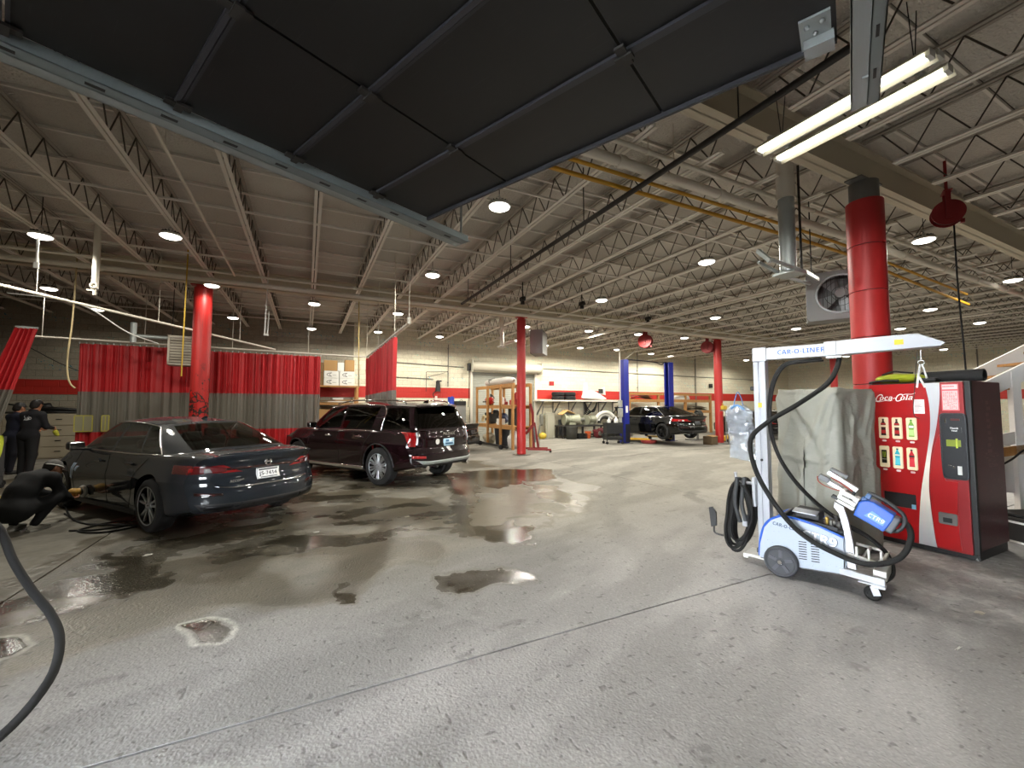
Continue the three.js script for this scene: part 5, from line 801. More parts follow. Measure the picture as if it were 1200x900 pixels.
// ================================================================ VENDING MACHINE
{
  const t = thing('vending_machine', 'tall red drinks vending machine with six selection buttons', 'vending machine', [6.27, 0, 2.235], [-1, 0]), HZ = 1.88;
  const red = phys({ color: 0xa50d12, roughness: 0.28, clearcoat: 0.6, clearcoatRoughness: 0.12 }), redDeep = std(0x8c0c12, 0.4);
  const sideTex = canvasTex(512, 1024, (g, w, h) => { const r = rng(9); g.fillStyle = '#4c1216'; g.fillRect(0, 0, w, h); for (let i = 0; i < 500; i++) { g.globalAlpha = 0.12 + r() * 0.15; g.fillStyle = ['#7a4a4c', '#2a0a0c', '#8a6062'][Math.floor(r() * 3)]; g.fillRect(r() * w, r() * h, 2 + r() * 40 * r(), 2 + r() * 30 * r()); } g.globalAlpha = 0.3; g.fillStyle = '#9a8080'; for (let k = 0; k < 9; k++) { g.fillRect(210 + r() * 30, 120 + k * 38, 50 + r() * 30, 22); } for (let k = 0; k < 30; k++) g.fillRect(170 + r() * 190, 420 + r() * 120, 20 + r() * 30, 4); });
  mesh('cabinet', [rbox(0.8, HZ - 0.1, 0.87, 0.012, -0.42, 0.1 + (HZ - 0.1) / 2, 0)], std(0xffffff, 0.42, 0, { map: sideTex }), t);
  mesh('plinth', box(0.78, 0.1, 0.84, -0.42, 0.05, 0), M.black, t); mesh('door_frame', rbox(0.05, HZ - 0.06, 0.885, 0.012, -0.005, 0.06 + (HZ - 0.06) / 2, 0), M.black, t);
  const F = (g, x = 0.02) => g.rotateY(Math.PI / 2).translate(x, 0, 0.475);
  const spline = (pts) => new THREE.SplineCurve(pts.map((p) => new THREE.Vector2(...p)));
  const sl = spline([[0.565, 1.865], [0.595, 1.64], [0.592, 1.353], [0.548, 1.037], [0.49, 0.664], [0.461, 0.345], [0.447, 0.07]]).getPoints(30), sr = spline([[0.69, 1.865], [0.682, 1.665], [0.645, 1.381], [0.592, 1.093], [0.56, 0.778], [0.562, 0.522], [0.586, 0.171], [0.6, 0.07]]).getPoints(30);
  const gap = 0.002;
  const left = new THREE.Shape([new THREE.Vector2(0.045, 0.07), ...[...sl].reverse().map((p) => new THREE.Vector2(p.x - gap, p.y)), new THREE.Vector2(0.06, 1.865), new THREE.Vector2(0.045, 1.85)]);
  const hole = new THREE.Path(); [[0.14, 0.435], [0.14, 0.605], [0.442, 0.605], [0.442, 0.435]].forEach(([x, y], i) => i ? hole.lineTo(x, y) : hole.moveTo(x, y)); hole.closePath(); left.holes.push(hole);
  mesh('front_panel', F(extr(left, 0.024, 0.004)), red, t);
  const swirl = new THREE.Shape([...[...sl].reverse(), ...sr].map((p) => new THREE.Vector2(p.x, p.y)));
  const silver = canvasTex(16, 256, (g, w, h) => { const l = g.createLinearGradient(0, 0, 0, h); l.addColorStop(0, '#c9ccd0'); l.addColorStop(0.3, '#b4b6ba'); l.addColorStop(0.5, '#efe7d8'); l.addColorStop(0.7, '#ece4d6'); l.addColorStop(1, '#a9adb4'); g.fillStyle = l; g.fillRect(0, 0, w, h); });
  mesh('swirl_band', worldUV(F(extr(swirl, 0.026, 0.003)), (x, y) => [0.5, y / 1.88]), std(0xffffff, 0.3, 0.15, { map: silver }), t);
  mesh('coin_side_panel', F(extr(new THREE.Shape([...sr.map((p) => new THREE.Vector2(p.x + gap, p.y)).reverse(), new THREE.Vector2(0.865, 1.865), new THREE.Vector2(0.87, 0.07)].map((p) => p)), 0.03, 0.004)), redDeep, t);
  mesh('coin_side_face', F(extr((() => { const s = new THREE.Shape(); s.moveTo(0.605, 0.09); s.lineTo(0.79, 0.09); s.quadraticCurveTo(0.762, 0.45, 0.79, 0.8); s.lineTo(0.7, 0.8); s.quadraticCurveTo(0.665, 0.85, 0.665, 1.3); s.quadraticCurveTo(0.6, 1.1, 0.575, 0.8); s.quadraticCurveTo(0.57, 0.4, 0.605, 0.09); return s; })(), 0.008, 0.004, 12), 0.052), red, t);
  // coin mechanism
  mesh('coin_panel', F(extr(rrect(0.175, 0.675, 0.03, 0.69, 0.845), 0.014, 0.005), 0.052), std(0x1a1c1f, 0.35), t);
  mesh('bezel', F(extr(rrect(0.2, 0.7, 0.035, 0.677, 0.832), 0.01, 0.004), 0.05), std(0x2f3236, 0.4), t);
  const text = (s, w, h, draw) => std(0xffffff, 0.4, 0, { map: canvasTex(w, h, draw) });
  const sheet = (x, y, w, h, m, d = 0.07, th = 0.003) => { const g = new THREE.BoxGeometry(w, h, th).translate(x + w / 2, y + h / 2, 0); return F(g, d); };
  mesh('thank_you_sign', sheet(0.735, 1.33, 0.11, 0.06, 0, 0.0725), text('', 256, 128, (g, w, h) => { g.fillStyle = '#1a1c1f'; g.fillRect(0, 0, w, h); g.fillStyle = '#e6e6e2'; g.font = 'bold 52px sans-serif'; g.textAlign = 'center'; g.fillText('Thank', w / 2, 52); g.fillText('You!', w / 2, 108); }), t);
  mesh('bill_slot', [sheet(0.725, 1.18, 0.11, 0.07, 0, 0.074, 0.01)], std(0x7d8a1a, 0.4), t); mesh('bill_arrow', sheet(0.8, 1.165, 0.012, 0.1, 0, 0.078, 0.012), std(0xb8c23a, 0.4), t);
  mesh('price_display', sheet(0.765, 1.455, 0.07, 0.022, 0, 0.0725), std(0x501410, 0.3), t);
  mesh('coin_slot', [sheet(0.72, 1.43, 0.012, 0.05, 0, 0.074, 0.012), sheet(0.728, 0.97, 0.03, 0.012, 0, 0.074, 0.006), sheet(0.765, 0.95, 0.02, 0.02, 0, 0.074, 0.006)], M.chrome, t);
  mesh('coin_return', [sheet(0.802, 0.885, 0.032, 0.09, 0, 0.075, 0.012)], M.white, t);
  mesh('door_latch', [F(extr(rrect(0.14, 0.115, 0.012, 0.632, 0.345), 0.012, 0.004), 0.062)], M.greySteel, t); mesh('latch_pull', [sheet(0.668, 0.365, 0.07, 0.05, 0, 0.08, 0.014)], M.black, t);
  mesh('notice', sheet(0.70, 1.56, 0.135, 0.29, 0, 0.055), text('', 256, 512, (g, w, h) => { const r = rng(3); g.fillStyle = '#d65a60'; g.fillRect(0, 0, w, h); g.fillStyle = '#e9c2c2'; g.fillRect(14, 14, w - 28, 90); g.fillStyle = '#e8b4b4'; g.fillRect(14, 130, w - 28, h - 150); g.fillStyle = '#a8333a'; for (let k = 0; k < 15; k++) for (let x = 24; x < w - 50; x += 30) if (r() > 0.25) g.fillRect(x, 150 + k * 22, 8 + r() * 18, 7); for (let x = 24; x < 200; x += 22) g.fillRect(x, 40, 14, 20); }), t);
  mesh('taped_note', sheet(0.462, 1.525, 0.092, 0.16, 0, 0.05), text('', 128, 224, (g, w, h) => { const r = rng(8); g.fillStyle = '#e8dedb'; g.fillRect(0, 0, w, h); g.fillStyle = '#8d8486'; for (let k = 0; k < 12; k++) g.fillRect(12, 16 + k * 16, 40 + r() * 60, 5); g.fillRect(12, 104, 100, 3); }), t);
  // script logo, printed
  const logo = canvasTex(1024, 340, (g, w, h) => {
    g.fillStyle = '#000'; g.fillRect(0, 0, w, h); g.strokeStyle = g.fillStyle = '#fff'; g.lineCap = 'round';
    const C = (x, y, s) => { g.lineWidth = 26; g.beginPath(); g.moveTo(x + 150 * s, y - 70 * s); g.bezierCurveTo(x + 160 * s, y - 140 * s, x + 40 * s, y - 130 * s, x, y); g.bezierCurveTo(x - 30 * s, y + 90 * s, x + 40 * s, y + 110 * s, x + 110 * s, y + 50 * s); g.stroke(); };
    C(60, 190, 1); C(545, 190, 1);
    g.save(); g.transform(1, 0, -0.28, 1, 60, 0); g.font = 'bold 190px serif'; g.fillText('oca', 128, 242); g.fillText('ola', 632, 242); g.lineWidth = 18; g.beginPath(); g.moveTo(462, 196); g.lineTo(520, 184); g.stroke(); g.restore();
    g.lineWidth = 16; g.beginPath(); g.moveTo(40, 275); g.bezierCurveTo(120, 330, 230, 240, 330, 262); g.bezierCurveTo(380, 275, 420, 262, 440, 250); g.stroke();
    g.beginPath(); g.moveTo(700, 110); g.bezierCurveTo(790, 30, 860, 130, 985, 48); g.stroke();
  });
  mesh('script_logo', F(new THREE.PlaneGeometry(0.40, 0.135).translate(0.295, 1.712, 0), 0.0495), new THREE.MeshStandardMaterial({ color: 0xeee8e4, roughness: 0.4, alphaMap: logo, transparent: true }), t);
  // selection buttons with bottle prints
  const bottle = (kind) => canvasTex(128, 352, (g, w, h) => {
    g.fillStyle = '#ead9b4'; g.fillRect(0, 0, w, h); const c = { cola: ['#3a1310', '#b41c1c'], lime: ['#7cb342', '#bfe08a'], can: ['#15180f', '#5a7a1e'], aqua: ['#2aa5b4', '#58c6d2'], punch: ['#c8202c', '#de3a44'] }[kind];
    if (kind === 'can') { g.fillStyle = c[0]; g.fillRect(24, 60, 80, 230); g.strokeStyle = '#a8c22a'; g.lineWidth = 7; for (const x of [44, 62, 82]) { g.beginPath(); g.moveTo(x, 90); g.lineTo(x + 3, 190); g.stroke(); } g.fillStyle = '#8a8f80'; g.fillRect(28, 215, 72, 14); return; }
    g.fillStyle = kind === 'lime' ? '#4f8f2a' : '#2a2220'; g.fillRect(48, 16, 32, 24); g.fillStyle = c[0]; g.beginPath(); g.moveTo(52, 40); g.lineTo(76, 40); g.bezierCurveTo(80, 80, 104, 90, 104, 130); g.lineTo(98, 190); g.lineTo(104, 310); g.lineTo(24, 310); g.lineTo(30, 190); g.lineTo(24, 130); g.bezierCurveTo(24, 90, 48, 80, 52, 40); g.fill();
    g.fillStyle = c[1]; if (kind === 'cola') { g.fillRect(24, 92, 80, 26); g.fillRect(28, 215, 72, 60); g.fillStyle = '#ead9b4'; g.fillRect(20, 128, 88, 34); } else if (kind === 'lime') { g.fillRect(28, 190, 70, 100); g.fillStyle = '#e8efe0'; g.fillRect(26, 120, 76, 40); g.strokeStyle = '#1d3a12'; g.lineWidth = 4; g.strokeRect(26, 118, 76, 46); } else { g.fillRect(28, 175, 72, 120); g.fillStyle = kind === 'aqua' ? '#d8d4c0' : '#2b2626'; g.fillRect(26, 120, 76, 26); }
  });
  const faces = { cola: bottle('cola'), lime: bottle('lime'), can: bottle('can'), aqua: bottle('aqua'), punch: bottle('punch') };
  const faceMat = Object.fromEntries(Object.entries(faces).map(([k, map]) => [k, std(0xffffff, 0.3, 0, { map })]));
  const btn = extr(rrect(0.086, 0.245, 0.012), 0.01, 0.004).rotateY(Math.PI / 2), print = new THREE.PlaneGeometry(0.078, 0.235).translate(0.043, 0.1225, 0).rotateY(Math.PI / 2), lbl = extr(rrect(0.04, 0.02, 0.01), 0.004, 0.001).rotateY(Math.PI / 2);
  for (const [x, y, k] of [[0.135, 1.23, 'cola'], [0.262, 1.23, 'cola'], [0.392, 1.228, 'lime'], [0.131, 0.89, 'can'], [0.256, 0.888, 'aqua'], [0.384, 0.886, 'punch']]) {
    const b = mesh('selection_button', btn, std(0xe6d2a8, 0.4), t); b.position.set(0.05, y, 0.475 - x); const p = mesh('button_print', print, faceMat[k], b); p.position.set(0.0145, 0, 0);
    const l = mesh('price_label', lbl, std(0xd8c4c0, 0.4), t); l.position.set(0.05, y - 0.04, 0.475 - x - 0.022);
  }
  mesh('delivery_slot', [sheet(0.13, 0.425, 0.32, 0.19, 0, 0.024, 0.004)], std(0x050505, 0.5), t); mesh('slot_sticker', sheet(0.4, 0.44, 0.036, 0.05, 0, 0.052), std(0x7fb0cc, 0.4), t);
  mesh('leveling_foot', [[-0.05, 0.4], [-0.05, -0.4], [-0.78, 0.4], [-0.78, -0.4]].map(([x, z]) => cyl(0.02, 0.025, 0.03, x, 0.015, z, 12)), M.greySteel, t);
}
{ // on top of the vending machine
  const bag = thing('soft_case', 'yellow green soft case lying on top of the red vending machine', 'bag', [6.5, 1.885, 2.42], [0, -1]);
  mesh('case_body', grid(28, 20, (a, b) => { const x = lerp(-0.28, 0.2, a), ang = b * Math.PI * 2, env = Math.sqrt(Math.max(0.02, 1 - Math.pow(Math.abs(a * 2 - 1), 3))), k = 0.8 + 0.4 * fbm(a * 5, b * 3, 3); return V3(x, 0.062 + Math.sin(ang) * 0.06 * env * (Math.sin(ang) > 0 ? k : 1), Math.cos(ang) * 0.14 * env * k); }), std(0x9aa51c, 0.6), bag);
  mesh('case_strap', [tube([V3(-0.2, 0.11, 0.05), V3(-0.1, 0.15, 0.02), V3(0.0, 0.135, 0.04), V3(0.1, 0.12, 0.06)], 0.012, 24, 6), tube([V3(-0.3, 0.02, 0.13), V3(-0.15, 0.035, 0.15), V3(0.0, 0.03, 0.15)], 0.014, 20, 6)], M.black, bag);
  const roll = thing('rolled_mat', 'rolled black rubber mat on the right end of the vending machine top', 'mat', [6.55, 1.885, 2.02], [0, -1]);
  mesh('outer_roll', [new THREE.CylinderGeometry(0.062, 0.066, 0.5, 28, 1, true).rotateZ(Math.PI / 2).translate(0.0, 0.064, 0), new THREE.CylinderGeometry(0.05, 0.052, 0.5, 28, 1, true).rotateZ(Math.PI / 2).translate(0, 0.064, 0), new THREE.TorusGeometry(0.057, 0.007, 8, 28).rotateY(Math.PI / 2).translate(0.25, 0.064, 0), new THREE.TorusGeometry(0.059, 0.007, 8, 28).rotateY(Math.PI / 2).translate(-0.25, 0.064, 0)], std(0x1b1b1c, 0.8, 0, { side: THREE.DoubleSide }), roll);
  mesh('inner_turn', [new THREE.CylinderGeometry(0.035, 0.035, 0.49, 24, 1, true).rotateZ(Math.PI / 2).translate(0, 0.058, 0.008)], std(0x111112, 0.8, 0, { side: THREE.DoubleSide }), roll);
  mesh('flap', rbox(0.17, 0.05, 0.17, 0.02, -0.16, 0.026, 0.1), std(0x202021, 0.8), roll);
}
// ================================================================ COVERED CABINET
{
  const cloth = std(0x8f8f86, 0.62, 0, { side: THREE.DoubleSide, bumpMap: dataTex(256, 256, (x, y, o) => { o[0] = o[1] = o[2] = 255 * (0.5 * noise(x / 1.5, y / 1.5) + 0.5 * fbm(x / 30, y / 30, 4)); }), bumpScale: 0.006 });
  const t = thing('covered_cabinet', 'tall cabinet under a grey cloth cover between the welder and the vending machine', 'cover', [5.47, 0, 2.78], [-1, 0]);
  const HX = 0.42, HZ2 = 0.33, top = 1.80, N = 132, MR = 90;
  const per = (a) => { const c = a * Math.PI * 2, r = 1 / Math.pow(Math.pow(Math.abs(Math.cos(c)), 7) + Math.pow(Math.abs(Math.sin(c)), 7), 1 / 7); return [Math.cos(c) * r, Math.sin(c) * r, c]; };
  const ridge = (d, w) => Math.exp(-(d * d) / (w * w));
  const fold = (z, y) => {                                  // folds of the front face: fanning from the top corners and from a pinch near the middle
    let f = 0; const L = (x0, y0, x1, y1, w, h) => { const ex = x1 - x0, ey = y1 - y0, k = Math.min(1, Math.max(0, ((z - x0) * ex + (y - y0) * ey) / (ex * ex + ey * ey))), d = Math.hypot(z - x0 - ex * k, y - y0 - ey * k); f += h * ridge(d, w * (0.5 + k)) * (1 - 0.5 * k); };
    L(-0.27, 1.78, -0.02, 1.12, 0.035, 0.045); L(-0.30, 1.78, -0.16, 1.1, 0.03, 0.05); L(-0.31, 1.7, -0.3, 0.9, 0.04, 0.04); L(0.1, 1.55, -0.2, 1.0, 0.04, -0.05); L(0.3, 1.76, 0.05, 1.45, 0.03, 0.03); L(0.31, 1.72, 0.2, 1.2, 0.03, 0.035); L(-0.2, 1.0, 0.3, 1.05, 0.03, 0.025); L(0.12, 1.5, 0.28, 0.8, 0.03, 0.03); L(-0.2, 1.1, -0.1, 0.2, 0.05, 0.04); L(0.2, 0.9, 0.25, 0.1, 0.05, 0.04); L(0.02, 0.9, 0.04, 0.1, 0.05, 0.035); L(-0.3, 0.9, -0.28, 0.1, 0.04, 0.05); return f; };
  const g = grid(N, MR, (a, b) => {
    const [px, pz, c] = per(a); let k = 1, y;
    if (b < 0.8) { y = lerp(0.06, top, b / 0.8); } else { k = 1 - (b - 0.8) / 0.2; y = top; }
    const dn = 1 - y / top, z = pz * HZ2 * k, x = px * HX * k, cornerness = Math.pow(Math.abs(px * pz), 3);
    const drape = b < 0.8 ? 0.03 * Math.sin(c * 9 + fbm(a * 8, 1, 2) * 4) * Math.pow(dn, 1.4) + 0.05 * dn * (0.4 + cornerness) + 0.05 * (fbm(a * 16, b * 7, 3) - 0.5) : 0;
    const fx = px > 0.75 && b < 0.8 ? fold(pz * HZ2, y) : b < 0.8 ? fold(px * HX, y) * 0.6 : 0, o = drape + fx, r = Math.hypot(px, pz) || 1;
    if (b >= 0.8) y = top + 0.025 * (fbm(z * 6 + 3, x * 6, 3) - 0.5) - 0.03 * (1 - k) + 0.02 * k * k * cornerness; else y += -0.02 * (1 - cornerness) * sm(0.72, 0.8, b);
    return V3(x + px / r * o, Math.max(0.03, y + (b < 0.01 ? 0.03 * Math.sin(c * 7) : 0)), z + pz / r * o);
  });
  mesh('cloth_cover', g, cloth, t);
  mesh('cabinet_box', rbox(0.76, 1.72, 0.58, 0.02, 0, 0.88, 0), M.greySteel, t);
  mesh('caster_feet', [[0.3, 0.22], [0.3, -0.22], [-0.3, 0.22], [-0.3, -0.22]].map(([x, z]) => cyl(0.03, 0.03, 0.05, x, 0.025, z, 14)), M.rubber, t);
}
// ================================================================ WOODEN STEPS AND BIN AT THE RIGHT EDGE
{
  const wood = std(0xbd9764, 0.7, 0, { map: dataTex(256, 256, (x, y, o) => { const n = fbm(x / 4, y / 60, 4), k = 0.75 + 0.5 * n; o[0] = 225 * Math.min(1, k); o[1] = 205 * Math.min(1, k); o[2] = 175 * Math.min(1, k); }, true) }); M.wood = wood;
  const t = thing('wooden_stair', 'wooden stair with white painted stringer and posts beyond the vending machine', 'stair', [8.6, 0, 2.3], [1, -0.9]);
  mesh('stringer', [beam(V3(-0.3, 1.75, 0.2), V3(1.6, 2.85, 0.2), 0.05, 0.2), beam(V3(-0.3, 1.75, -0.6), V3(1.6, 2.85, -0.6), 0.05, 0.2)], M.white, t);
  for (const [x, z] of [[-0.22, 0.2], [-0.22, -0.6]]) mesh('post', boxUV(box(0.09, 1.78, 0.09, x, 0.89, z), 0.5), wood, t);
  for (const x of [0.15, 0.75, 1.4]) mesh('white_post', box(0.09, 2.0 + x * 0.55, 0.09, x, 1.0 + x * 0.27, 0.2), M.white, t);
  mesh('cross_board', [beam(V3(-0.25, 1.1, 0.22), V3(0.75, 1.35, 0.22), 0.03, 0.16)], M.white, t); mesh('wood_board', [boxUV(beam(V3(-0.25, 0.95, 0.23), V3(0.75, 1.15, 0.23), 0.03, 0.12), 0.5)], wood, t);
  mesh('lower_panel', [box(1.2, 0.5, 0.03, 0.5, 0.7, 0.16)], M.white, t);
  for (let k = 0; k < 5; k++) mesh('tread', boxUV(box(0.28, 0.035, 0.8, 0.0 + k * 0.32, 1.85 + k * 0.185, -0.2), 0.5), wood, t);
  mesh('air_line', tube([V3(-0.2, 0.75, 0.28), V3(0.0, 0.9, 0.3), V3(0.2, 1.05, 0.28), V3(0.4, 1.0, 0.28)], 0.012, 30, 6), M.black, t);
  const b = thing('bin', 'low black bin with white stripes beside the vending machine base', 'bin', [7.75, 0, 1.72], [0.9, -0.4]);
  mesh('bin_body', [rbox(0.6, 0.3, 0.5, 0.03, 0.05, 0.16, 0)], M.black, b); mesh('bin_lid', rbox(0.62, 0.03, 0.52, 0.012, 0.05, 0.325, 0), M.rubber, b); mesh('white_stripe', [box(0.604, 0.025, 0.505, 0.05, 0.24, 0), box(0.62, 0.02, 0.52, 0.05, 0.012, 0)], M.white, b);
}
// ================================================================ THICK HOSE AT THE LEFT EDGE
run('vacuum_hose', 'thick black hose curving through the near left edge of the hall', 'hose', [[-3.3, 2.2, 4.4], [-2.7, 1.6, 4.3], [-2.09, 1.14, 4.09], [-1.84, 0.93, 3.91], [-1.7, 0.83, 3.79], [-1.59, 0.67, 3.68], [-1.45, 0.52, 3.55], [-1.28, 0.41, 3.36], [-1.18, 0.33, 3.2], [-1.15, 0.23, 3.08], [-1.16, 0.17, 2.97], [-1.2, 0.11, 2.9], [-1.25, 0.07, 2.83], [-1.4, 0.035, 2.7], [-1.8, 0.03, 2.5]], 0.021, M.rubber, 14);
// ================================================================ PEOPLE
function blend(res, size, bones, k) {                       // one smooth surface round tapered bones [a, ra, b, rb]; positions in metres
  const lo = V3(1e9, 1e9, 1e9), hi = V3(-1e9, -1e9, -1e9);
  for (const [a, ra, b, rb] of bones) { const m = Math.max(ra, rb) + 0.03; lo.min(V3(Math.min(a[0], b[0]) - m, Math.min(a[1], b[1]) - m, Math.min(a[2], b[2]) - m)); hi.max(V3(Math.max(a[0], b[0]) + m, Math.max(a[1], b[1]) + m, Math.max(a[2], b[2]) + m)); }
  const ctr = lo.clone().add(hi).multiplyScalar(0.5), half = Math.max(hi.x - lo.x, hi.y - lo.y, hi.z - lo.z) / 2; res = Math.min(170, Math.ceil(2 * half / size));
  const mc = new MarchingCubes(res, new THREE.MeshBasicMaterial(), false, false, 400000); mc.isolation = 0;
  const B = bones.map(([a, ra, b, rb]) => { const d = [b[0] - a[0], b[1] - a[1], b[2] - a[2]]; return { a, d, l2: d[0] ** 2 + d[1] ** 2 + d[2] ** 2 || 1e-9, ra, rb }; });
  const f = mc.field; let i = 0;
  for (let z = 0; z < res; z++) for (let y = 0; y < res; y++) for (let x = 0; x < res; x++, i++) {
    const px = ctr.x + (x - res / 2) / (res / 2) * half, py = ctr.y + (y - res / 2) / (res / 2) * half, pz = ctr.z + (z - res / 2) / (res / 2) * half;
    let m = 1e3;
    for (const b of B) { const wx = px - b.a[0], wy = py - b.a[1], wz = pz - b.a[2], t = Math.min(1, Math.max(0, (wx * b.d[0] + wy * b.d[1] + wz * b.d[2]) / b.l2)), dx = wx - b.d[0] * t, dy = wy - b.d[1] * t, dz = wz - b.d[2] * t, s = Math.sqrt(dx * dx + dy * dy + dz * dz) - (b.ra + (b.rb - b.ra) * t); const h = Math.max(0, k - Math.abs(m - s)) / k; m = Math.min(m, s) - h * h * k * 0.25; }
    f[i] = -m;
  }
  mc.update();
  const n = mc.count, g = new THREE.BufferGeometry(), p = mc.positionArray.slice(0, n * 3), q = mc.normalArray.slice(0, n * 3);
  for (let j = 0; j < n * 3; j += 3) { p[j] = ctr.x + p[j] * half; p[j + 1] = ctr.y + p[j + 1] * half; p[j + 2] = ctr.z + p[j + 2] * half; }
  g.setAttribute('position', new THREE.BufferAttribute(new Float32Array(p), 3)); g.setAttribute('normal', new THREE.BufferAttribute(new Float32Array(q), 3)); g.setAttribute('uv', new THREE.BufferAttribute(new Float32Array(n * 2), 2));
  return g;
}
const skin = std(0xa8765a, 0.55), M_hair = std(0x17120f, 0.8);
function headBones(c, f, up) {                              // head centre, facing and up vectors -> bones for skull, jaw, nose, ears, brow
  const F = V3(...f).normalize(), U = V3(...up).normalize(), R = new THREE.Vector3().crossVectors(F, U).normalize();
  const at = (x, y, z) => { const p = V3(...c).addScaledVector(F, x).addScaledVector(U, y).addScaledVector(R, z); return [p.x, p.y, p.z]; };
  return { at, F, U, R, bones: [[at(-0.02, 0.04, 0), 0.088, at(0.015, 0.035, 0), 0.085], [at(0.02, -0.02, 0), 0.07, at(0.035, -0.075, 0), 0.048], [at(0.055, -0.085, 0.012), 0.028, at(0.055, -0.085, -0.012), 0.028], [at(0.088, 0.015, 0), 0.01, at(0.108, -0.018, 0), 0.015], [at(0.08, 0.035, 0.03), 0.016, at(0.08, 0.035, -0.03), 0.016], [at(-0.005, -0.005, 0.085), 0.014, at(-0.012, 0.025, 0.09), 0.018], [at(-0.005, -0.005, -0.085), 0.014, at(-0.012, 0.025, -0.09), 0.018], [at(0.085, -0.052, 0.016), 0.009, at(0.085, -0.052, -0.016), 0.009]] };
}
function handBones(w, dir, palm, curl) {                    // wrist, finger direction, palm normal: palm, four unequal bent fingers, thumb from the side
  const D = V3(...dir).normalize(), N = V3(...palm).normalize(), S = new THREE.Vector3().crossVectors(D, N).normalize(), at = (x, y, z) => { const p = V3(...w).addScaledVector(D, x).addScaledVector(N, y).addScaledVector(S, z); return [p.x, p.y, p.z]; }, out = [];
  for (const z of [-0.026, 0, 0.026]) out.push([at(0.0, 0, z * 0.8), 0.02, at(0.08, 0, z), 0.016]);
  [[-0.033, 0.07], [-0.011, 0.08], [0.011, 0.076], [0.033, 0.058]].forEach(([z, L]) => { let x = 0.085, y = 0, a = 0; for (const s of [0.45, 0.32, 0.23]) { a += curl; const nx = x + Math.cos(a) * L * s, ny = y + Math.sin(a) * L * s; out.push([at(x, y, z), 0.0095, at(nx, ny, z), 0.008]); x = nx; y = ny; } });
  out.push([at(0.02, 0.005, -0.035), 0.015, at(0.055, 0.025, -0.06), 0.011], [at(0.055, 0.025, -0.06), 0.011, at(0.085, 0.04, -0.05), 0.009]);
  return out;
}
const eye = (h, s) => { const p = h.at(0.083, 0.012, 0.032 * s); return sph(0.011, p[0], p[1], p[2], 10, 8); };
function cap(h, brim, back = false) {                       // baseball cap: dome, brim, button
  const m = new THREE.Matrix4().makeBasis(h.F, h.U, h.R), o = h.at(-0.002, 0.045, 0), dome = new THREE.SphereGeometry(0.108, 24, 12, 0, Math.PI * 2, 0, Math.PI * 0.52), b = grid(12, 6, (a, c) => { const ang = (a - 0.5) * 2.2, r = 0.1 + c * 0.075 * Math.cos(ang * 0.9); return V3(Math.cos(ang) * r * (back ? -1 : 1), -0.004 - c * 0.018 - 0.02 * Math.sin(ang) ** 2, Math.sin(ang) * (0.1 + c * 0.012)); }), top = sph(0.009, 0, 0.108, 0, 8, 6);
  return [merge([dome, top]).applyMatrix4(m).translate(...o), merge([b, b.clone().translate(0, -0.004, 0)]).applyMatrix4(m).translate(...o)];
}
function shoe(x, y, z, yaw, len = 0.28) { const g = grid(20, 16, (a, b) => { const t = a, ang = b * Math.PI * 2, w = 0.046 * Math.sqrt(Math.max(0.02, 1 - Math.pow(Math.abs(t * 2 - 1), 3))) * (0.85 + 0.25 * t), h = lerp(0.05, 0.026, sm(0.25, 0.8, t)) * Math.sqrt(Math.max(0.05, 1 - Math.pow(Math.abs(t * 2 - 1), 4))); return V3((t - 0.3) * len, 0.045 + Math.max(-0.04, Math.sin(ang) * h * 1.1 - 0.005), Math.cos(ang) * w); }); return g.rotateY(yaw).translate(x, y, z); }
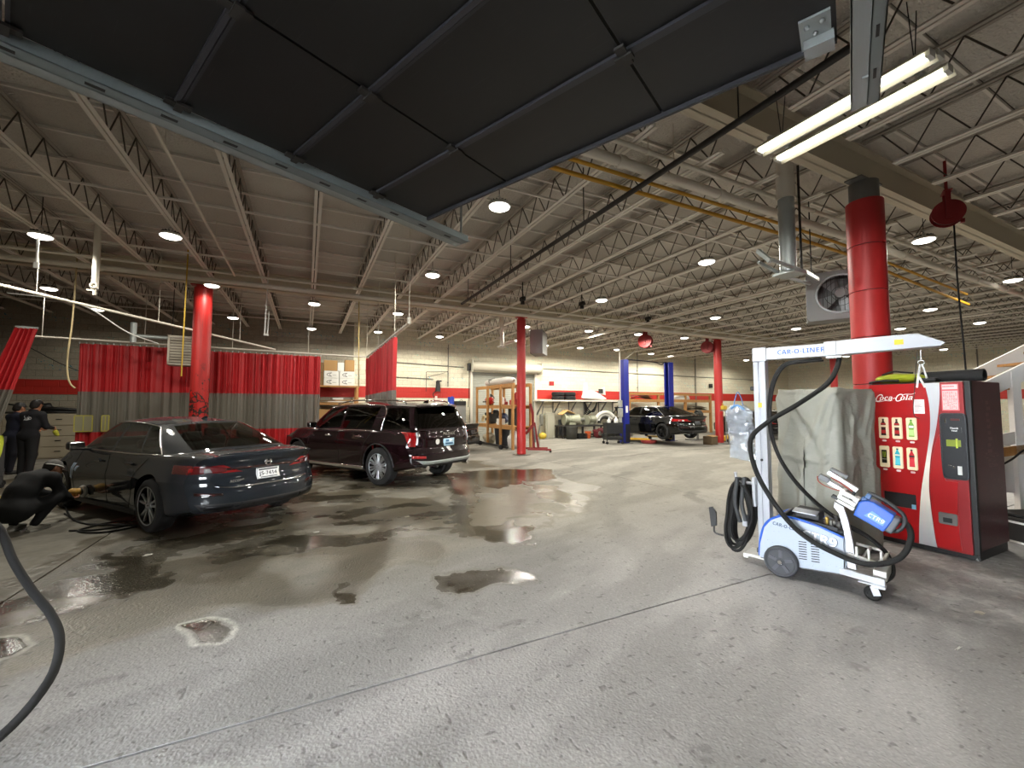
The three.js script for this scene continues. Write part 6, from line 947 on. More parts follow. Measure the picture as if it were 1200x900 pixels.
{ // the man crouching by the grey sedan; local +x points to the car
  const t = thing('person', 'person in black clothes and grey cap crouching to polish the grey sedan', 'person', [-3.27, 0, 7.70], [0.34, 0.94]); t.scale.setScalar(0.92);
  const black = std(0x0a0c10, 0.85);
  const hipL = [-0.16, 0.3, -0.1], hipR = [-0.16, 0.3, 0.1], kneeL = [0.28, 0.48, -0.17], kneeR = [0.25, 0.40, 0.19], ankL = [0.06, 0.1, -0.15], ankR = [0.02, 0.1, 0.15], chest = [0.1, 0.66, 0], neck = [0.27, 0.76, 0];
  const shL = [0.2, 0.7, -0.18], shR = [0.2, 0.7, 0.18], elL = [0.42, 0.46, -0.2], elR = [0.4, 0.38, 0.2], wrL = [0.66, 0.38, -0.1], wrR = [0.66, 0.31, 0.06];
  mesh('clothing', blend(0, 0.014, [[hipL, 0.14, hipR, 0.14], [[-0.15, 0.33, 0], 0.15, [-0.02, 0.55, 0], 0.15], [[-0.02, 0.55, 0], 0.15, chest, 0.15], [chest, 0.14, [0.22, 0.72, 0], 0.1], [shL, 0.085, shR, 0.085], [[0.22, 0.72, 0], 0.075, [0.26, 0.75, 0], 0.062], [hipL, 0.105, kneeL, 0.075], [hipR, 0.105, kneeR, 0.075], [kneeL, 0.07, ankL, 0.05], [kneeR, 0.07, ankR, 0.05], [shL, 0.075, elL, 0.055], [shR, 0.075, elR, 0.055], [elL, 0.054, wrL, 0.038], [elR, 0.054, wrR, 0.038]], 0.07), black, t);
  const h = headBones([0.38, 0.80, 0.02], [1, -0.5, 0.55], [0.45, 1, 0]);
  const hd = mesh('head', blend(0, 0.005, [...h.bones, [[0.26, 0.74, 0], 0.055, [0.35, 0.79, 0], 0.05]], 0.03), skin, t);
  mesh('eyes', [eye(h, 1), eye(h, -1)], M_hair, hd); mesh('hair', blend(0, 0.008, [[h.at(-0.03, 0.04, 0.05), 0.055, h.at(-0.05, 0.0, 0.04), 0.045], [h.at(-0.03, 0.04, -0.05), 0.055, h.at(-0.05, 0.0, -0.04), 0.045], [h.at(-0.06, 0.05, 0), 0.06, h.at(-0.07, -0.03, 0), 0.04]], 0.04), M_hair, hd);
  const [dome, brim] = cap(h, 1); mesh('cap', dome, std(0x5d5c5a, 0.8), hd); mesh('cap_brim', brim, std(0x4a3b32, 0.8, 0, { side: THREE.DoubleSide }), hd);
  mesh('cap_band', new THREE.TorusGeometry(0.107, 0.009, 6, 32).rotateX(Math.PI / 2).applyMatrix4(new THREE.Matrix4().makeBasis(h.F, h.U, h.R)).translate(...h.at(-0.002, 0.052, 0)), M.white, hd);
  mesh('hand', blend(0, 0.004, handBones(wrL, [1, -0.12, 0.12], [0, -1, 0.2], 0.42), 0.012), skin, t); mesh('hand', blend(0, 0.004, handBones(wrR, [1, -0.1, -0.15], [0, 1, -0.3], 0.45), 0.012), skin, t);
  mesh('shoe', [shoe(0.06, 0, -0.15, 0.1)], std(0xaaa8a2, 0.7), t); mesh('shoe', shoe(0.02, 0, 0.15, -0.2), std(0xb9b6ae, 0.7), t);
  mesh('shoe_sole', [box(0.25, 0.02, 0.085, 0.09, 0.012, -0.16, 0.1), box(0.25, 0.02, 0.085, 0.06, 0.012, 0.165, -0.2)], M.white, t);
}
{ // polisher, held against the front door
  const t = thing('polisher', 'hand polisher with a yellow body and white pad held against the sedan', 'polisher', [-3.03, 0.15, 8.37], [0.7, 0.72]);
  mesh('motor_body', [bar(V3(-0.02, 0.2, 0), V3(0.06, 0.2, 0), 0.055, 20), sph(0.062, -0.01, 0.205, 0.01, 18, 12)], std(0xc79a4a, 0.5), t); mesh('grip', tube([V3(-0.05, 0.19, 0), V3(-0.09, 0.14, 0.02), V3(-0.12, 0.05, 0.05)], 0.022, 20, 10), M.black, t);
  mesh('pad', new THREE.TorusGeometry(0.062, 0.026, 12, 32).rotateY(Math.PI / 2).translate(0.105, 0.2, 0), std(0xd8d8d6, 0.9), t); mesh('backing_plate', bar(V3(0.05, 0.2, 0), V3(0.1, 0.2, 0), 0.05, 24), M.greySteel, t);
}
single('extension_lead', 'tangled black cord on the wet floor between the crouching person and the sedan', 'cord', [tube([P(-3.1, 0.22, 8.28), P(-2.9, 0.02, 8.05), P(-2.3, 0.013, 7.5), P(-2.0, 0.013, 7.3), P(-2.25, 0.013, 7.12), P(-2.6, 0.013, 7.35), P(-2.35, 0.013, 7.7), P(-2.05, 0.013, 7.55), P(-1.9, 0.013, 7.45)], 0.011, 140, 8), tube([P(-2.7, 0.013, 7.4), P(-2.4, 0.013, 7.3), P(-2.1, 0.013, 7.42), P(-2.5, 0.013, 7.6), P(-2.75, 0.013, 7.85), P(-3.2, 0.013, 8.6)], 0.011, 100, 8)], M.rubber);
function stander(label, at, head, o) {                      // standing person seen from behind, arms forward to a bench
  const t = thing('person', label, 'person', at, head), cl = std(o.top, 0.85), tr = std(o.legs, 0.85);
  const s = o.s ?? 1, k = ([x, y, z]) => [x * s, y * s, z * s], B = (l) => l.map(([a, ra, b, rb]) => [k(a), ra * s, k(b), rb * s]);
  const ln = o.lean ?? 0, hipY = 0.94;
  mesh('clothing', blend(0, 0.014, B([[[0, hipY, -0.09], 0.12, [0, hipY, 0.09], 0.12], [[0, hipY, 0], 0.135, [0.03 + ln * 0.4, 1.2, 0], 0.13], [[0.03 + ln * 0.4, 1.18, -0.05], 0.12, [ln, 1.38, -0.07], 0.11], [[0.03 + ln * 0.4, 1.18, 0.05], 0.12, [ln, 1.38, 0.07], 0.11], [[ln, 1.42, -0.17], 0.075, [ln, 1.42, 0.17], 0.075], [[ln, 1.45, 0], 0.075, [ln + 0.02, 1.51, 0], 0.058], [[ln, 1.41, -0.19], 0.068, [ln + 0.06, 1.14, -0.24], 0.052], [[ln, 1.41, 0.19], 0.068, [ln + 0.06, 1.14, 0.24], 0.052], [[ln + 0.06, 1.14, -0.24], 0.05, [ln + 0.28, 1.1, -0.17], 0.04], [[ln + 0.06, 1.14, 0.24], 0.05, [ln + 0.28, 1.1, 0.17], 0.04]]), 0.06 * s), cl, t);
  mesh('trousers', blend(0, 0.014, B([[[0, hipY, -0.09], 0.118, [0.02, 0.5, -0.1], 0.082], [[0, hipY, 0.09], 0.118, [-0.02, 0.5, 0.12], 0.082], [[0.02, 0.5, -0.1], 0.08, [-0.02, 0.1, -0.1], 0.062], [[-0.02, 0.5, 0.12], 0.08, [-0.08, 0.1, 0.13], 0.062]]), 0.05 * s), tr, t);
  const hc = k([ln + 0.06, 1.63, 0]), h = headBones(hc, [1, o.down ?? -0.25, o.turn ?? 0], [0.2, 1, 0]), hd = mesh('head', blend(0, 0.006, [...h.bones, [k([ln + 0.02, 1.5, 0]), 0.055, k([ln + 0.04, 1.58, 0]), 0.052]], 0.03), skin, t);
  mesh('eyes', [eye(h, 1), eye(h, -1)], M_hair, hd); mesh('hair', blend(0, 0.008, [[h.at(-0.03, 0.03, 0.045), 0.06, h.at(-0.05, -0.02, 0.035), 0.05], [h.at(-0.03, 0.03, -0.045), 0.06, h.at(-0.05, -0.02, -0.035), 0.05], [h.at(-0.06, 0.04, 0), 0.06, h.at(-0.065, -0.04, 0), 0.045]], 0.04), M_hair, hd);
  const [dome, brim] = cap(h, 1); mesh('cap', dome, M.black, hd); mesh('cap_brim', brim, std(0x101010, 0.8, 0, { side: THREE.DoubleSide }), hd);
  for (const z of [-1, 1]) mesh('hand', blend(0, 0.004, handBones(k([ln + 0.3, 1.1, 0.165 * z]), [1, -0.2, -0.25 * z], [0, -0.5, -z], 0.4), 0.012), skin, t);
  mesh('shoe', shoe(0.0, 0, -0.1 * s, 0.05), M.black, t); mesh('shoe', shoe(-0.06, 0, 0.13 * s, -0.15), M.black, t);
  if (o.print) mesh('back_print', grid(8, 12, (a, b) => V3(0.03 * s + lerp(-0.1, 0.0, b) * 0 + ln * lerp(0.55, 0.95, b) - 0.15 * s + 0.02 * Math.abs(a - 0.5), lerp(1.08, 1.42, b) * s, (a - 0.5) * 0.2 * s)), new THREE.MeshStandardMaterial({ color: 0xe2e4e8, roughness: 0.8, side: THREE.DoubleSide, transparent: true, alphaMap: canvasTex(128, 220, (g, w, hh) => { g.fillStyle = '#000'; g.fillRect(0, 0, w, hh); g.strokeStyle = '#fff'; g.lineWidth = 9; const r = rng(6); for (let i = 0; i < 7; i++) { g.beginPath(); g.arc(30 + (i % 2) * 60 + r() * 10, 24 + i * 28, 16 + r() * 8, r() * 3, 3.5 + r() * 3); g.stroke(); } g.lineWidth = 5; for (let i = 0; i < 18; i++) { g.beginPath(); g.moveTo(20 + r() * 88, 10 + r() * 200); g.lineTo(20 + r() * 88, 10 + r() * 200); g.stroke(); } }) }), t);
  if (o.glove) mesh('yellow_cloth', blend(0, 0.008, [[k([ln + 0.36, 1.0, 0.17]), 0.05, k([ln + 0.38, 0.93, 0.2]), 0.035], [k([ln + 0.4, 1.02, 0.14]), 0.03, k([ln + 0.42, 0.95, 0.12]), 0.035]], 0.03), std(0xb7b63c, 0.8), t);
  return t;
}
stander('person standing with a white print on the back of a dark shirt', [-5.75, 0, 13.6], [0.35, 0.94], { top: 0x14151b, legs: 0x0c0d10, lean: 0.08, print: true, glove: true });
stander('person in navy clothes standing partly hidden behind the one with the printed shirt', [-6.35, 0, 14.35], [0.6, 0.8], { top: 0x15192c, legs: 0x10131f, lean: 0.05, s: 0.96 });
// ================================================================ WASH BAY CURTAINS
M.vinyl = std(0xb01c22, 0.5, 0, { side: THREE.DoubleSide });
M.clearVinyl = phys({ color: 0x86837a, transmission: 0.45, roughness: 0.35, thickness: 0, side: THREE.DoubleSide });
function curtain(label, f, ys, n, pleat, seed, group) {     // f(a, k) -> [u, v] along the sheet at height share k
  const t = thing('curtain', label, 'curtain', [0, 0, 0], [1, 0], group), [y0, y1, y2, y3] = ys;
  const ph = (a) => a * pleat + 1.4 * fbm(a * pleat * 0.35, seed, 2) * 3;
  const band = (name, a0, a1, mat) => mesh(name, grid(n, 10, (a, b) => { const y = lerp(a0, a1, b), k = (y0 - y) / (y0 - y3), [u, v, nu, nv] = f(a, k), w = 0.045 * Math.sin(ph(a)) + 0.02 * Math.sin(ph(a) * 2.3 + 1) + 0.03 * (fbm(a * 9, k * 3 + seed, 2) - 0.5); return P(u + nu * w, y, v + nv * w); }), mat, t);
  band('red_top_band', y1, y0, M.vinyl); band('clear_window_band', y2, y1, M.clearVinyl); band('red_bottom_band', y3, y2, M.vinyl);
  const gr = []; for (let k = 0; k <= 20; k++) { const [u, v] = f(k / 20, 0); gr.push(cyl(0.014, 0.014, 0.05, u, y0 + 0.02, -v, 8)); } mesh('roller_hooks', gr, M.zinc, t).userData.kind = 'stuff';
  return t;
}
curtain('wide red and clear vinyl curtain hanging left of the left red column', (a) => [lerp(-5.3, -2.62, a), 14.5, 0, 1], [3.24, 2.0, 0.95, 0.05], 160, 70, 1);
curtain('red and clear vinyl curtain hanging right of the left red column', (a) => [lerp(-2.58, 0.36, a), 14.5, 0, 1], [3.2, 2.0, 0.95, 0.05], 170, 100, 4);
curtain('red and clear vinyl curtain drawn along the side of the bay above the burgundy car', (a) => [1.75, lerp(14.4, 9.5, Math.pow(a, 0.8)), 1, 0], [3.18, 1.98, 0.95, 0.05], 170, 90, 7);
curtain('bunched red and clear curtain swept aside at the far left', (a, k) => [lerp(-5.85, -5.5, a) - k * (0.85 - 0.18 * a), 13.1 - k * 0.1, 0.2, 1], [3.36, 1.98, 0.8, 0.2], 60, 30, 9);
single('curtain_track', 'white steel track carrying the red wash bay curtains', 'track', [bar(P(-6.4, 3.36, 14.5), P(1.75, 3.26, 14.5), 0.026, 10), bar(P(1.75, 3.26, 14.5), P(1.75, 3.24, 8.1), 0.026, 10), bar(P(1.75, 3.22, 8.1), P(1.75, 3.34, 8.1), 0.04, 10), ...[-6, -4, -2, 0, 1.75].map((u) => bar(P(u, 3.3, 14.5), P(u, 5.1, 14.5), 0.008, 6)), ...[8.1, 9.6, 12].map((v) => bar(P(1.75, 3.25, v), P(1.75, 5.1, v), 0.009, 6))], M.palePipe);
for (const [u, lab] of [[-5.1, 'larger yellow framed clear pouch low on the left curtain'], [-4.68, 'narrow yellow framed clear pouch low on the left curtain']]) { const w = u < -5 ? 0.34 : 0.14, t = thing('document_pouch', lab, 'pouch', [u, 0.98, 14.38], [1, 0]); mesh('frame', [box(w, 0.02, 0.015, 0, 0.4, 0), box(w, 0.02, 0.015, 0, 0, 0), box(0.02, 0.4, 0.015, w / 2, 0.2, 0), box(0.02, 0.4, 0.015, -w / 2, 0.2, 0), box(0.015, 0.4, 0.015, 0, 0.2, 0)], std(0xb9b14a, 0.6), t); mesh('pocket', box(w, 0.4, 0.004, 0, 0.2, 0), std(0x8d8a70, 0.6), t); }
// ================================================================ BACK WALL: roller door, conduits, signs
{
  const d = structGroup('door_2'), W = 3.55, u = 8.87;
  mesh('roller_slats', grid(2, 160, (a, b) => P(u - W / 2 + a * W, b * 3.32, 18.98 + 0.012 * Math.sin(b * 44 * Math.PI * 2))), std(0x9b9c92, 0.55, 0.2, { side: THREE.DoubleSide }), d);
  mesh('guide_rail', [box(0.12, 3.4, 0.1, u - W / 2, 1.7, -18.87), box(0.12, 3.4, 0.1, u + W / 2, 1.7, -18.87)], M.palePipe, d);
  mesh('barrel_housing', [new THREE.CylinderGeometry(0.24, 0.24, 3.75, 28).rotateZ(Math.PI / 2).translate(u, 3.56, -18.62), box(0.03, 0.6, 0.56, u - 1.9, 3.56, -18.62), box(0.03, 0.6, 0.56, u + 1.9, 3.56, -18.62)], std(0xbdb8a6, 0.5), d);
  mesh('chain_operator', [box(0.12, 0.35, 0.2, u - 2.0, 3.5, -18.6), tube([P(u - 2.02, 3.4, 18.5), P(u - 2.03, 2.4, 18.5), P(u - 2.06, 1.6, 18.5)], 0.014, 12, 6)], M.black, d);
}
const conduit = (label, a, b, r = 0.022) => single('conduit', label, 'conduit', [bar(P(...a), P(...b), r, 8), ...[0.1, 0.5, 0.9].map((k) => box(0.06, 0.06, 0.05, lerp(a[0], b[0], k), lerp(a[1], b[1], k), -lerp(a[2], b[2], k) - 0.02))], std(0x77756a, 0.6));
conduit('long grey conduit along the back wall from the curtain to the roller door', [2.9, 3.6, 18.86], [6.7, 3.5, 18.86]); conduit('long grey conduit along the back wall right of the roller door', [10.95, 3.62, 18.86], [30, 3.5, 18.86]);
conduit('upright conduit on the back wall left of the roller door', [5.93, 2.55, 18.86], [5.93, 4.55, 18.86]); conduit('lower short conduit on the back wall above the burgundy car', [2.9, 2.95, 18.86], [5.2, 2.9, 18.86], 0.016);
conduit('upright conduit on the back wall behind the blue lift', [17.6, 2.5, 18.86], [17.6, 5, 18.86], 0.018); conduit('upright conduit on the back wall left of the right far column', [22.5, 1, 18.86], [22.5, 5, 18.86], 0.03); conduit('upright conduit on the end wall behind the vending machine top', [32.47, 0.02, 9.0], [32.47, 5, 9.0], 0.03);
single('wall_sign', 'small red sign on the back wall above the tyres', 'sign', [box(0.3, 0.22, 0.02, 11.63, 2.85, -18.88), box(0.2, 0.04, 0.004, 11.63, 2.88, -18.868)], std(0x9c1f1a, 0.5)); single('junction_box', 'small black box on the back wall left of the far right red column', 'box', rbox(0.28, 0.26, 0.1, 0.02, 23.9, 3.0, -18.84), M.black);
for (const [u, v, l] of [[5.35, 10.2, 'small black camera on the ceiling above the middle red column'], [7.15, 9.9, 'small black camera on the ceiling right of the middle red column'], [10.4, 10.6, 'small black camera on the ceiling above the lift']]) single('ceiling_camera', l, 'camera', [bar(P(u, 4.7, v), P(u, 5.1, v), 0.015), rbox(0.12, 0.12, 0.2, 0.03, u, 4.62, -v), cyl(0.05, 0.06, 0.1, u, 4.52, -v)], M.black);
// ================================================================ SHELVES WITH BOXES behind the curtains
M.card = std(0x9d7a4c, 0.8); M.cardDark = std(0x6f5637, 0.85); M.boxWhite = std(0xcfcfc8, 0.7);
{
  const t = thing('storage_shelf', 'wooden shelf unit holding cartons against the back wall', 'shelf', [1.1, 0, 18.42], [1, 0]);
  for (const [x, z] of [[-0.78, 0.36], [0.74, 0.36], [-0.78, -0.36], [0.74, -0.36]]) mesh('post', boxUV(box(0.09, 2.45, 0.09, x, 1.225, z), 0.5), M.wood, t);
  for (const y of [0.5, 1.12, 1.72, 2.43]) mesh('shelf_board', boxUV(box(1.65, 0.06, 0.8, 0, y, 0), 0.5), M.wood, t);
  const carton = (label, u, y, w, h, m, d = 0.45) => { const c = thing('carton', label, 'carton', [u, y, 18.32], [1, 0]); mesh('box_body', rbox(w, h, d, 0.006, 0, h / 2, 0), m, c); mesh('tape', box(w * 0.12, 0.004, d + 0.004, 0, h, 0), M.cardDark, c); return c; };
  const arrow = std(0xffffff, 0.7, 0, { map: canvasTex(128, 64, (g) => { g.fillStyle = '#d0d0ca'; g.fillRect(0, 0, 128, 64); g.strokeStyle = '#23252a'; g.lineWidth = 5; g.beginPath(); g.moveTo(66, 14); g.quadraticCurveTo(22, 18, 20, 32); g.quadraticCurveTo(22, 46, 66, 50); g.stroke(); g.lineWidth = 3; g.beginPath(); g.moveTo(60, 16); g.lineTo(42, 32); g.lineTo(60, 48); g.stroke(); g.fillStyle = '#777'; g.fillRect(74, 36, 34, 4); }) });
  [[0.86, 2.46, 'lower left'], [1.44, 2.46, 'lower right'], [0.86, 2.755, 'upper left'], [1.44, 2.755, 'upper right']].forEach(([u, y, w]) => { const c = carton(`white carton with a black curved mark, ${w} of four on the shelf`, u, y, 0.56, 0.29, M.boxWhite); c.userData.group = 'white cartons on the shelf'; mesh('printed_mark', new THREE.PlaneGeometry(0.5, 0.25).translate(0, 0.145, 0.2275), arrow, c); });
  carton('wide brown carton on top of the left white cartons', 0.82, 3.05, 0.5, 0.42, M.card); carton('tall brown carton on top of the right white cartons', 1.53, 3.05, 0.36, 0.46, M.card); carton('narrow pale carton between the two brown cartons', 1.2, 3.05, 0.24, 0.34, M.boxWhite); carton('brown carton at the left end beside the white cartons', 0.46, 2.46, 0.2, 0.5, M.cardDark); carton('small carton stacked on the left end carton', 0.46, 2.97, 0.2, 0.4, M.cardDark);
  const f = thing('cardboard_sheets', 'untidy pile of folded cardboard on the middle shelf', 'cardboard', [1.05, 1.76, 18.3], [1, 0]); [[-0.1, 0.02, 1.2, 0.03], [0.15, 0.06, 0.9, 0.04], [0.3, 0.11, 0.7, 0.05], [0.05, 0.17, 0.4, 0.06], [-0.35, 0.1, 0.5, 0.03]].forEach(([x, y, w, h], i) => mesh('sheet', box(w, h, 0.5, x, y, 0, (i - 2) * 0.05), [M.card, M.boxWhite, M.card, M.boxWhite, M.cardDark][i], f));
  carton('brown carton on the lower shelf behind the burgundy car', 0.7, 1.16, 0.6, 0.35, M.card);
}
{ // tall cabinet with things on top, left of the roller door
  const t = thing('tall_cabinet', 'tall grey steel cabinet against the back wall behind the burgundy car', 'cabinet', [5.75, 0, 18.5], [1, 0]);
  mesh('cabinet_body', rbox(1.7, 1.68, 0.55, 0.01, 0, 0.84, 0), M.greySteel, t); for (const x of [-0.425, 0.425]) { const d = mesh('door', rbox(0.82, 1.55, 0.02, 0.006, x, 0.85, 0.285), std(0x8b8d8a, 0.5, 0.3), t); mesh('handle', rbox(0.03, 0.14, 0.03, 0.01, x - Math.sign(x) * 0.34, 0.95, 0.305), M.zinc, d); }
  single('canister', 'red and white box on top of the tall grey cabinet', 'box', [rbox(0.4, 0.3, 0.3, 0.02, 5.35, 1.83, -18.45), cyl(0.05, 0.06, 0.12, 5.25, 2.04, -18.45)], std(0xc9b8b0, 0.6)); single('blue_drum', 'small blue canister on top of the tall grey cabinet', 'canister', [cyl(0.15, 0.15, 0.38, 5.95, 1.87, -18.45, 24), new THREE.TorusGeometry(0.15, 0.012, 6, 24).rotateX(Math.PI / 2).translate(5.95, 2.0, -18.45), cyl(0.03, 0.03, 0.05, 6.0, 2.08, -18.45)], std(0x1d3fa8, 0.4));
  single('toolcase', 'flat black case on top of the tall grey cabinet', 'case', [rbox(0.5, 0.2, 0.35, 0.03, 6.38, 1.78, -18.45), tube([V3(6.3, 1.88, -18.27), V3(6.38, 1.93, -18.26), V3(6.46, 1.88, -18.27)], 0.012, 12, 6)], M.black);
  const r = thing('wall_dispenser', 'black hand pump hanging on a wire frame above the cabinet', 'pump', [5.35, 2.3, 18.7], [1, 0]); mesh('frame', [bar(V3(-0.5, 0.0, 0), V3(-0.5, 0.9, 0), 0.012), bar(V3(-0.5, 0.9, 0), V3(0.5, 0.95, 0), 0.012), bar(V3(-0.5, 0.65, 0), V3(0.4, 0.9, 0), 0.01), bar(V3(0.5, 0.95, 0), V3(0.55, 0.95, -0.18), 0.012)], M.darkPipe, r); mesh('pump_body', [cyl(0.09, 0.12, 0.42, 0.05, 0.22, 0), sph(0.1, 0.05, 0.44, 0), tube([V3(0.05, 0.1, 0.05), V3(-0.2, -0.1, 0.1), V3(-0.15, -0.28, 0.1)], 0.02, 16, 6), rbox(0.2, 0.06, 0.1, 0.02, 0.12, 0.5, 0)], M.black, r);
}
// ================================================================ WOODEN RACK with salvaged parts, engine hoist
const lump = (seed, sx, sy, sz, n = 16) => { const g = new THREE.SphereGeometry(0.5, n, n - 4), p = g.attributes.position; for (let i = 0; i < p.count; i++) { const x = p.getX(i), y = p.getY(i), z = p.getZ(i), k = 0.75 + 0.6 * (fbm(x * 4 + seed, y * 4 + z * 3, 3)); p.setXYZ(i, x * sx * k, y * sy * k, z * sz * k); } g.computeVertexNormals(); return g; };
function engine(seed, s = 1) { const r = rng(seed), o = []; o.push(rbox(0.5, 0.4, 0.42, 0.03, 0, 0.3, 0), rbox(0.44, 0.14, 0.2, 0.03, 0, 0.54, 0.12).rotateX(0.2), rbox(0.44, 0.14, 0.2, 0.03, 0, 0.54, -0.12).rotateX(-0.2), rbox(0.4, 0.14, 0.3, 0.04, 0, 0.08, 0)); for (let i = 0; i < 4; i++) o.push(tube([V3(-0.17 + i * 0.115, 0.58, 0.1), V3(-0.17 + i * 0.115, 0.68, 0.2), V3(-0.17 + i * 0.115, 0.52, 0.34), V3(-0.1 + i * 0.07, 0.4, 0.36)], 0.028, 14, 8)); for (let i = 0; i < 4; i++) { const q = 0.05 + r() * 0.06; o.push(new THREE.CylinderGeometry(q, q, 0.05, 18).rotateZ(Math.PI / 2).translate(0.29, 0.15 + r() * 0.4, (r() - 0.5) * 0.4)); } for (let i = 0; i < 7; i++) o.push(rbox(0.08 + r() * 0.1, 0.06 + r() * 0.08, 0.08, 0.015, (r() - 0.5) * 0.5, 0.2 + r() * 0.4, 0.22)); return merge(o).scale(s, s, s); }
const part = (name, label, cat, at, geo, mat, hd = [1, 0], extra = []) => { const t = thing(name, label, cat, at, hd); mesh('main_body', geo, mat, t); for (const [n, g, m] of extra) mesh(n, g, m, t); return t; };
M.cast = std(0x77776f, 0.5, 0.4); M.castDark = std(0x34342f, 0.6, 0.3);
const tyreG = wheelGeo(0.33, 0.21, 0.21, 5, false).tire.clone().rotateX(Math.PI / 2);
{
  const t = thing('wooden_rack', 'open rack of wooden studs holding salvaged car parts beside the middle red column', 'rack', [7.3, 0, 15.95], [0, 1]);
  const X = [-1.95, -0.85, 0.45, 1.7];
  for (const x of X) for (const z of [-0.38, 0.38]) mesh('stud', boxUV(box(0.12, 2.5, 0.07, x, 1.25, z), 0.5), M.wood, t);
  for (const y of [0.8, 1.6, 2.44]) for (const z of [-0.34, 0.34]) mesh('rail', boxUV(box(3.8, 0.13, 0.05, -0.12, y, z), 0.5), M.wood, t);
  for (const y of [0.86, 1.66]) mesh('shelf_board', boxUV(box(3.75, 0.03, 0.66, -0.12, y, 0), 0.5), M.wood, t);
  const at = (x, y, z = 0) => [7.3 + z, y, 15.95 + x];      // the rack's x runs along v, its -z side faces the sedan
  part('tail_lamp_unit', 'large dark red tail lamp on the upper rack shelf', 'lamp', at(0.95, 1.68, -0.1), merge([lump(2, 0.75, 0.38, 0.35).translate(0, 0.18, 0)]), M.redLamp, [0, 1], [['lens_strip', box(0.5, 0.05, 0.1, 0, 0.15, -0.16), M.darkRedLamp]]);
  part('wire_loom', 'tangle of dark wiring and hoses on the upper rack shelf', 'loom', at(1.3, 1.68, 0.15), merge([0, 1, 2, 3, 4].map((k) => tube([...Array(8)].map((_, i) => V3(Math.sin(i * 1.7 + k) * 0.25, 0.12 + 0.1 * Math.sin(i * 2.1 + k * 2) + k * 0.07, Math.cos(i * 1.3 + k) * 0.15)), 0.02, 50, 6))), M.castDark, [0, 1]);
  part('jug', 'white jug standing on the upper rack shelf', 'jug', at(-0.45, 1.68, -0.12), merge([rbox(0.2, 0.3, 0.12, 0.03, 0, 0.17, 0), cyl(0.03, 0.03, 0.06, 0.05, 0.34, 0), tube([V3(-0.08, 0.3, 0), V3(-0.13, 0.25, 0), V3(-0.1, 0.12, 0)], 0.016, 14, 6)]), M.white, [0, 1]);
  part('jack', 'red hydraulic jack head on the upper rack shelf', 'jack', at(-0.2, 1.68, 0.05), merge([rbox(0.5, 0.14, 0.2, 0.03, 0, 0.08, 0), bar(V3(0.1, 0.1, 0), V3(0.35, 0.5, 0), 0.025), cyl(0.05, 0.06, 0.15, -0.12, 0.2, 0)]), std(0x7c1c16, 0.5), [0, 1]);
  part('brake_drum', 'red machine part with round flanges at the near end of the upper shelf', 'machine part', at(-1.45, 1.68, -0.05), merge([cyl(0.2, 0.2, 0.06, 0, 0.2, 0, 24).rotateX(0.3), cyl(0.09, 0.11, 0.4, 0, 0.25, 0), rbox(0.4, 0.2, 0.25, 0.04, 0.05, 0.1, 0), rbox(0.12, 0.3, 0.12, 0.03, -0.2, 0.35, 0)]), std(0x8d1f1c, 0.5), [0, 1]);
  part('engine_block', 'dark engine block on the middle rack shelf', 'engine', at(0.75, 0.88, -0.05), engine(3, 0.85), M.castDark, [0, 1]);
  part('headlamp_shell', 'cream coloured plastic wheel arch liner on the middle rack shelf', 'car part', at(1.45, 0.88, -0.1), new THREE.TorusGeometry(0.25, 0.07, 10, 24, Math.PI).translate(0, 0.07, 0), std(0xc9bd96, 0.6), [0, 1]);
  part('carton', 'small pale grey carton on the middle rack shelf', 'carton', at(-0.4, 0.88, -0.16), rbox(0.3, 0.24, 0.25, 0.01, 0, 0.12, 0), M.boxWhite, [0, 1], [['tape', box(0.04, 0.004, 0.254, 0, 0.24, 0), M.card]]);
  part('alternator', 'dark blue machine casting behind the pale carton on the rack', 'machine part', at(-0.05, 0.88, 0.1), merge([lump(9, 0.5, 0.45, 0.4).translate(0, 0.24, 0), cyl(0.12, 0.12, 0.1, 0.1, 0.4, 0)]), std(0x2c3550, 0.5), [0, 1]);
  part('radiator', 'upright black radiator at the near end of the middle shelf', 'radiator', at(-1.4, 0.88, -0.1), merge([rbox(0.6, 0.68, 0.06, 0.01, 0, 0.36, 0), ...[...Array(9)].map((_, i) => box(0.56, 0.012, 0.09, 0, 0.08 + i * 0.07, 0)), box(0.05, 0.7, 0.1, 0.3, 0.36, 0), box(0.05, 0.7, 0.1, -0.3, 0.36, 0)]), M.castDark, [0, 1]);
  part('waste_bin', 'tapered dark waste bin under the rack', 'bin', at(-0.2, 0, 0.0), lathe([[0, 0.01], [0.26, 0.01], [0.33, 0.72], [0.36, 0.73], [0.36, 0.77], [0.31, 0.77], [0.24, 0.05], [0, 0.05]], 28), std(0x23252a, 0.7), [0, 1]);
  part('gearbox_case', 'pale aluminium gearbox casing on the floor under the rack', 'machine part', at(0.95, 0, -0.1), merge([lump(5, 0.8, 0.5, 0.5).translate(0, 0.25, 0), new THREE.CylinderGeometry(0.12, 0.2, 0.4, 20).rotateZ(Math.PI / 2).translate(-0.35, 0.28, 0)]), std(0xa59c86, 0.6, 0.2), [0, 1]);
  part('trash_bag', 'white crumpled bag on the floor at the near end of the rack', 'bag', at(-1.38, 0, 0.0), lump(14, 0.6, 0.72, 0.5, 24).translate(0, 0.34, 0), M.white, [0, 1], [['knot', lump(3, 0.12, 0.16, 0.12).translate(0.02, 0.7, 0), M.white]]);
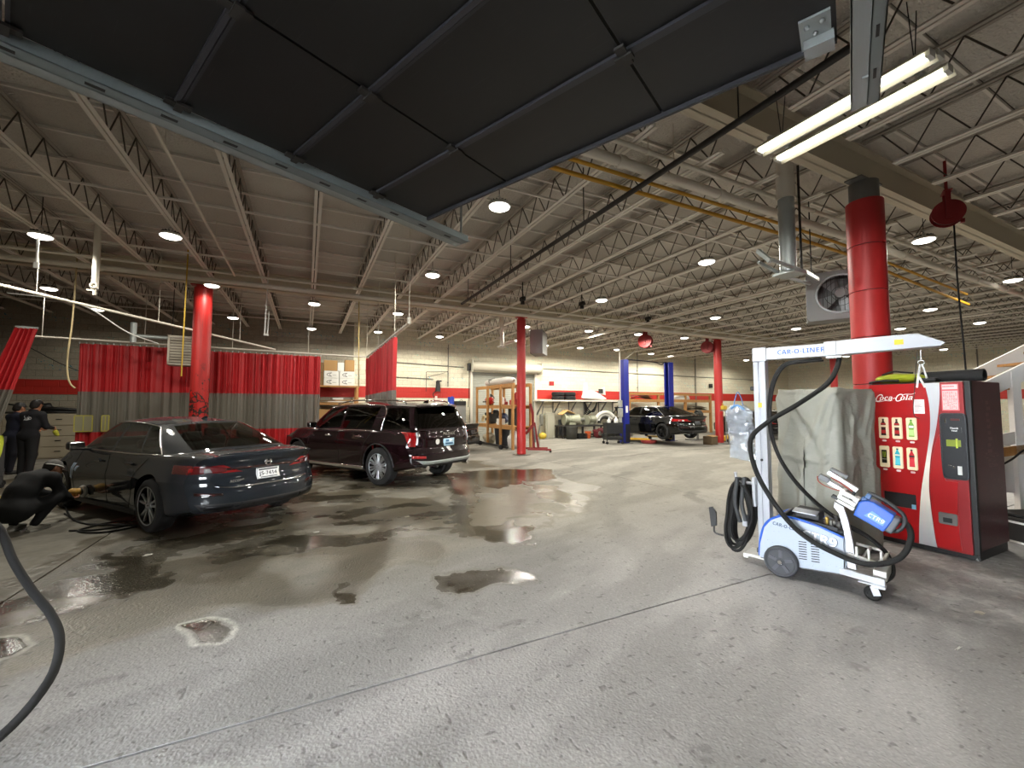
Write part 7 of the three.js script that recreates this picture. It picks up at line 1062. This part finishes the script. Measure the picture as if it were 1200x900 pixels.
  part('wrapped_bumper', 'long bumper wrapped in white plastic lying on top of the wooden rack', 'bumper', at(-0.2, 2.51, -0.1), merge([grid(40, 16, (a, b) => { const x = lerp(-1.3, 1.5, a), k = 0.12 + 0.08 * fbm(a * 9, b * 4, 3), e = Math.sqrt(Math.max(0.03, 1 - Math.pow(Math.abs(a * 2 - 1), 6))), an = b * Math.PI * 2; return V3(x, 0.15 + Math.sin(an) * k * e, Math.cos(an) * 0.2 * e); })]), std(0xb9b7b0, 0.35), [0, 1], [['dark_end', lump(7, 0.6, 0.3, 0.4).translate(0.7, 0.18, 0), std(0x5d5c58, 0.5)]]);
}
single('dolly_rail', 'low black tow dolly frame on the floor in front of the wooden rack', 'dolly', [beam(P(6.72, 0.1, 18.2), P(6.7, 0.1, 14.0), 0.08, 0.08), beam(P(6.7, 0.08, 16.4), P(6.4, 0.08, 16.4), 0.05, 0.05), new THREE.CylinderGeometry(0.09, 0.09, 0.06, 18).rotateX(Math.PI / 2).translate(6.62, 0.09, -16.5), new THREE.CylinderGeometry(0.09, 0.09, 0.06, 18).rotateX(Math.PI / 2).translate(6.62, 0.09, -14.4)], M.black);
{
  const t = thing('engine_hoist', 'red engine hoist with folded boom behind the middle red column', 'hoist', [7.22, 0, 13.1], [0.9, -0.3]), m = std(0x7d1a18, 0.5, 0.2); t.scale.setScalar(0.86);
  mesh('mast', [beam(V3(0.1, 0.1, 0), V3(0.05, 1.65, 0), 0.09, 0.09, XP), beam(V3(0.05, 1.6, 0), V3(-0.05, 2.0, 0), 0.12, 0.1, XP)], m, t); mesh('boom', [beam(V3(0.12, 1.2, 0.05), V3(-0.25, 0.75, 0.05), 0.08, 0.1, XP), beam(V3(0.12, 1.22, 0), V3(0.3, 0.1, 0), 0.07, 0.08, XP)], m, t);
  for (const z of [-0.35, 0.35]) { mesh('leg', [beam(V3(-0.2, 0.14, z * 0.6), V3(0.75, 0.12, z), 0.07, 0.07)], m, t); mesh('caster', new THREE.CylinderGeometry(0.05, 0.05, 0.04, 16).rotateX(Math.PI / 2).translate(0.72, 0.05, z), M.rubber, t); }
  mesh('ram', [bar(V3(0.14, 0.4, 0.06), V3(0.1, 1.0, 0.06), 0.04, 14), bar(V3(0.1, 1.0, 0.06), V3(0.07, 1.2, 0.06), 0.022, 12)], M.greySteel, t); mesh('chain', tube([V3(0.3, 0.9, 0.05), V3(0.32, 0.5, 0.06), V3(0.31, 0.2, 0.06)], 0.014, 16, 6), M.greySteel, t);
}
// ================================================================ WALL SHELF and the parts heaped below it
{
  const t = thing('wall_shelf', 'long grey shelf on diagonal brackets along the back wall', 'shelf', [13.2, 1.93, 18.5], [1, 0]);
  mesh('shelf_board', box(5.4, 0.07, 0.75, 0, 0, 0), M.palePipe, t); for (let k = 0; k < 6; k++) mesh('bracket', [beam(V3(-2.5 + k, -0.75, -0.36), V3(-2.5 + k, -0.05, 0.33), 0.05, 0.05, XP), box(0.05, 0.05, 0.72, -2.5 + k, -0.06, 0), box(0.05, 0.8, 0.03, -2.5 + k, -0.4, -0.36)], M.greySteel, t);
  const ty = ['lower tyre of the left stack on the wall shelf', 'upper tyre of the left stack on the wall shelf', 'lower tyre of the right stack on the wall shelf', 'upper tyre of the right stack on the wall shelf'];
  ty.forEach((l, i) => { const x = thing('tyre', 'black ' + l, 'tyre', [11.75 + 0.72 * Math.floor(i / 2), 1.965 + 0.21 * (i % 2), 18.45], [1, 0.3], 'tyres on the wall shelf'); mesh('tread', tyreG.clone().translate(0, 0.105, 0), M.tire, x); });
  part('fender', 'white car fender with a swept fin lying on the wall shelf', 'fender', [14.0, 1.97, 18.4], merge([grid(30, 14, (a, b) => { const x = lerp(-0.8, 0.85, a), an = lerp(-0.4, Math.PI + 0.4, b), e = Math.sin(Math.PI * Math.pow(a, 0.8)) * 0.9 + 0.12; return V3(x, 0.14 + Math.sin(an) * 0.33 * e + 0.05 * Math.sin(a * 5), Math.cos(an) * 0.28 * e); }), extr([[-0.75, 0.2], [-0.35, 0.35], [-0.45, 0.95], [-0.62, 0.9]], 0.03, 0.01), extr([[0.35, 0.35], [0.8, 0.3], [0.75, 0.75], [0.6, 0.7]], 0.03, 0.01)]), std(0xd9d8d2, 0.4, 0, { side: THREE.DoubleSide }), [1, 0], [['dark_insert', rbox(0.3, 0.25, 0.06, 0.03, 0.45, 0.5, 0.06), M.castDark]]);
}
part('upright_panel', 'pale upright board leaning by the roller door edge', 'board', [11.3, 0, 18.5], merge([rbox(0.55, 1.3, 0.05, 0.01, 0, 0.66, 0), rbox(0.06, 1.2, 0.06, 0.01, -0.2, 0.6, 0.05)]), std(0xa5a291, 0.6), [1, 0.1]);
part('parts_bench', 'low dark workbench carrying gearboxes below the wall shelf', 'bench', [12.9, 0, 18.2], merge([rbox(2.6, 0.08, 0.8, 0.01, 0, 0.62, 0), ...[[-1.2, 0.3], [1.2, 0.3], [-1.2, -0.3], [1.2, -0.3], [0, 0.3]].map(([x, z]) => box(0.08, 0.6, 0.08, x, 0.3, z)), box(2.5, 0.04, 0.7, 0, 0.15, 0)]), std(0x24211d, 0.8), [1, 0]);
for (const [i, u, s, l] of [[0, 12.35, 1.0, 'long pale gearbox casing on the left of the parts bench'], [1, 13.2, 0.9, 'stubby pale gearbox casing in the middle of the parts bench']]) part('gearbox', l, 'gearbox', [u + i * 0.3, 0.66, 18.1], merge([new THREE.CylinderGeometry(0.16, 0.27, 0.8, 24).rotateZ(Math.PI / 2).translate(0, 0.3, 0), new THREE.CylinderGeometry(0.3, 0.3, 0.06, 28).rotateZ(Math.PI / 2).translate(-0.42, 0.3, 0), ...[...Array(6)].map((_, k) => new THREE.TorusGeometry(0.25 - k * 0.018, 0.014, 6, 24).rotateY(Math.PI / 2).translate(-0.3 + k * 0.12, 0.3, 0)), rbox(0.4, 0.14, 0.34, 0.03, 0, 0.08, 0)]).scale(s, s, s), std([0x9a9c86, 0x8a8b78][i], 0.5, 0.3), [1, i ? 0.4 : -0.15], [['tail_shaft', new THREE.CylinderGeometry(0.06, 0.1, 0.35, 16).rotateZ(Math.PI / 2).translate(0.55 * s, 0.3 * s, 0), M.cast]]);
part('cardboard_piece', 'folded tan cardboard resting on top of the left gearbox', 'cardboard', [12.1, 1.27, 18.25], merge([box(0.45, 0.03, 0.4, -0.2, 0.05, 0, 0, 0, 0.5), box(0.5, 0.03, 0.4, 0.22, 0.08, 0, 0, 0, -0.35)]), std(0xc9a36a, 0.8), [1, 0.1]);
part('oil_drum', 'dark drum standing before the left end of the parts bench', 'drum', [11.9, 0, 17.45], lathe([[0, 0.01], [0.26, 0.01], [0.27, 0.3], [0.28, 0.31], [0.27, 0.32], [0.27, 0.6], [0.28, 0.62], [0, 0.61]], 24), M.castDark);
part('bucket', 'small orange bucket on the floor in front of the parts bench', 'bucket', [12.9, 0, 17.45], lathe([[0, 0.01], [0.13, 0.01], [0.16, 0.34], [0.175, 0.35], [0.155, 0.36], [0.12, 0.03], [0, 0.03]], 24), std(0xc85a28, 0.5), [1, 0], [['handle', tube([V3(-0.16, 0.33, 0), V3(0, 0.2, 0.17), V3(0.16, 0.33, 0)], 0.006, 14, 5), M.zinc]]);
part('engine_block', 'red and dark engine standing on the floor right of the orange bucket', 'engine', [13.6, 0, 17.5], engine(6, 0.75), std(0x5d1f22, 0.5, 0.2), [1, 0.2], [['dark_manifold', rbox(0.5, 0.2, 0.3, 0.04, 0.32, 0.12, 0.05), M.castDark], ['pulley', new THREE.CylinderGeometry(0.11, 0.11, 0.05, 20).rotateX(Math.PI / 2).translate(-0.15, 0.25, 0.25), M.cast]]);
part('body_panel', 'white arched car body section behind the engines', 'body panel', [14.75, 0.72, 18.35], merge([new THREE.TorusGeometry(0.62, 0.11, 10, 36, Math.PI * 0.95).scale(1.15, 0.95, 0.8), new THREE.TorusGeometry(0.45, 0.05, 8, 28, Math.PI * 0.9).scale(1.1, 1, 0.8)]), std(0xd5d3cb, 0.45), [1, 0.05], [['liner', new THREE.TorusGeometry(0.36, 0.09, 8, 28, Math.PI).scale(1.1, 0.9, 0.8).translate(0, 0, -0.05), M.castDark]]);
part('engine_block', 'large dark engine with pale castings under the white body section', 'engine', [14.75, 0, 17.85], engine(9, 1.25), M.castDark, [1, -0.1], [['pale_casting', lump(21, 0.55, 0.45, 0.4).translate(0.25, 0.7, 0.25), std(0xb3b1a4, 0.5, 0.3)], ['stand', merge([box(0.7, 0.06, 0.5, 0, 0.03, 0), bar(V3(-0.2, 0, 0.35), V3(-0.2, 0.75, 0.35), 0.04), bar(V3(-0.08, 0, 0.38), V3(-0.08, 0.7, 0.38), 0.03)]), M.palePipe]]);
part('tyre_stack', 'dark tyre leaning upright behind the red tool chest', 'tyre', [15.6, 0.34, 18.0], merge([wheelGeo(0.36, 0.24, 0.23, 5, false).tire.rotateY(0.3)]), M.tire, [1, 0]);
{ const t = thing('tool_chest', 'red tool chest with a white mark on the floor by the lift', 'tool chest', [14.95, 0, 17.1], [1, -0.2]); mesh('chest_body', rbox(0.55, 0.62, 0.4, 0.02, 0, 0.36, 0), std(0x8d1519, 0.4), t); for (let k = 0; k < 3; k++) { const d = mesh('drawer', rbox(0.5, 0.17, 0.02, 0.006, 0, 0.16 + k * 0.19, 0.205), std(0x9d181c, 0.4), t); mesh('pull', rbox(0.3, 0.02, 0.02, 0.006, 0.05, 0.22 + k * 0.19, 0.22), M.zinc, d); } mesh('white_mark', tube([V3(-0.12, 0.28, 0.222), V3(-0.2, 0.26, 0.222), V3(-0.16, 0.2, 0.222), V3(-0.1, 0.15, 0.222), V3(-0.18, 0.11, 0.222)], 0.016, 20, 6), M.white, t); mesh('caster', [[-0.22, 0.15], [0.22, 0.15], [-0.22, -0.15], [0.22, -0.15]].map(([x, z]) => sph(0.03, x, 0.03, z, 10, 8)), M.rubber, t); }
part('yellow_float', 'small yellow ball shaped can on the floor right of the engine hoist', 'can', [10.6, 0, 18.1], merge([lathe([[0, 0.01], [0.14, 0.02], [0.21, 0.14], [0.19, 0.26], [0.06, 0.31], [0, 0.31]], 24), cyl(0.03, 0.03, 0.06, 0, 0.33, 0)]), std(0xc9ae3a, 0.5), [1, 0]);
part('oil_crate', 'black plastic crate on the floor between the bucket and the drum', 'crate', [12.45, 0, 17.4], merge([box(0.5, 0.02, 0.35, 0, 0.03, 0), ...[0, 1, 2].flatMap((k) => [box(0.5, 0.06, 0.015, 0, 0.06 + k * 0.09, 0.17), box(0.5, 0.06, 0.015, 0, 0.06 + k * 0.09, -0.17), box(0.015, 0.06, 0.35, 0.25, 0.06 + k * 0.09, 0), box(0.015, 0.06, 0.35, -0.25, 0.06 + k * 0.09, 0)])]), M.black);
part('exhaust_pipe', 'bent grey exhaust pipe with a muffler leaning under the wall shelf', 'exhaust', [10.75, 0, 18.5], merge([tube([V3(-0.2, 0.05, 0), V3(-0.1, 0.6, 0.05), V3(0.05, 1.1, 0), V3(0.2, 1.65, -0.1)], 0.035, 30, 10), new THREE.CapsuleGeometry(0.1, 0.4, 6, 16).translate(0.02, 0.95, 0.02)]), M.cast);
part('hose_bundle', 'dark bundle of black hoses hanging below the wall shelf', 'hoses', [13.9, 1.35, 18.5], merge([0, 1, 2, 3].map((k) => tube([V3(-0.4, 0.5, 0), V3(-0.2 - 0.05 * k, 0.1 - 0.08 * k, 0.05), V3(0.15, 0.05 * k, 0.05), V3(0.4, 0.5, 0)], 0.03, 30, 7))), M.rubber);
part('door_skin', 'dark grey car door skin standing behind the parts bench', 'car door', [12.6, 0.0, 18.75], merge([extr([[-0.6, 0.1], [0.5, 0.1], [0.55, 0.9], [0.2, 1.4], [-0.25, 1.45], [-0.3, 0.95], [-0.62, 0.92]], 0.06, 0.02)]), std(0x4d4f50, 0.5));
part('radiator', 'grey radiator standing on the floor right of the large engine', 'radiator', [15.55, 0, 17.45], merge([rbox(0.6, 0.5, 0.05, 0.01, 0, 0.27, 0), ...[...Array(8)].map((_, i) => box(0.56, 0.01, 0.07, 0, 0.06 + i * 0.06, 0)), cyl(0.05, 0.05, 0.52, 0.32, 0.27, 0), cyl(0.05, 0.05, 0.52, -0.32, 0.27, 0)]), M.cast, [1, 0.2]);
part('gearbox', 'small dark gearbox on the floor right of the red engine', 'gearbox', [14.2, 0, 17.05], merge([new THREE.CylinderGeometry(0.1, 0.19, 0.5, 20).rotateZ(Math.PI / 2).translate(0, 0.2, 0), rbox(0.3, 0.1, 0.25, 0.02, 0, 0.06, 0), new THREE.CylinderGeometry(0.21, 0.21, 0.04, 24).rotateZ(Math.PI / 2).translate(-0.25, 0.21, 0)]), M.castDark, [0.6, 0.8]);
part('bumper_cover', 'dark bumper cover standing on end between the shelf and the lift', 'bumper', [16.0, 0, 18.5], grid(24, 10, (a, b) => { const an = lerp(-0.3, Math.PI, b); return V3(Math.cos(an) * 0.2 - 0.3 * Math.pow(a * 2 - 1, 2), lerp(0.03, 1.6, a), Math.sin(an) * 0.2); }), std(0x1a1a1b, 0.4, 0, { side: THREE.DoubleSide }));
// ================================================================ TWO POST LIFT and its surroundings
{
  const t = thing('car_lift', 'blue two post car lift with yellow arms under the black sedan', 'car lift', [14.1, 0, 14.5], [1, 0]), blue = std(0x19247f, 0.4, 0.1), navy = std(0x10131f, 0.5), yel = std(0xc79a1d, 0.5);
  for (const s of [-1, 1]) {
    mesh('base_plate', rbox(0.5, 0.02, 0.5, 0.005, s * 1.36, 0.01, 0), navy, t);
    mesh('post', [box(0.03, 3.7, 0.32, s * 1.5, 1.87, 0), box(0.26, 3.7, 0.03, s * 1.38, 1.87, 0.15), box(0.26, 3.7, 0.03, s * 1.38, 1.87, -0.15), box(0.05, 3.7, 0.06, s * 1.26, 1.87, 0.13), box(0.05, 3.7, 0.06, s * 1.26, 1.87, -0.13)], blue, t);
    mesh('carriage', [rbox(0.26, 0.8, 0.36, 0.01, s * 1.34, 0.45, 0)], navy, t);
    for (const d of [-1, 1]) { mesh('lift_arm', [beam(V3(s * 1.2, 0.2, d * 0.1), V3(s * 0.62, 0.2, d * 0.75), 0.1, 0.08)], yel, t); mesh('arm_pad', cyl(0.07, 0.07, 0.12, s * 0.62, 0.27, d * 0.75, 16), M.rubber, t); }
  }
  mesh('warning_label', box(0.12, 0.3, 0.005, -1.38, 1.5, 0.169), M.white, t); mesh('power_unit', [rbox(0.16, 0.4, 0.2, 0.03, -1.62, 1.35, 0.02), cyl(0.1, 0.1, 0.3, -1.62, 1.75, 0.02), cyl(0.07, 0.07, 0.25, -1.62, 1.05, 0.02)], std(0x8f9088, 0.5), t);
  mesh('hose_bridge', [tube([V3(-1.38, 3.72, 0), V3(-1.1, 3.74, 0), V3(0.6, 3.68, 0), V3(0.95, 3.6, 0), V3(1.1, 3.72, 0), V3(1.38, 3.7, 0)], 0.02, 50, 8), bar(V3(-1.38, 3.72, 0.05), V3(1.38, 3.7, 0.05), 0.016)], navy, t);
  mesh('supply_pipe', [bar(V3(-1.6, 1.6, 0), V3(-1.6, 5.1, 0), 0.025, 8), bar(V3(-1.3, 3.75, 0), V3(0.1, 4.7, 0.1), 0.016, 8)], M.palePipe, t);
}
{
  const t = thing('tool_cart', 'black tool cart with two trays beside the left post of the blue lift', 'cart', [12.02, 0, 14.45], [1, -0.3]);
  for (const y of [0.2, 0.82]) mesh('tray', [rbox(0.75, 0.03, 0.45, 0.008, 0, y, 0), box(0.75, 0.1, 0.015, 0, y + 0.05, 0.22), box(0.75, 0.1, 0.015, 0, y + 0.05, -0.22), box(0.015, 0.1, 0.45, 0.37, y + 0.05, 0), box(0.015, 0.1, 0.45, -0.37, y + 0.05, 0)], M.black, t);
  mesh('drawer_case', [rbox(0.7, 0.36, 0.42, 0.01, 0, 0.64, 0), box(0.64, 0.01, 0.01, 0, 0.66, 0.215)], std(0x1c1d20, 0.4), t);
  for (const [x, z] of [[0.35, 0.2], [-0.35, 0.2], [0.35, -0.2], [-0.35, -0.2]]) { mesh('upright', box(0.035, 0.75, 0.035, x, 0.5, z), M.black, t); mesh('caster', new THREE.CylinderGeometry(0.06, 0.06, 0.035, 16).rotateX(Math.PI / 2).translate(x, 0.06, z), M.rubber, t); }
  single('spray_bottle', 'left white bottle on top of the black tool cart', 'bottle', lathe([[0, 0], [0.07, 0.005], [0.075, 0.18], [0.025, 0.25], [0.025, 0.31], [0, 0.31]], 16).translate(11.85, 0.838, -14.5), M.white); single('spray_bottle', 'right white bottle on top of the black tool cart', 'bottle', lathe([[0, 0], [0.09, 0.005], [0.095, 0.22], [0.03, 0.29], [0.03, 0.35], [0, 0.35]], 16).translate(12.16, 0.838, -14.4), M.white);
  part('parts_tray', 'jumble of dark hand tools on the lower tray of the cart', 'tools', [12.02, 0.22, 14.45], merge([0, 1, 2, 3, 4, 5].map((k) => lump(k + 30, 0.22, 0.14, 0.18, 10).translate(-0.26 + k * 0.1, 0.08, (k % 2 - 0.5) * 0.18))), M.castDark, [1, -0.3]);
}
part('oil_pan', 'pink red drain pan under the black sedan', 'pan', [13.55, 0, 13.9], lathe([[0, 0.01], [0.3, 0.01], [0.36, 0.15], [0.33, 0.15], [0.28, 0.03], [0, 0.03]], 24), std(0xb54a4a, 0.5));
part('engine_block', 'dark engine on a tall stand right of the black sedan', 'engine', [17.0, 0.72, 14.4], engine(12, 1.05), M.castDark, [1, 0.3], [['stand', merge([box(0.08, 0.74, 0.08, -0.2, -0.36, 0.25), box(0.08, 0.74, 0.08, 0.25, -0.36, -0.2), box(0.7, 0.05, 0.6, 0, 0, 0), box(0.7, 0.05, 0.6, 0, -0.69, 0)]), M.greySteel]]);
part('work_stand', 'slim steel stand with a yellow lamp head left of the far red column', 'stand', [16.3, 0, 12.15], merge([bar(V3(0, 0, 0), V3(0, 1.5, 0), 0.025), bar(V3(0.18, 0, 0), V3(0.18, 1.45, 0), 0.03), box(0.5, 0.04, 0.3, 0.08, 1.45, 0), box(0.4, 0.03, 0.4, 0.08, 0.02, 0)]), M.greySteel, [1, 0], [['lamp_head', merge([rbox(0.25, 0.18, 0.16, 0.04, -0.1, 1.57, 0), bar(V3(-0.1, 1.6, 0), V3(-0.2, 1.75, 0), 0.02)]), std(0xb89a2a, 0.5)]]);
part('carton', 'scuffed brown box on the floor left of the far red column', 'carton', [15.55, 0, 12.35], rbox(0.5, 0.36, 0.4, 0.02, 0, 0.18, 0), std(0x54432c, 0.8), [1, 0.2], [['lid_flap', box(0.5, 0.012, 0.25, 0, 0.37, 0.1, 0, 0.2), M.card]]);
part('floor_lift', 'yellow floor jack beside the foot of the far red column', 'jack', [17.6, 0, 13.1], merge([rbox(0.75, 0.22, 0.35, 0.03, 0, 0.16, 0), bar(V3(-0.3, 0.2, 0), V3(-0.5, 0.7, 0), 0.02), cyl(0.07, 0.07, 0.08, 0.25, 0.3, 0)]), std(0xd2a81e, 0.45), [1, 0.2], [['front_roller', new THREE.CylinderGeometry(0.07, 0.07, 0.4, 16).rotateX(Math.PI / 2).translate(0.28, 0.07, 0), M.rubber], ['rear_roller', new THREE.CylinderGeometry(0.07, 0.07, 0.4, 16).rotateX(Math.PI / 2).translate(-0.28, 0.07, 0), M.rubber]]);
{
  const t = thing('pallet_rack', 'wooden beam rack on the back wall behind the black sedan', 'rack', [18.4, 0, 18.35], [1, 0]); for (const x of [-2.2, 0, 2.2, 4.4]) mesh('upright', boxUV(box(0.12, 2.4, 0.12, x, 1.2, 0.3), 0.5), M.wood, t); for (const y of [1.3, 1.95, 2.35]) mesh('beam', boxUV(box(6.7, 0.13, 0.06, 1.1, y, 0.34), 0.5), M.wood, t); for (const y of [1.38, 2.03]) mesh('deck_board', boxUV(box(6.7, 0.03, 0.7, 1.1, y, 0), 0.5), M.wood, t);
  const hood = (sx) => grid(20, 14, (a, b) => V3(lerp(-0.75, 0.75, a) * sx, 0.12 + 0.14 * Math.sin(a * Math.PI) * (0.6 + 0.4 * b), lerp(-0.32, 0.3, b))); const hm = std(0x0c0c0d, 0.3, 0, { side: THREE.DoubleSide });
  part('car_hood', 'black car hood lying on the beam rack above the black sedan', 'car hood', [17.2, 2.06, 18.3], merge([hood(1), hood(1).translate(0, -0.11, 0)]), hm, [1, 0]); part('car_hood', 'black car hood lying on the beam rack right of the far red column', 'car hood', [21.6, 1.41, 18.3], merge([hood(1.2), hood(1.2).translate(0, -0.11, 0)]), hm, [1, 0]); part('bumper_cover', 'white bumper cover lying on the beam rack near the hanging bag', 'bumper', [20.4, 2.05, 18.3], grid(30, 10, (a, b) => { const an = lerp(-0.3, Math.PI, b); return V3(lerp(-0.85, 0.85, a), 0.06 + Math.sin(an) * 0.2, Math.cos(an) * 0.18 - 0.25 * Math.pow(a * 2 - 1, 2) + 0.1); }), std(0xcfcdc6, 0.4, 0, { side: THREE.DoubleSide }), [1, 0]);
}
{ const src = scene.getObjectByName('car_002'); copyOf(src, 'black car parked nose in right of the far red column', 21.2, 0, 13.4, Math.atan2(0.95, 0.35)); const w = thing('car', 'white sedan parked beyond the hanging plastic bag', 'car', [24.2, 0, 14.6], [0.5, 0.85]); for (const c of src.children) w.add(c.clone()); const wp = paint(0xc9c9c6, 0, 0.35); w.traverse((m) => { if (m.isMesh && ['body_shell', 'roof', 'window_frames', 'side_mirror', 'door_handle'].some((n) => m.name.startsWith(n))) m.material = Array.isArray(m.material) ? [wp, m.material[1]] : wp; }); }
// ================================================================ LEFT: drawers and the detailing cart
{
  const t = thing('drawer_cabinet', 'long beige drawer cabinet against the back wall at far left', 'cabinet', [-7.75, 0, 18.35], [1, 0]), be = std(0xa89f8a, 0.55); mesh('cabinet_body', rbox(2.5, 1.38, 0.8, 0.01, 0, 0.7, 0), be, t);
  for (let i = 0; i < 3; i++) for (let k = 0; k < 4; k++) { const d = mesh('drawer', rbox(0.8, 0.3, 0.02, 0.006, -0.83 + i * 0.83, 0.2 + k * 0.33, 0.41), std(0xb0a792, 0.5), t); mesh('pull', rbox(0.14, 0.025, 0.025, 0.008, -0.83 + i * 0.83, 0.23 + k * 0.33, 0.43), M.black, d); }
  part('grille', 'black car grille lying on top of the beige drawer cabinet', 'car part', [-7.1, 1.39, 18.3], merge([tube([V3(-0.6, 0.1, 0.1), V3(0, 0.16, 0.25), V3(0.6, 0.1, 0.1)], 0.05, 24, 8), tube([V3(-0.6, 0.04, 0.1), V3(0, 0.05, 0.3), V3(0.6, 0.04, 0.1)], 0.04, 24, 8), lump(41, 0.4, 0.3, 0.3).translate(-0.3, 0.18, 0), box(1.2, 0.1, 0.1, 0, 0.06, 0)]), M.black, [1, 0]); part('trim_strip', 'pale trim panel on the left half of the beige drawer cabinet', 'car part', [-8.3, 1.39, 18.25], merge([rbox(1.1, 0.06, 0.3, 0.02, 0, 0.04, 0), tube([V3(-0.5, 0.1, 0), V3(0, 0.3, 0.05), V3(0.5, 0.2, 0)], 0.03, 20, 8)]), M.castDark, [1, 0]);
}
{
  const t = thing('detailing_cart', 'grey wheeled cart of cleaning supplies at the far left edge', 'cart', [-5.75, 0, 11.95], [1, 0.4]); for (const y of [0.25, 0.9]) mesh('tray', [rbox(0.7, 0.05, 0.45, 0.015, 0, y, 0), box(0.7, 0.1, 0.02, 0, y + 0.05, 0.22), box(0.7, 0.1, 0.02, 0, y + 0.05, -0.22)], std(0x3a3a3c, 0.6), t); for (const [x, z] of [[0.32, 0.2], [-0.32, 0.2], [0.32, -0.2], [-0.32, -0.2]]) { mesh('upright', box(0.04, 0.85, 0.04, x, 0.5, z), std(0x3a3a3c, 0.6), t); mesh('caster', new THREE.CylinderGeometry(0.06, 0.06, 0.03, 16).rotateX(Math.PI / 2).translate(x, 0.06, z), M.rubber, t); }
  part('spray_bottle', 'white spray bottle standing on the detailing cart', 'bottle', [-5.68, 0.925, 11.8], lathe([[0, 0], [0.05, 0.005], [0.055, 0.18], [0.02, 0.24], [0.02, 0.27], [0, 0.27]], 16), M.white, [1, 0], [['trigger', merge([rbox(0.1, 0.04, 0.03, 0.01, 0.02, 0.29, 0), rbox(0.02, 0.07, 0.02, 0.006, 0.05, 0.25, 0)]), std(0x3b2a5c, 0.5)]]);
  part('towel', 'yellow green towel hanging over the end of the detailing cart', 'towel', [-5.45, 0.62, 11.85], grid(10, 16, (a, b) => V3((a - 0.5) * 0.2, b * 0.42, 0.03 * Math.sin(a * 9 + b * 3) + 0.02 * fbm(a * 5, b * 5, 2))), std(0xb4bf3a, 0.85, 0, { side: THREE.DoubleSide }), [1, -0.3]);
  part('wet_mat', 'yellow stained floor mat on the wet floor behind the crouching person', 'mat', [-4.55, 0.0, 10.6], rbox(0.9, 0.025, 0.55, 0.01, 0, 0.013, 0), std(0x7c6e2e, 0.6), [1, 0.5]);
}
// ================================================================ SCRAPS ON THE FLOOR
for (const [u, v, l, c] of [[4.72, 1.38, 'small torn paper scrap on the floor near the right edge', 0xb9b4a6], [3.9, 1.25, 'thin white zip tie on the floor at lower right', 0xc9c9c4], [0.15, 5.95, 'white paper scrap on the wet floor before the grey sedan', 0xd2d0c8], [1.35, 6.2, 'pale scrap at the edge of the wet floor in the middle', 0xb9b6aa], [-1.5, 5.85, 'white flake on the wet floor below the rear wheel of the sedan', 0xd2d0c8]]) single('floor_scrap', l, 'scrap', grid(5, 5, (a, b) => P(u + (a - 0.5) * 0.07 + (hsh(a * 5 | 0, (b * 5 | 0) + (u * 10 | 0)) - 0.5) * 0.02, 0.004 + 0.008 * hsh((a * 5 | 0) + 3, b * 5 | 0), v + (b - 0.5) * (c === 0xc9c9c4 ? 0.012 : 0.05))), std(c, 0.8, 0, { side: THREE.DoubleSide }));
scene.traverse((o) => { if (o.isLight && o.shadow) o.castShadow = true; });
renderer.render(scene, camera);
